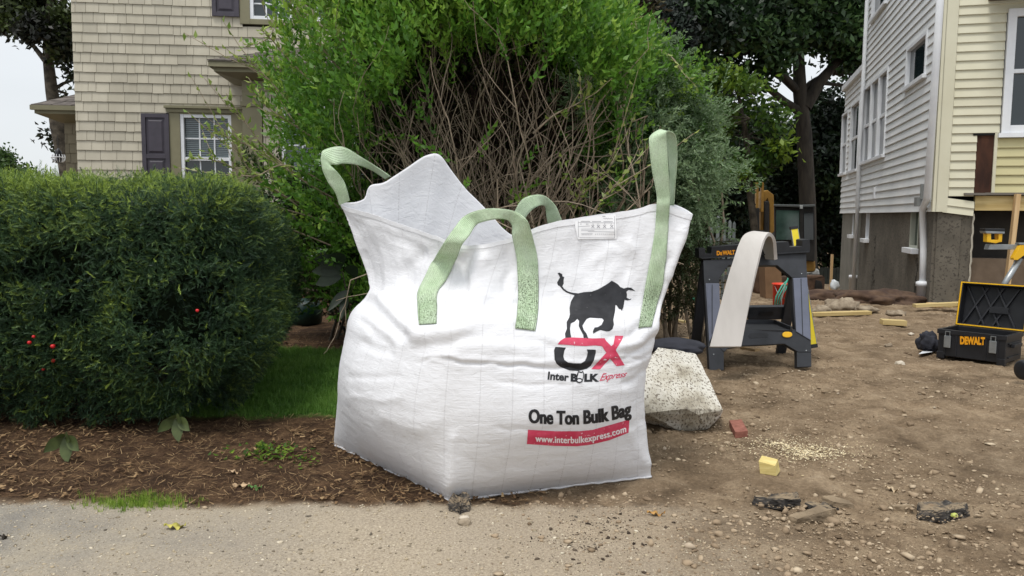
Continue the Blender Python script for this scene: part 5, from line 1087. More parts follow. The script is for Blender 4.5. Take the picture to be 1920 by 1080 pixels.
# broad-leaved plant with big dark leaves, by the bag's left edge
bp_ = empty('broad_leaf_plant', tuple(gpt(665, 630)), 'plant with big dark oval leaves beside the left edge of the bag', 'plant')
m_bl = mat('broad_leaf', srgb(36, 46, 36), srgb(52, 64, 48), scale=9, rough=.5, trans=.15); mb = MB(); stem0 = at(665, 625, 5.5)
for (x0, y0, x1, y1, w_) in ((640, 505, 590, 475, .1), (640, 512, 585, 500, .09), (640, 520, 592, 525, .1), (640, 500, 628, 465, .1), (655, 545, 615, 575, .06), (650, 550, 640, 590, .06), (668, 520, 650, 490, .08)):
    a, b = at(x0, y0, 5.3), at(x1, y1, 5.2); d = b-a; L_ = d.length; s_ = Vector((d.z, .2*L_, -d.x)).normalized()*w_; nseg = 7
    vs = []
    for i in range(nseg+1):
        f = i/nseg; wv = math.sin(math.pi*min(1, f*.96+.03))**.8*.5; c_ = a+d*f+Vector((0, 0, -.03*f*f)); vs += [c_-s_*wv+Vector((0, -.012*wv, .02*wv)), c_, c_+s_*wv+Vector((0, -.012*wv, .02*wv))]
    mb.add(vs, [q for i in range(nseg) for q in ((i*3, i*3+1, i*3+4, i*3+3), (i*3+1, i*3+2, i*3+5, i*3+4))])
mb.build('leaves', m_bl, bp_, True); mb = MB(); mb.tube([stem0, at(652, 560, 5.4), at(642, 508, 5.32)], [.008, .006, .004], 6); mb.tube([at(652, 560, 5.4), at(668, 525, 5.35)], [.004, .003], 5); mb.build('stem', bark_m, bp_, True)

# ---- trees
LT1 = [tmpl([leaf(RNG.normal(size=3)*.10, RNG.normal(size=3), RNG.normal(size=3), RNG.uniform(.09, .15), .07, .15) for _ in range(9)]) for i in range(6)]
LT2 = [tmpl([leaf(RNG.normal(size=3)*.16, RNG.normal(size=3)+np.array([0, 0, -.3]), RNG.normal(size=3), RNG.uniform(.16, .26), .11, .15) for _ in range(9)]) for i in range(6)]
m_dk = leafmat('dark_leaves', srgb(22, 38, 22), srgb(46, 70, 38), srgb(86, 116, 62), rough=.5, trans=.22)
m_dk2 = leafmat('deep_leaves', srgb(16, 28, 18), srgb(34, 52, 30), srgb(64, 88, 50), rough=.5, trans=.18)
m_mp = leafmat('maple_leaves', srgb(40, 66, 26), srgb(74, 106, 38), srgb(132, 158, 56), rough=.45, trans=.4)
m_rd = leafmat('reddish_leaves', srgb(24, 26, 18), srgb(44, 54, 30), srgb(84, 100, 50), rough=.5, trans=.25)
m_cn = leafmat('conifer', srgb(12, 20, 16), srgb(22, 34, 26), srgb(40, 56, 42), rough=.6, trans=.08)
def tree(name, label, path, rad, blobs, T, mt, bark, dens, grp=None, cat='tree', r0=.12, **k):
    pth = [at(*p) for p in path]; t = empty(name, tuple(pth[0]), label, cat, grp); mb = MB(); mb.tube(pth, rad, 12, False, .5)
    limbs(mb, pth, blobs, r0); mb.build('trunk', bark, t, True); blob_foliage('crown', blobs, T, mt, t, dens, **k); return t
tree('shade_tree', 'tall forked dark-leaved tree behind the excavator', [(1516, 560, 24), (1514, 380, 24), (1508, 250, 24), (1500, 175, 24), (1497, 100, 24), (1490, 0, 24), (1480, -100, 24)], [.27, .24, .22, .20, .16, .12, .08],
     [B(1330, 40, 23, 110, 70, 1), B(1420, 90, 23.5, 70, 50, 1), B(1440, 20, 24, 90, 60, 1.1), B(1540, 40, 24, 90, 80, 1.2), B(1590, 75, 24, 55, 40, .9), B(1400, -70, 24, 140, 80, 1), B(1540, -80, 24, 130, 90, 1), B(1600, 10, 24, 60, 90, 1), B(1380, 130, 23, 60, 30, .7), B(1250, -10, 22.5, 90, 60, .9), B(1300, 100, 22.5, 70, 45, .9), B(1612, 140, 25, 30, 18, .35)], LT2, m_dk, bark_d, 290, r0=.12, bias=.45, var=.22)
# fork and side limb of that tree
fk = [o for o in bpy.data.objects if o.get('label', '').startswith('tall forked')][0]
mb = MB()
for p, r in (([(1508, 200, 24), (1540, 150, 24), (1575, 110, 24), (1600, 60, 24)], [.22, .16, .11, .07]), ([(1508, 215, 24), (1470, 190, 23.8), (1440, 165, 23.6), (1400, 140, 23.4)], [.15, .12, .09, .05]), ([(1535, 155, 24), (1580, 160, 24.2), (1620, 150, 24.4)], [.06, .05, .03])):
    mb.tube([at(*q) for q in p], r, 8, False, .5)
mb.build('limb', bark_d, fk, True)
tree('conifer', 'very dark conifer rising beside the corner of the shingled house', [(1190, 420, 19), (1190, 200, 19), (1190, 0, 19), (1190, -150, 19)], [.2, .17, .14, .1], [B(1195, 90, 19, 62, 70, 1.3), B(1185, 20, 19, 60, 60, 1.3), B(1215, 150, 19, 75, 60, 1.2), B(1190, -60, 19, 50, 60, 1.2), B(1240, 60, 19.5, 50, 60, 1)], LT1, m_cn, bark_d, 900, r0=.06, bias=.4, var=.18)
tree('young_maple', 'yellow-green maple lit in front of the dark woods', [(1420, 470, 14), (1405, 350, 14), (1400, 260, 14), (1385, 180, 14)], [.07, .06, .05, .03], [B(1380, 170, 14, 55, 38, .8), B(1350, 215, 14, 40, 35, .6), B(1430, 190, 14, 35, 28, .5), B(1430, 285, 13.8, 48, 32, .9), B(1390, 320, 14, 50, 26, .8), B(1410, 240, 14, 60, 30, .5), B(1345, 270, 14.2, 40, 40, .5), B(1455, 250, 13.8, 22, 18, .4)], LT1, m_mp, bark_m, 430, r0=.025, bias=.55, var=.24)
wl = 'dark understorey trees at the end of the yard'
for i, (px, Y, bl, lb) in enumerate(((1340, 26, [B(1340, 300, 26, 90, 110, 1), B(1290, 200, 26, 90, 90, 1), B(1350, 400, 26, 90, 60, .8)], 'dark understorey tree seen left of the young maple'), (1450, 29, [B(1450, 330, 29, 90, 100, 1), B(1410, 240, 29, 60, 40, .7), B(1470, 430, 29, 90, 60, 1)], 'dark understorey tree behind the excavator boom'), (1570, 27, [B(1570, 300, 27, 75, 110, 1.5), B(1590, 250, 27, 60, 30, 1.2), B(1560, 430, 27, 80, 80, 1.4), B(1620, 380, 28, 60, 150, 1.3), B(1560, 520, 27, 70, 40, 1)], 'dark understorey tree beside the rear corner of the white-sided house'))):
    tree('understorey_tree', lb, [(px, 540, Y), (px, 400, Y), (px, 250, Y)], [.2, .15, .08], bl, LT2, m_dk2, bark_d, 330, wl, r0=.07, bias=.4, var=.2)
wd = [(tuple(Vector((x, 38+RNG.uniform(-2, 2), h/2-1))), (3.6, 2.0, h/2+.4), 1.0) for x, h in ((4, 5.4), (8, 5.2), (12, 5.2), (16, 5.4), (20, 5.4), (24, 6))]
o = blob_foliage('distant_woods', wd, LT2, m_dk2, None, 240, .35, .15); tag(o, 'dense dark woods closing the far end of the yard', 'woods', kind='stuff')
mbw = MB(); 
for x in range(3, 27, 2): mbw.tube([(x+.4*math.sin(x), 38.5, -1.2), (x, 38.5, 4), (x+.3, 38.5, 8)], [.25, .2, .1], 6, False)
# left tree with a leaning mottled trunk
tree('street_tree', 'tree with a leaning mottled trunk and heavy dark crown left of the shingled house', [(138, 420, 17), (124, 310, 17), (108, 240, 17), (97, 170, 17), (90, 110, 17), (92, 40, 17), (95, -60, 17)], [.17, .15, .14, .12, .10, .09, .05],
     [B(40, 20, 17, 50, 34, 1.2), B(95, 55, 16.5, 42, 40, 1.3), B(15, 35, 17, 30, 20, 1), B(60, -30, 17, 90, 40, 1), B(110, 90, 16.8, 25, 22, .9), B(135, 60, 17, 26, 40, 1), B(-40, 5, 17, 50, 40, 1), B(72, 15, 17, 40, 26, 1), B(120, 190, 17.4, 10, 12, .5), B(100, 255, 17.3, 12, 16, .5), B(128, 250, 17.3, 18, 28, .9), B(135, 140, 17, 12, 16, .5)], LT1, m_rd, bark_m, 850, r0=.05, bias=.42, var=.25)
st = [o for o in bpy.data.objects if o.get('label', '').startswith('tree with a leaning')][0]
mb = MB(); mb.tube([at(88, 118, 17), at(62, 85, 17), at(38, 50, 17)], [.06, .045, .03], 7, False); mb.tube([at(100, 100, 17), at(125, 130, 17), at(140, 150, 17)], [.04, .03, .02], 6, False); mb.tube([at(96, 40, 17), at(118, 0, 17), at(130, -40, 17)], [.05, .04, .03], 6, False); mb.build('limb', bark_m, st, True)
tree('far_tree', 'small distant green tree top showing over the hedge at the far left', [(12, 420, 40), (12, 330, 40)], [.3, .2], [B(8, 312, 40, 26, 26, 1), B(34, 320, 41, 18, 12, .8), B(-30, 305, 40, 40, 32, 1)], LT2, leafmat('far_leaves', srgb(40, 62, 30), srgb(66, 92, 42), srgb(104, 130, 62)), bark_d, 330, r0=.08)
# weeds
def weed(px, py, n, sp, label, mt, lw=(.02, .012), h=.05, flat=.5):
    g = gpt(px, py); LV = []; LT = []
    for i in range(n):
        b0 = np.array([g.x+RNG.normal()*sp, g.y+RNG.normal()*sp*.7, 0]); b0[2] = gz_at(b0[0], b0[1])+RNG.uniform(.004, h); d = np.array([RNG.normal(), RNG.normal(), RNG.uniform(0, flat)]); LV.append(leaf(b0, d, np.cross(d, [0, 0, 1]), RNG.uniform(.7, 1.2)*lw[0], lw[1], .2)); LT += [RNG.uniform(.2, .95)]*4
    V_ = np.array([p for l in LV for p in l]); return tag(np_mesh('weed_patch', V_, np.arange(len(V_)).reshape(-1, 4), mt, None, np.array(LT)), label, 'weeds', kind='stuff')
weed(500, 858, 130, .085, 'patch of small light green weeds in the bed left of the bag', m_mp, (.03, .016), .045)
weed(560, 870, 22, .05, 'thin straggle of seedlings right of the weed patch, near the bag', m_mp, (.026, .013), .03)
for px, py, lb in ((122, 835, 'low broad-leaved seedling at the hedge foot, left one with drooping leaves'), (330, 800, 'pale broad-leaved seedling at the hedge foot, right of the other seedling')):
    g = gpt(px, py+22); t = empty('seedling', tuple(g), lb, 'seedling', 'seedlings at the foot of the hedge'); mb = MB(); c_ = Vector(at(px, py-16, g.y-.02))
    for k, (dx, dz, l_) in enumerate(((-.05, -.03, .09), (.02, -.07, .10), (.065, -.03, .09), (-.015, .02, .05), (.03, .01, .06))):
        d = Vector((dx, -.03, dz)).normalized(); s_ = Vector((-d.z, .3, d.x)).normalized()*.052; vs = []
        for i in range(7): f = i/6; wv = math.sin(math.pi*min(1, f*.95+.04))*.5; q = c_+d*l_*f+Vector((0, 0, -.015*f*f)); vs += [q-s_*wv, q+Vector((0, .003, 0)), q+s_*wv]
        mb.add(vs, [q for i in range(6) for q in ((i*3, i*3+1, i*3+4, i*3+3), (i*3+1, i*3+2, i*3+5, i*3+4))])
    mb.build('leaves', mat('seedling_leaf', srgb(60, 70, 38), srgb(86, 98, 54), scale=12, rough=.5, trans=.2), t, True); mb = MB(); mb.tube([g-Vector((0, 0, .01)), g.lerp(c_, .5)+Vector((.01, 0, 0)), c_], [.004, .003, .002], 5); mb.build('stem', bark_g, t, True)
# ================================================================ SITE OBJECTS
def rayplane(px, py, o, n):
    d = ray(px, py); return CAM+d*((Vector(o)-CAM).dot(Vector(n))/d.dot(Vector(n)))
m_bk = mat('sawhorse_black', srgb(38, 40, 44), srgb(50, 52, 57), scale=9, rough=.5, bump=.0006, bscale=200)
m_bk2 = mat('tool_black', srgb(26, 27, 30), srgb(36, 37, 41), scale=9, rough=.45, bump=.0006, bscale=200)
m_gp = mat('grey_leg_panel', srgb(96, 101, 116), srgb(106, 111, 127), scale=7, rough=.45)
m_ylw = mat('tool_yellow', srgb(226, 172, 22), srgb(236, 186, 34), scale=9, rough=.4)
m_lvl = mat('level_yellow', srgb(232, 208, 38), srgb(240, 218, 60), scale=9, rough=.35)
m_metal = mat('grey_metal', srgb(132, 136, 138), srgb(156, 160, 162), scale=12, rough=.4, metal=.6)
# ---- sawhorse: front frame lies on a plane leaning back
def word(txt, quad, name, m, parent, proj, bold=.03):
    bm = text_quad(txt, quad, bold); bmesh.ops.triangulate(bm, faces=bm.faces)
    for v in bm.verts: v.co = proj(v.co.x, v.co.y)
    me = bpy.data.meshes.new(name); bm.to_mesh(me); bm.free(); return link(name, me, m, parent)
sh = empty('sawhorse', tuple(gnd(1425, 692)), 'black folding sawhorse with grey leg panels under a bent pale board', 'sawhorse')
y0 = gnd(1425, 692).y; FO = Vector((0, y0, 0)); FD = Vector((0, .28, .85)).normalized(); FN = Vector((0, FD.z, -FD.y)); FN = Vector((0, -FD.z, FD.y)); skew = .04
FN = (FN+Vector((skew, 0, 0))).normalized(); FO = gnd(1425, 692)
def fp(px, py, off=0.0): return rayplane(px, py, FO, FN)+FN*off
def sp(name, poly, m, t=.04, off=0, parent=None, bev=.004):
    mb = MB(); mb.prism([fp(x, y, off) for x, y in poly], -FN*t); return mb.build(name, m, parent or sh, bevel=bev)
sp('leg', [(1319, 485), (1352, 487), (1352, 533), (1329, 660), (1330, 695), (1320, 486)], m_bk, .05) if False else None
L5 = lambda x, y: (1300+x/3.868, 420+y/3.868)
sp('upper_frame', [L5(72, 262), L5(300, 248), L5(520, 215), L5(818, 205), L5(826, 386), L5(716, 390), L5(610, 300), L5(350, 300), L5(255, 300), L5(190, 395), L5(188, 436), L5(80, 436)], m_bk, .05)
sp('leg', [L5(80, 436), L5(188, 436), L5(190, 640), L5(222, 900), L5(222, 1060), L5(118, 1072), L5(95, 700)], m_bk, .05)
sp('leg', [L5(716, 390), L5(826, 386), L5(850, 700), L5(858, 1035), L5(752, 1040), L5(752, 960), L5(740, 780), L5(724, 600)], m_bk, .05)
sp('leg_panel', [L5(86, 432), L5(186, 432), L5(192, 640), L5(150, 780), L5(112, 860)], m_gp, .012, .012)
sp('leg_panel', [L5(720, 394), L5(822, 390), L5(848, 846), L5(742, 782)], m_gp, .012, .012)
for a, b in (((132, 436), (132, 800)), ((775, 392), (788, 812))): sp('panel_groove', [L5(a[0]-2, a[1]+6), L5(a[0]+3, a[1]+6), L5(b[0]+3, b[1]), L5(b[0]-2, b[1])], m_bk, .002, .0145, bev=0)
for q in ((116, 404), (147, 946), (784, 361), (818, 918)):
    mb = MB(); mb.lathe(fp(*L5(*q), .001), [(.0045, 0), (.0045, .003), (.002, .004)], 10, FN); mb.build('rivet', m_metal, sh)
sp('cross_bar', [L5(200, 770), L5(735, 765), L5(752, 782), L5(850, 842), L5(856, 930), L5(760, 930), L5(660, 870), L5(520, 878), L5(350, 885), L5(250, 905), L5(222, 930), L5(190, 900)], m_bk, .045, .004)
sp('grip_recess', [L5(405, 795), L5(535, 790), L5(545, 808), L5(535, 824), L5(408, 830), L5(395, 812)], m_bk2, .003, .006, bev=0)
def latch(cx, cy, rx, ry, off):
    sp('latch_knob', [L5(cx+rx*math.cos(a)*abs(math.cos(a))**-.3 if abs(math.cos(a)) > .01 else cx, cy+ry*math.sin(a)) for a in [k*math.pi/9 for k in range(18)]], m_ylw, .014, off)
latch(676, 804, 35, 21, .016)
# rear frame, mirrored behind, splayed the other way
RN = Vector((skew, -FD.z, -FD.y)).normalized(); RO = FO+Vector((0, .62, 0))
def rpp(px, py, off=0.0): return rayplane(px, py, RO, RN)+RN*off
def spr(name, poly, m, t=.04, off=0, bev=.004):
    mb = MB(); mb.prism([rpp(x, y, off) for x, y in poly], -RN*t); return mb.build(name, m, sh, bevel=bev)
spr('rear_bar', [L5(405, 604), L5(722, 600), L5(724, 690), L5(400, 700)], m_bk, .04); 
mb = MB(); mb.prism([rpp(*L5(cx_2, cy_2), .012) for cx_2, cy_2 in [(680+24*math.cos(a), 654+15*math.sin(a)) for a in [k*math.pi/8 for k in range(16)]]], -RN*.012); mb.build('latch_knob', m_ylw, sh)
mb = MB(); mb.prism([rpp(*p, .004) for p in (L5(480, 636), L5(575, 634), L5(582, 650), L5(570, 664), L5(484, 664), L5(476, 650))], -RN*.003); mb.build('grip_recess', m_bk2, sh)
ztop = fp(1425, 478).z
lx0, lx1 = fp(*L5(80, 700)).x, fp(*L5(850, 700)).x
for x in (lx0+.03, lx1-.06):
    mb = MB(); yb, yt = RO.y, fp(1425, 470).y+.06; mb.hexa([(x, yb, 0), (x+.07, yb, 0), (x+.07, yb+.04, 0), (x, yb+.04, 0), (x, yt, ztop), (x+.07, yt, ztop), (x+.07, yt+.04, ztop), (x, yt+.04, ztop)]); mb.build('leg', m_bk, sh, bevel=.004)
# foot of the rear leg, shelf tray
mb = MB(); a0, a1 = fp(*L5(375, 770)), fp(*L5(722, 760)); zt = a0.z+.0; yb = RO.y-.2
mb.box(lx0+.1, a1.x-.01, a0.y-.0, a0.y+.36, zt-.006, zt+.002); mb.build('shelf_tray', m_bk2, sh); 
mb = MB(); mb.box(lx0+.1, a1.x-.01, a0.y+.345, a0.y+.36, zt+.002, zt+.028); mb.box(a1.x-.025, a1.x-.01, a0.y, a0.y+.345, zt+.002, zt+.028); mb.build('tray_lip', m_bk, sh)
# top beam with end notches
m_bt = m_bk2
top0 = FO.y+.28*.93
T5 = lambda x, y, off=0.0: rayplane(*L5(x, y), Vector((FO.x, fp(1425, 475).y-.02, 0)), Vector((skew, -1, 0)).normalized())+Vector((0, -off, 0))
def beam(poly, off=0, t=.13, name='top_beam', m=None, bev=.003): mb = MB(); mb.prism([T5(x, y, off) for x, y in poly], (0, t, 0)); return mb.build(name, m or m_bt, sh, bevel=bev)
beam([(40, 178), (85, 174), (88, 216), (130, 215), (133, 166), (330, 150), (500, 138), (690, 128), (700, 166), (790, 162), (790, 118), (800, 112), (838, 110), (846, 122), (848, 192), (830, 214), (600, 212), (300, 232), (72, 258), (42, 246)])
beam([(60, 244), (840, 196), (840, 204), (60, 252)], .008, .01, 'beam_ridge', m_bk, 0)
m_sign = mat('sign_amber', srgb(228, 150, 20), rough=.5)
word('D', (L5(169, 226), L5(193, 225), L5(193, 195), L5(169, 197)), 'lettering', m_sign, sh, lambda x, y: T5((x-1300)*3.868, (y-420)*3.868, .0015), .05)
word('E', (L5(195, 225), L5(210, 224), L5(210, 203), L5(195, 204)), 'lettering', m_sign, sh, lambda x, y: T5((x-1300)*3.868, (y-420)*3.868, .0015), .05)
word('WALT', (L5(211, 224), L5(302, 219), L5(302, 190), L5(211, 194)), 'lettering', m_sign, sh, lambda x, y: T5((x-1300)*3.868, (y-420)*3.868, .0015), .05)
# ---- bent board
m_board = mat('pale_board', srgb(186, 181, 176), srgb(204, 199, 194), scale=5, rough=.65, bump=.0008, bscale=60, stretch=(1, .3, .3))
bc = [(1331, 650, 1390, 650, 5.02), (1349, 578, 1403, 580, 5.10), (1363, 525, 1412, 530, 5.16), (1374, 490, 1420, 492, 5.21), (1384, 460, 1427, 462, 5.27), (1394, 441, 1433, 446, 5.34), (1409, 433.5, 1441, 436, 5.45), (1424, 435, 1449, 439.5, 5.58), (1432, 446, 1455, 452, 5.66), (1434, 470, 1457, 474, 5.72), (1435, 484, 1458, 486, 5.74)]
bc = [(*b, b[4]-math.sqrt(max(0, .197**2-((b[2]-b[0])*b[4]/FP)**2))) for b in bc]; I = hermite(np.arange(len(bc)), np.array(bc, float), np.linspace(0, len(bc)-1, 60)); I[:, 5] = I[:, 4]+np.convolve(np.pad(I[:, 5]-I[:, 4], 7, mode='edge'), np.ones(15)/15, 'valid'); mb = MB(); vs = []
pt = [(Vector(at(a[0], a[1], a[4])), Vector(at(a[2], a[3], a[5]))) for a in I]
for i, (l, r) in enumerate(pt):
    l0, r0 = pt[max(i-1, 0)]; l1, r1 = pt[min(i+1, len(pt)-1)]; tn_ = (l1-l0).normalized(); w__ = (r-l); nn_ = w__.normalized().cross(tn_).normalized()*.026
    if nn_.y < 0: pass
    vs += [l, r, r+nn_*(-1 if nn_.y < 0 and i < 20 else 1) if False else r-nn_, l-nn_]
mb.add(vs, [(i*4+j, i*4+(j+1) % 4, (i+1)*4+(j+1) % 4, (i+1)*4+j) for i in range(59) for j in range(4)]+[(0, 1, 2, 3), (236, 237, 238, 239)])
o = mb.build('bent_board', m_board, None, False, bevel=0); tag(o, 'long pale grey flexible board bent over the black sawhorse', 'board')
md = o.modifiers.new('b', 'BEVEL'); md.width = .002; md.segments = 2; md.limit_method = 'ANGLE'
o.data.shade_smooth(); o.data.set_sharp_from_angle(angle=.6)
# ---- spirit level standing behind
lv = empty('spirit_level', tuple(gnd(1528, 640)), 'long yellow spirit level leaning on the right end of the sawhorse', 'level')
p_b, p_t = at(1525, 650, 5.90), at(1488, 424, 6.02); ax_ = (p_t-p_b).normalized(); sd_ = Vector((1, 0, 0)); sd_ = (sd_-ax_*sd_.dot(ax_)).normalized(); fn_ = sd_.cross(ax_).normalized(); Ln = (p_t-p_b).length
def lvb(f0, f1, w0, w1, d0, d1, name, m): mb = MB(); c0_, c1_ = p_b+ax_*Ln*f0, p_b+ax_*Ln*f1; mb.hexa([c0_+sd_*w0+fn_*d0, c0_+sd_*w1+fn_*d0, c0_+sd_*w1+fn_*d1, c0_+sd_*w0+fn_*d1, c1_+sd_*w0+fn_*d0, c1_+sd_*w1+fn_*d0, c1_+sd_*w1+fn_*d1, c1_+sd_*w0+fn_*d1]); return mb.build(name, m, lv, bevel=.002)
lvb(.02, .975, -.026, .026, -.009, .009, 'body', m_lvl); lvb(.02, .97, -.029, -.024, -.012, .012, 'edge_rail', m_metal); lvb(.02, .97, .024, .029, -.012, .012, 'edge_rail', m_metal)
lvb(-.01, .02, -.03, .03, -.013, .013, 'end_cap', m_bk2); lvb(.975, 1.0, -.03, .03, -.013, .013, 'end_cap', m_bk2); lvb(.80, .835, -.02, .02, -.011, .011, 'vial_window', m_bk2); lvb(.88, .96, -.018, .018, -.0105, .0105, 'grip_slot', m_bk2) if False else None
# ---- tool case
tcO = gnd(1757, 670); exd = (gnd(1883, 687)-tcO); wl_ = exd.length; ex = exd.normalized(); ey = Vector((-ex.y, ex.x, 0)); hz = .215; dp = .33
tcs = empty('tool_case', tuple(tcO), 'open black tool case with yellow lid seal and two silver latches', 'tool case')
def cb(a0, a1, b0, b1, z0, z1, name, m, bev=.004, parent=None):
    mb = MB(); Q = lambda a, b, z: tcO+ex*a+ey*b+Vector((0, 0, z)); mb.hexa([Q(a0, b0, z0), Q(a1, b0, z0), Q(a1, b1, z0), Q(a0, b1, z0), Q(a0, b0, z1), Q(a1, b0, z1), Q(a1, b1, z1), Q(a0, b1, z1)]); return mb.build(name, m, parent or tcs, bevel=bev)
cb(0, wl_, 0, .012, .02, hz, 'front_wall', m_bk2); cb(0, .012, .012, dp, .02, hz, 'side_wall', m_bk2); cb(wl_-.012, wl_, .012, dp, .02, hz, 'side_wall', m_bk2); cb(0.012, wl_-.012, dp-.012, dp, .02, hz, 'back_wall', m_bk2); cb(.012, wl_-.012, .012, dp-.012, .02, .035, 'floor_panel', m_bk2)
mb = MB(); Q = lambda a, b, z: tcO+ex*a+ey*b+Vector((0, 0, z))
for a0, a1, b0, b1 in ((-.008, wl_+.008, -.008, .016), (-.008, .016, .016, dp+.008), (wl_-.016, wl_+.008, .016, dp+.008)): mb.hexa([Q(a0, b0, hz-.03), Q(a1, b0, hz-.03), Q(a1, b1, hz-.03), Q(a0, b1, hz-.03), Q(a0, b0, hz+.004), Q(a1, b0, hz+.004), Q(a1, b1, hz+.004), Q(a0, b1, hz+.004)])
mb.build('rim', m_bk2, tcs, bevel=.003)
for a in (.05, wl_*.5-.1, wl_*.5+.1, wl_-.05): cb(a-.006, a+.006, -.006, 0, .025, hz-.035, 'rib', m_bk2, .002)
cb(-.004, .05, -.01, .03, .0, .05, 'foot', m_bk2); cb(wl_-.05, wl_+.004, -.01, .03, 0, .05, 'foot', m_bk2)
# side grip panel on the near right side
for z0, z1 in ((.05, .06), (.15, .16)): cb(wl_+.0, wl_+.01, .05, .28, z0, z1, 'rib', m_bk2, .002)
cb(wl_+.0, wl_+.03, .09, .25, .125, .15, 'handle', m_bk2)
for a in (wl_*.155, wl_*.83):
    la = cb(a-.024, a+.024, -.018, -.009, .085, .175, 'latch', m_metal, .004); cb(a-.018, a-.012, -.016, -.010, .175, .205, 'latch_wire', m_metal, .001, la); cb(a+.012, a+.018, -.016, -.010, .175, .205, 'latch_wire', m_metal, .001, la); cb(a-.018, a+.018, -.0165, -.0105, .203, .209, 'latch_wire', m_metal, .001, la)
# emblem plate and lettering
def cproj(x, y):
    n_ = -ey; return rayplane(x, y, tcO-ey*.012, n_)
m_amb = mat('badge_amber', srgb(234, 160, 24), rough=.5)
C7 = lambda x, y: (1640+x/2.843, 340+y/2.843)
word('DEWALT', (C7(455, 866), C7(588, 870), C7(588, 833), C7(455, 828)), 'lettering', m_amb, tcs, cproj, .06)
# lid: open, leaning back; shell with diamond ribs and yellow gasket
lo = tcO+ey*dp+Vector((0, 0, hz+.004)); lu = (Vector((0, 0, 1))+ey*.18).normalized(); ln_h = .345; ln0 = -ex*0; nf = ex.cross(lu).normalized(); nf = nf if nf.dot(CAM-lo) > 0 else -nf
lx = Vector((.93, -.30, 0)).normalized() if False else ex; lw_ = wl_+.02
lid = None
def lb(a0, a1, h0, h1, d0, d1, name, m, bev=.002, parent=None):
    mb = MB(); Q = lambda a, h, d: lo+lx*a+lu*h+nf*d; mb.hexa([Q(a0, h0, d0), Q(a1, h0, d0), Q(a1, h0, d1), Q(a0, h0, d1), Q(a0, h1, d0), Q(a1, h1, d0), Q(a1, h1, d1), Q(a0, h1, d1)]); return mb.build(name, m, parent or tcs, bevel=bev)
lid = lb(-.01, lw_, 0, ln_h, -.09, -.082, 'lid', m_bk2)
for q in ((-.01, .012, 0, ln_h), (lw_-.022, lw_, 0, ln_h), (.012, lw_-.022, 0, .02), (.012, lw_-.022, ln_h-.02, ln_h)): lb(*q, -.0815, 0, 'lid_wall', m_bk2, .002, lid)
for q in ((-.006, .004, .004, ln_h-.004), (lw_-.014, lw_-.004, .004, ln_h-.004), (.0045, lw_-.0145, .004, .013), (.0045, lw_-.0145, ln_h-.013, ln_h-.004)): lb(*q, .0005, .005, 'gasket', m_ylw, .001, lid)
mb = MB()
for i in range(5):
    for sg in (-1, 1):
        a0 = .02+i*.105; p0, p1 = (a0, .025), (a0+.15, ln_h-.03)
        if sg < 0: p0, p1 = (a0+.15, .025), (a0, ln_h-.03)
        if p1[0] > lw_-.03 or p0[0] > lw_-.03: continue
        mb.bar(lo+lx*p0[0]+lu*p0[1]+nf*-.07, lo+lx*p1[0]+lu*p1[1]+nf*-.07, .012, .022+.002*sg, nf)
mb.build('lattice_ribs', mat('lid_ribs', srgb(44, 45, 49), rough=.5), lid, bevel=.002)
lb(.2, .33, .12, .17, -.055, -.045, 'label_plate', m_bk2, .002, lid)
# dark bag and white sheet left of the case
m_cloth = mat('dark_cloth', srgb(32, 33, 40), srgb(48, 49, 58), scale=10, rough=.85, bump=.003, bscale=30)
def lump(name, c, r, m, label, cat, seed=1, amp=.25, parent=None, fr=3.0, flat=True, sub=4):
    bm = bmesh.new(); bmesh.ops.create_icosphere(bm, subdivisions=sub, radius=1); P = np.array([v.co[:] for v in bm.verts]); nz = 1+amp*fbm(P[:, 0]*fr/2+seed*7.1, P[:, 1]*fr/2, P[:, 2]*fr/2, 4)
    for v, k in zip(bm.verts, nz):
        v.co = Vector((v.co.x*r[0]*k, v.co.y*r[1]*k, v.co.z*r[2]*k)); 
        if flat and v.co.z < -r[2]*.55: v.co.z = -r[2]*.55
        v.co += Vector(c)
    me = bpy.data.meshes.new(name); bm.to_mesh(me); bm.free(); o = link(name, me, m, parent, True)
    return tag(o, label, cat) if label else o
g = gnd(1745, 664); lump('cloth_bag', g+Vector((.03, .1, .07)), (.07, .1, .10), m_cloth, 'small dark cloth bag slumped against the left side of the tool case', 'bag', 3, .7, fr=4.0)
mb = MB(); mb.hexa([gnd(1722, 664, .006), gnd(1748, 660, .006), gnd(1758, 650, .006), gnd(1735, 654, .006), gnd(1722, 664, .012), gnd(1748, 660, .02), gnd(1758, 650, .02), gnd(1735, 654, .012)]); tag(mb.build('paper_sheet', m_white), 'thin white sheet under the dark cloth bag', 'sheet')
# rubber wheel cropped at the right edge of the picture
mb = MB(); wc = at(1922, 694, 5.0); mb.lathe(wc-Vector((.03, 0, 0)), [(.02, 0), (.05, .002), (.062, .012), (.066, .03), (.062, .048), (.05, .058), (.02, .06)], 28, (1, .25, 0)); tag(mb.build('rubber_wheel', m_bk2, None, True), 'black rubber wheel on the dirt in front of the tool case', 'wheel')
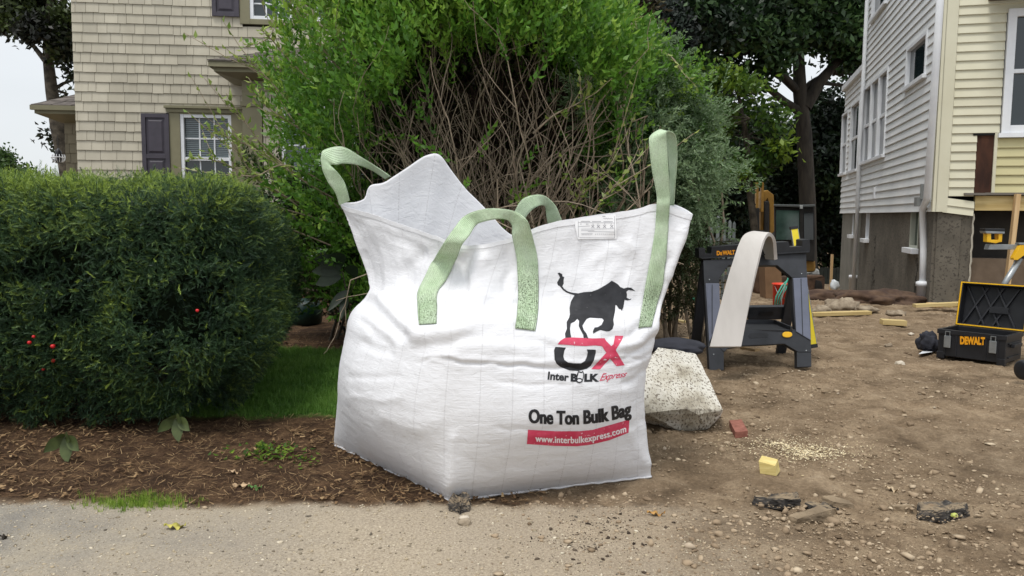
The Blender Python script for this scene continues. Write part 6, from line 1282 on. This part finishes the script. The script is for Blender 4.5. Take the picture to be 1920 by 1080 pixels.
# ---- mitre stand behind the case
ms = empty('saw_stand', tuple(gnd(1905, 560)), 'folding saw stand with grey rail, yellow clamp and leg behind the tool case', 'stand')
YS = 7.0; aS = lambda px, py, dy=0: at(px, py, YS+dy)
def flat(name, poly, m, t=.05, dy=0, bev=.003): mb = MB(); mb.prism([aS(x, y, dy) for x, y in poly], (0, t, 0)); return mb.build(name, m, ms, bevel=bev)
flat('rail', [(1853, 468), (1856, 458), (1925, 459), (1925, 468)], m_metal, .07)
Z3 = lambda x, y: (1780+x/6, 360+y/6)
flat('clamp_bracket', [Z3(425, 462), Z3(470, 460), Z3(472, 538), Z3(555, 538), Z3(555, 468), Z3(600, 462), Z3(592, 562), Z3(560, 565), Z3(525, 578), Z3(500, 572), Z3(425, 562)], m_ylw, .06, -.02)
flat('clamp_plate', [Z3(405, 440), Z3(625, 446), Z3(622, 470), Z3(415, 466)], m_metal, .09, -.03); flat('clamp_pad', [Z3(400, 410), Z3(625, 412), Z3(625, 439), Z3(405, 438)], m_bk2, .08, -.02)
flat('leg_joint', [Z3(800, 600), Z3(880, 600), Z3(880, 700), Z3(830, 720), Z3(770, 765), Z3(725, 765), Z3(722, 740)], m_ylw, .05, -.04); flat('leg_cap', [Z3(785, 572), Z3(880, 572), Z3(880, 598), Z3(785, 592)], m_metal, .06, -.03)
mb = MB(); mb.tube([aS(1912, 485, .0), aS(1885, 530, -.02), aS(1868, 560, -.05), gnd(1850, 585)], .026, 10); mb.build('leg', m_metal, ms, True)
mb = MB(); mb.tube([aS(1940, 485, .3), aS(1960, 560, .5), gnd(1975, 585)], .026, 10); mb.build('leg', m_metal, ms, True)
# ---- standing stud under the beam
mb = MB(); p0, p1 = RF.w(*sF(1883, 528), -.0), RF.w(*sF(1903, 364), .09); p0 = p0+RF.n*.06; mb.bar(p0-Vector((0, 0, .35)), p1, .045, .09, RF.n); tag(mb.build('wall_stud', m_lumber2), 'upright pine stud propping the rim beam of the cream-fronted house', 'stud')
# ---- planks
def plank(x0, y0, x1, y1, w_, th, m, label, z=.0, z1=None, name='plank', tw=0):
    a, b = gnd(x0, y0, z), gnd(x1, y1, z if z1 is None else z1); 
    za, zb = gz_at(a.x, a.y), gz_at(b.x, b.y)
    a.z = max(a.z, za)+th/2+.004; b.z = max(b.z, zb)+th/2+.004; mb = MB(); mb.bar(a, b, w_, th, (tw, 0, 1)); return tag(mb.build(name, m, None, bevel=.003), label, 'plank' if name == 'plank' else 'wood block')
plank(1522, 595, 1630, 594, .09, .038, m_lumber, 'long pale plank lying on the dirt right of the sawhorse')
plank(1652, 610, 1697, 611, .10, .05, m_lumber, 'short thick offcut on the dirt below the white-sided house', name='wood_offcut')
plank(1714, 577, 1800, 573, .09, .036, m_lumber, 'plank propped on a small block by the drain pipe', .06, .09)
plank(1742, 582, 1762, 581, .09, .05, m_lumber2, 'small block holding up the plank by the drain pipe', name='wood_block')
plank(1778, 582, 1812, 573, .09, .036, m_lumber, 'short board end beside the propped plank, against the foundation')
plank(1240, 645, 1300, 640, .07, .02, m_lumber2, 'thin weathered board behind the white stone block')
plank(1252, 600, 1285, 606, .05, .018, m_lumber, 'small scrap of wood near the base of the grey-green shrub')
plank(1392, 655, 1420, 660, .06, .02, m_lumber2, 'thin scrap board under the sawhorse', .04)
mb = MB(); c_ = gpt(1440, 892); 
mb.hexa([gpt(1425, 888), gpt(1456, 893), gpt(1463, 884), gpt(1431, 880), gpt(1425, 888)+Vector((-.008, .0, .052)), gpt(1456, 893)+Vector((-.008, -.004, .044)), gpt(1463, 884)+Vector((-.012, -.0, .052)), gpt(1431, 880)+Vector((-.008, .0, .060))]); 
o = tag(mb.build('wood_block', mat('fresh_cut', srgb(200, 178, 108), srgb(222, 204, 138), scale=22, rough=.75, bump=.0012, stretch=(.4, 1, 3)), None, bevel=.002), 'pale yellow cut-off wood block on the dirt beside the sawdust', 'wood block')
mb = MB(); b0, b1, b2, b3 = gpt(1378, 822), gpt(1402, 820), gpt(1390, 797), gpt(1367, 799); up = Vector((0, 0, .032)); mb.hexa([b0, b1, b2, b3, b0+up, b1+up, b2+up*.95, b3+up*.95]); tag(mb.build('brick', mat('brick_red', srgb(120, 74, 62), srgb(150, 98, 84), scale=30, rough=.9, bump=.002, bscale=60), None, bevel=.002), 'single dull red brick lying on the dirt right of the white stone', 'brick')
# sawdust
n = 2600; g = gpt(1500, 848); x = g.x+RNG.normal(0, .085, n); y = g.y+RNG.normal(0, .085, n); T = [tmpl([[(-.003, -.001, 0), (.003, -.001, .001), (.003, .001, .001), (-.003, .001, 0)]])]
x[:900] = g.x+RNG.normal(0, .2, 900); y[:900] = g.y+RNG.normal(0, .13, 900)
tag(scatter('sawdust', T, np.stack([x, y, near_h(x, y)+.003+RNG.uniform(0, .004, n)], 1), frames(np.stack([RNG.normal(0, .3, n), RNG.normal(0, .3, n), np.ones(n)], 1)), RNG.uniform(.6, 1.5, n), RNG.uniform(.2, 1, n), leafmat('sawdust', srgb(196, 176, 134), srgb(222, 206, 168), srgb(240, 228, 196), rough=.9, spec=.1, trans=0)), 'pale scatter of sawdust behind the cut-off wood block', 'sawdust', kind='stuff')
# ---- stone block with dark cloth
def hull(name, pts, m, label, cat, amp=.006, fr=14, cuts=5, sm=0):
    bm = bmesh.new()
    for p in pts: bm.verts.new(p)
    r = bmesh.ops.convex_hull(bm, input=bm.verts); bmesh.ops.delete(bm, geom=[g_ for g_ in r['geom_interior'] if isinstance(g_, bmesh.types.BMVert)], context='VERTS')
    bmesh.ops.dissolve_limit(bm, angle_limit=.05, verts=bm.verts, edges=bm.edges); bmesh.ops.triangulate(bm, faces=bm.faces)
    for _ in range(cuts): bmesh.ops.subdivide_edges(bm, edges=bm.edges, cuts=1, use_grid_fill=True)
    bm.normal_update(); P = np.array([v.co[:] for v in bm.verts]); Nn = np.array([v.normal[:] for v in bm.verts]); d = amp*fbm(P[:, 0]*fr, P[:, 1]*fr, P[:, 2]*fr, 5, .6)*1.6
    for v, n_, k in zip(bm.verts, Nn, d): v.co += Vector(n_)*k
    me = bpy.data.meshes.new(name); bm.to_mesh(me); bm.free(); o = link(name, me, m, None, False); return tag(o, label, cat)
m_gran = mat('speckled_stone', srgb(146, 138, 122), srgb(200, 196, 186), c3=srgb(180, 174, 160), scale=3.2, rough=.9, bump=.012, bscale=30, speck=srgb(118, 110, 98), spscale=70, spth=.54, detail=9, rramp=(.36, .54), stretch=(1.6, 1, .8))
S8 = lambda x, y: (1180+x/4.1526, 600+y/4.1526)
hull('stone_block', [at(*S8(225, 215), 4.28), at(*S8(515, 265), 4.22), at(*S8(640, 500), 4.0), at(*S8(722, 700), 3.82), at(*S8(540, 740), 3.76), at(*S8(440, 690), 3.74), at(*S8(130, 725), 3.76), at(*S8(60, 400), 4.0),
     at(*S8(100, 790), 3.92), at(*S8(385, 860), 3.84), at(*S8(610, 850), 3.86), at(*S8(690, 775), 3.9), (1.05, 4.35, .0), (.72, 4.35, .0), (.72, 4.0, .02), (1.1, 4.1, .02)], m_gran, 'large broken white speckled stone block leaning behind the bag', 'stone block', .007, 11, 5)
# weathered seam running down the face: raised tan ridge
g = at(*S8(380, 215), 4.36); lump('dark_cloth', g+Vector((.0, .03, .0)), (.16, .1, .045), m_cloth, 'dark navy cloth bundle lying on the white stone block', 'cloth', 5, .35, flat=False)
# ---- broken asphalt
m_asp = mat('broken_asphalt', srgb(34, 32, 31), srgb(74, 70, 66), scale=20, rough=.95, bump=.008, bscale=60, speck=srgb(116, 110, 100), spscale=90, spth=.63)
def dusty(m, c, lo=.55, hi=.9):                       # pale dust settled on upward faces
    t = m.node_tree; L = t.links.new; b = next(n for n in t.nodes if n.type == 'BSDF_PRINCIPLED'); src = b.inputs['Base Color'].links[0].from_socket
    g = N(t, 'ShaderNodeNewGeometry'); s = N(t, 'ShaderNodeSeparateXYZ'); L(g.outputs['True Normal'], s.inputs[0]); r = N(t, 'ShaderNodeMapRange'); L(s.outputs[2], r.inputs[0]); r.inputs[1].default_value = lo; r.inputs[2].default_value = hi
    n = N(t, 'ShaderNodeTexNoise'); n.inputs['Scale'].default_value = 22; n.inputs['Detail'].default_value = 6; tcn = N(t, 'ShaderNodeTexCoord'); L(tcn.outputs['Object'], n.inputs[0]); r2 = N(t, 'ShaderNodeMapRange'); L(n.outputs[0], r2.inputs[0]); r2.inputs[1].default_value = .38; r2.inputs[2].default_value = .55
    q = N(t, 'ShaderNodeMath', operation='MULTIPLY'); L(r.outputs[0], q.inputs[0]); L(r2.outputs[0], q.inputs[1]); x = N(t, 'ShaderNodeMix', data_type='RGBA'); L(q.outputs[0], x.inputs[0]); L(src, x.inputs[6]); x.inputs[7].default_value = c; L(x.outputs[2], b.inputs['Base Color'])
dusty(m_asp, srgb(132, 116, 94))
m_slab = mat('dusty_slab', srgb(104, 90, 72), srgb(148, 130, 106), scale=7, rough=.95, bump=.004, bscale=60)
def chunk(poly, z0, z1, label, name='asphalt_chunk', m=m_asp, amp=.006, dz=.0):
    P = []
    qs = [gpt(x, y) for x, y in poly]; qc = sum(qs, Vector())/len(qs)
    for i, q in enumerate(qs): P += [q+Vector((0, 0, z0)), q.lerp(qc, .12)+Vector((RNG.normal()*.004, RNG.normal()*.004, z1*RNG.uniform(.45, 1.1)+dz*i/len(poly)))]
    return hull(name, P, m, label, 'asphalt', amp*2.2, 22, 4)
chunk([(1408, 944), (1424, 934), (1470, 928), (1500, 930), (1504, 944), (1470, 949)], -.02, .022, 'dark jagged piece of broken asphalt left of the two tilted slabs')
chunk([(1470, 972), (1490, 980), (1560, 970), (1572, 960), (1530, 957)], -.02, .013, 'flat dusty asphalt slab lying nearest the camera', 'asphalt_slab', m_slab, .003, .01)
chunk([(1536, 938), (1556, 937), (1598, 948), (1600, 954), (1560, 950)], -.02, .018, 'thin dusty asphalt slab sticking up behind the flat slab', 'asphalt_slab', m_slab, .003)
chunk([(1510, 947), (1545, 944), (1578, 955), (1540, 960)], -.02, .012, 'crumbled dark asphalt between the two dusty slabs')
chunk([(1718, 966), (1722, 950), (1780, 946), (1814, 950), (1818, 964), (1770, 970)], -.02, .028, 'long dark broken edge of asphalt at the far right of the ruts')
chunk([(1665, 948), (1710, 946), (1712, 954), (1672, 953)], -.02, .010, 'thin slab of asphalt left of the long dark broken edge', 'asphalt_slab', m_slab, .003)
chunk([(842, 958), (862, 966), (882, 956), (878, 946), (845, 946)], -.01, .045, 'lump of black asphalt wedged under the front corner of the bag', amp=.012)
def stone(px, py, r, label, m=None, sq=.6, name='stone'):
    g = gpt(px, py); return lump(name, g+Vector((0, 0, r*sq*.35)), (r, r*.85, r*sq), m or m_st, label, 'stone', px % 17, .55, fr=4.5, sub=3)
m_st = mat('field_stone', srgb(120, 106, 88), srgb(158, 144, 124), scale=18, rough=.9, bump=.002); m_st2 = mat('pale_stone', srgb(176, 164, 144), srgb(202, 192, 176), scale=18, rough=.9, bump=.002)
stone(872, 982, .022, 'brown round stone in front of the asphalt lump at the bag corner'); stone(870, 972, .018, 'pale flat stone touching the asphalt lump at the bag corner', m_st2, .4)
stone(1688, 684, .035, 'pale stone on the dirt midway between plank and tool case', m_st2); stone(1708, 628, .026, 'small round whitish stone near the wood offcut', m_st2); stone(1667, 650, .03, 'flat brown stone left of the tool case'); stone(1552, 594, .0, '') if False else None
stone(1578, 580, .17, 'large grey rubble rock on the bank below the downspout', m_st, .55); stone(1542, 586, .10, 'smaller grey rubble rock left of the large one', m_st, .6); stone(1625, 583, .12, 'flat grey rubble rock on the bank right of the large one', m_st, .35); stone(1680, 590, .09, 'low rubble rock under the basement window', m_st, .4); stone(1790, 968, .012, 'tiny yellow-green pebble at the foot of the long asphalt edge', mat('green_pebble', srgb(176, 184, 96), rough=.7), .7)
# soil bank at the foot of the white-sided house
for px, py, r, lb in ((1570, 566, .5, 'dark soil mound by the rear downspout'), (1640, 574, .6, 'dark soil mound along the stucco foundation')):
    g = at(px, py, 10.2 if px < 1600 else 9.6); lump('soil_mound', Vector((g.x, g.y, gz_at(g.x, g.y)+.0)), (r, r*.6, .14), mat('dark_soil', srgb(64, 48, 40), srgb(96, 76, 60), scale=8, rough=1, bump=.02, bscale=20), lb, 'soil mound', px % 13, .5, fr=5)
# ---- fallen leaves
def fallen(px, py, L_, W_, ang, c1, c2, label):
    g = gpt(px, py); mb = MB(); d = Vector((math.cos(ang), math.sin(ang), 0)); s_ = Vector((-d.y, d.x, 0)); vs = []; n_ = 9
    for i in range(n_+1):
        f = i/n_; wv = (math.sin(math.pi*f)**.7)*(.75+.35*math.sin(i*2.4))*.5*W_; q = g+d*(f-.5)*L_+Vector((0, 0, .01+.006*math.sin(f*7))); vs += [q-s_*wv+Vector((0, 0, .008*math.sin(i*1.9))), q, q+s_*wv+Vector((0, 0, .010*math.cos(i*1.3)))]
    mb.add(vs, [q for i in range(n_) for q in ((i*3, i*3+1, i*3+4, i*3+3), (i*3+1, i*3+2, i*3+5, i*3+4))]); o = mb.build('fallen_leaf', mat('fallen_leaf', c1, c2, scale=40, rough=.7), None, True); sm = o.modifiers.new('t', 'SOLIDIFY'); sm.thickness = .0006; return tag(o, label, 'leaf')
fallen(328, 991, .068, .045, .25, srgb(150, 144, 62), srgb(186, 176, 92), 'yellow-green fallen leaf lying on the driveway')
fallen(1230, 967, .065, .03, .1, srgb(140, 96, 44), srgb(192, 150, 84), 'curled tan fallen leaf on the dirt in front of the bag')
fallen(452, 914, .08, .03, 2.9, srgb(168, 140, 106), srgb(196, 170, 136), 'pale brown dry leaf on the bed above the grass tuft'); fallen(478, 918, .05, .03, .1, srgb(66, 104, 50), srgb(88, 128, 62), 'small green leaf beside the pale brown dry leaf')
fallen(440, 888, .05, .03, .5, srgb(166, 138, 108), srgb(190, 164, 132), 'small beige dry leaf near the weed patch'); fallen(1672, 921, .05, .03, -.5, srgb(160, 138, 108), srgb(190, 170, 140), 'pale curled scrap of leaf on the right-hand dirt')
fallen(5, 1011, .03, .022, .1, srgb(40, 34, 28), srgb(56, 48, 40), 'dark crumpled leaf on the driveway at the left edge')
# ---- dark green tub and pale root behind the lawn
g = gnd(575, 608); mb = MB(); mb.lathe(g, [(.11, 0), (.14, .02), (.155, .12), (.14, .2), (.10, .235), (.02, .245)], 28); mb.tube([g+Vector((-.1, -.1, .05)), g+Vector((-.16, -.16, .12)), g+Vector((-.13, -.13, .2))], .008, 6); tag(mb.build('garden_tub', mat('dark_green_plastic', srgb(16, 44, 38), srgb(22, 56, 48), rough=.35), None, True), 'dark green rounded plastic tub in the shade behind the lawn', 'tub')
mb = MB(); mb.tube([at(546, 565, 6.2), at(541, 578, 6.1), at(534, 590, 6.1), at(530, 594, 6.05)], [.018, .014, .016, .02], 8); tag(mb.build('bare_branch', mat('pale_wood', srgb(134, 124, 110), rough=.8), None, True), 'pale bent branch stub beside the dark green tub', 'branch')
# ---- bird feeder hanging far left
bf = empty('bird_feeder', tuple(at(110, 304, 15)), 'small dark hanging bird feeder in a pale wire cage left of the house', 'bird feeder'); c_ = at(110, 303, 15)
mb = MB(); mb.lathe(c_, [(.055, -.03), (.058, .02), (.05, .08), (.06, .10), (.055, .18), (.03, .22), (.008, .25)], 14); mb.build('seed_tube', m_bk2, bf, True)
mb = MB()
for k in range(14): a = k*2*math.pi/14; mb.tube([c_+Vector((math.cos(a)*r_, math.sin(a)*r_, h_)) for r_, h_ in ((.05, -.02), (.1, .02), (.12, .08), (.1, .13))], .006, 4)
mb.tube([c_+Vector((math.cos(a)*.12, math.sin(a)*.12, .08)) for a in [k*math.pi/8 for k in range(17)]], .006, 4); mb.build('wire_cage', m_white, bf); mb = MB(); mb.tube([c_+Vector((0, 0, .25)), c_+Vector((0, 0, .5)), at(118, 262, 15.2)], .004, 4); mb.build('hanger', m_bk2, bf)
# ---- picket fence
pf = empty('picket_fence', tuple(at(1358, 500, 11)), 'weathered grey picket fence behind the sawhorse', 'fence'); m_pk = mat('grey_picket', srgb(92, 98, 98), srgb(120, 126, 124), scale=8, rough=.9, bump=.002, stretch=(1, 1, .2))
for i, (px, pt_) in enumerate(((1335, 420), (1347, 404), (1359, 409), (1369, 413), (1377, 416))):
    a = at(px, pt_+4, 11+i*.35); w_ = .022; zb = -.45; mb = MB(); mb.box(a.x-w_, a.x+w_, a.y, a.y+.02, zb, a.z); mb.add([(a.x-w_, a.y, a.z), (a.x+w_, a.y, a.z), (a.x+w_, a.y+.02, a.z), (a.x-w_, a.y+.02, a.z), (a.x, a.y+.01, a.z+.045)], [(0, 1, 4), (1, 2, 4), (2, 3, 4), (3, 0, 4)]); mb.build('picket', m_pk, pf)
mb = MB(); mb.bar(at(1325, 450, 10.9)+Vector((0, .04, 0)), at(1385, 452, 12.5)+Vector((0, .04, 0)), .03, .07); mb.build('rail', m_pk, pf); mb = MB(); mb.bar(at(1325, 520, 10.9)+Vector((0, .04, 0)), at(1385, 520, 12.5)+Vector((0, .04, 0)), .03, .07); mb.build('rail', m_pk, pf)
# dark board fence at the back
pb = empty('board_fence', tuple(at(1565, 540, 25)), 'dark vertical board fence far behind the excavator', 'fence'); m_db = mat('dark_boards', srgb(34, 38, 34), srgb(52, 56, 50), scale=5, rough=.9)
mb = MB()
for k in range(30): x = at(1530, 500, 25).x+k*.13; mb.box(x, x+.115, 25, 25.03, -1.3, -.55+RNG.uniform(-.02, .02))
tag(mb.build('boards', m_db, pb), kind='stuff')
# ---- excavator
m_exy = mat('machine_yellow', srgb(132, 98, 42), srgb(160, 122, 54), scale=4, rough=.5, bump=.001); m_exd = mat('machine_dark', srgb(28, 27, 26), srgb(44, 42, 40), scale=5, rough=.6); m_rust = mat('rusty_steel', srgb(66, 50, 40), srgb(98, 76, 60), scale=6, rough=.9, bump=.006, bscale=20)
YE = 20.0; gE = at(1480, 553, YE); ec = empty('excavator', (gE.x, YE, -1.05), 'small excavator with yellow boom, dark glazed cab and rubber tracks in the backyard', 'excavator')
E = lambda px, py, dy=0: at(px, py, YE+dy)
def ef(name, poly, m, t, dy=0, bev=.02, parent=None): mb = MB(); mb.prism([E(x, y, dy) for x, y in poly], (0, t, 0)); return mb.build(name, m, parent or ec, bevel=bev)
X2 = lambda x, y: (1390+x/3.858, 320+y/3.858)
cab = ef('cab', [X2(240, 262), X2(430, 268), X2(530, 262), X2(535, 520), X2(530, 660), X2(240, 640)], m_exd, 1.2, 0, .03); ef('cab_roof', [X2(235, 242), X2(440, 246), X2(535, 244), X2(538, 262), X2(440, 266), X2(235, 260)], mat('roof_grey', srgb(86, 90, 90), rough=.5), 1.3, -.08, .02, cab)
ef('windscreen', [X2(252, 285), X2(424, 290), X2(424, 500), X2(252, 500)], mat('cab_glass', srgb(48, 68, 62), srgb(70, 92, 84), scale=3, rough=.08, spec=.8), .02, -.04, 0, cab); ef('windscreen', [X2(452, 310), X2(520, 305), X2(522, 500), X2(455, 500)], mat('cab_glass', srgb(26, 32, 32), rough=.08, spec=.8), .02, -.04, 0, cab); ef('cab_post', [X2(424, 262), X2(448, 262), X2(450, 520), X2(426, 520)], m_exd, .06, -.09, .01, cab); ef('work_lamp', [X2(427, 250), X2(446, 250), X2(446, 276), X2(427, 276)], mat('lamp_lens', srgb(168, 172, 170), rough=.2), .06, -.16, .01, cab)
ef('counterweight', [X2(430, 650), X2(540, 650), X2(542, 730), X2(430, 735)], m_exy, 1.1, .1, .06); ef('engine_cover', [X2(440, 735), X2(480, 738), X2(535, 735), X2(545, 705), X2(565, 720), X2(572, 756), X2(440, 760)], mat('cover_white', srgb(176, 178, 176), rough=.5), 1.0, .05, .04)
for dy in (-.3, .95): ef('track', [X2(250, 770), X2(440, 760), X2(590, 756), X2(608, 775), X2(604, 860), X2(590, 895), X2(260, 900), X2(235, 850)], m_rust, .32, dy, .05); 
ef('track_hub', [X2(540, 790), X2(580, 800), X2(590, 850), X2(560, 870), X2(530, 850)], m_exd, .03, -.335, .01)
# boom folded in front: two yellow plates, dark cylinders, arm going down to the bucket
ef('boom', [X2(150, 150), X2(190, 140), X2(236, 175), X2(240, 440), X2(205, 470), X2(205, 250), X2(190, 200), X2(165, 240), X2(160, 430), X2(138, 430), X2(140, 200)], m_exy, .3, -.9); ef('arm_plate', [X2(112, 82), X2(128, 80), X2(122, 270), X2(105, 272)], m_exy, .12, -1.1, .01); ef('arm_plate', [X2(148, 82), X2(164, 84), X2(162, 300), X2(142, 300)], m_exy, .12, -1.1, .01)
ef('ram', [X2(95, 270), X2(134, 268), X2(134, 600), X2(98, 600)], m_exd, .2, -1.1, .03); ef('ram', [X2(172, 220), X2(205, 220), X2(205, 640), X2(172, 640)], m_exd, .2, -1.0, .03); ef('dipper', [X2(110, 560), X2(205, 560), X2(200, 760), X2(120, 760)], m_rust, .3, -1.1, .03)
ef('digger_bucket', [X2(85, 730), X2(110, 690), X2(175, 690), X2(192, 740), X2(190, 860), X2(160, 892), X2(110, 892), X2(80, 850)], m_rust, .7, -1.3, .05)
mb = MB(); mb.tube([E(*X2(100, 250), -1.15), E(*X2(70, 210), -1.15), E(*X2(72, 170), -1.15), E(*X2(100, 150), -1.15)], .025, 6); mb.build('hose', m_exd, ec, True)
# ---- things seen through the sawhorse
rb = empty('red_bucket', tuple(gnd(1465, 578)), 'orange-red plastic bucket with cords and hose hanging over its rim', 'bucket'); gB = gnd(1465, 578); s_ = (gnd(1483, 578)-gnd(1448, 578)).length/2
mb = MB(); mb.lathe(gB, [(s_*.86, 0), (s_*.95, .27), (s_*1.04, .272), (s_*1.04, .285), (s_*.98, .285), (s_*.92, .28), (s_*.80, .03)], 28); mb.build('pail', mat('bucket_red', srgb(216, 58, 34), srgb(226, 70, 44), scale=6, rough=.45), rb, True)
mb = MB(); mb.tube([gB+Vector((-s_*.9, -.04, .26)), gB+Vector((-s_*.7, -.12, .16)), gB+Vector((0, -s_*1.05, .12)), gB+Vector((s_*.7, -.12, .17)), gB+Vector((s_, -.03, .26))], .004, 5); mb.build('bail_handle', m_metal, rb, True)
m_hg = mat('teal_hose', srgb(64, 150, 128), rough=.5); m_cg = mat('grey_cord', srgb(110, 106, 98), rough=.7)
mb = MB()
for k in range(3): mb.tube([gB+Vector((-s_*1.1+.02*k, -.12, .02)), gB+Vector((-s_*1.05+.03*k, -.15, .15)), gB+Vector((-s_*.4+.04*k, -.12, .27+.015*k)), gB+Vector((s_*.4, -.05, .33+.01*k)), gB+Vector((s_*1.1, .05, .30))], .009, 6)
tag(mb.build('garden_hose', m_hg, None, True), 'teal hose looped over the red bucket', 'hose')
mb = MB()
for k in range(3): mb.tube([gB+Vector((-s_*.6+.03*k, -.2, .0)), gB+Vector((-s_*.55+.05*k, -.17, .12)), gB+Vector((-.02+.05*k, -.14, .25)), gB+Vector((s_*.6, -.05, .29))], .008, 6)
tag(mb.build('power_cord', m_cg, None, True), 'grey cord draped down the front of the red bucket', 'cord')
mb = MB(); mb.prism([at(1434, 497, 12), at(1463, 495, 12), at(1468, 536, 12), at(1468, 560, 12), at(1436, 560, 12)], (0, .3, 0)); tag(mb.build('cardboard_box', mat('cardboard', srgb(120, 92, 66), srgb(136, 106, 78), scale=4, rough=.85), None, bevel=.01), 'brown cardboard box standing behind the red bucket', 'box')
g = at(1565, 536, 15); mb = MB(); lump('plastic_sack', g, (.085, .08, .12), mat('white_plastic', srgb(214, 220, 224), rough=.35), 'small bright white plastic sack standing by the rear foundation corner', 'sack', 4, .4, sub=3)
mb = MB(); mb.box(at(1569, 480, 15).x-.02, at(1569, 480, 15).x+.02, 15.2, 15.24, -1.1, at(1569, 478, 15).z); tag(mb.build('wooden_stake', m_lumber2), 'thin wooden stake by the white sack', 'stake')
mb = MB(); P = [at(x, y, 7.4) for x, y in ((1296, 556), (1302, 562), (1312, 570), (1320, 580))]; mb.tube(P, .014, 8); tag(mb.build('green_hose_end', mat('mint_hose', srgb(84, 176, 140), rough=.45), None, True), 'mint green hose end on the ground left of the sawhorse', 'hose')
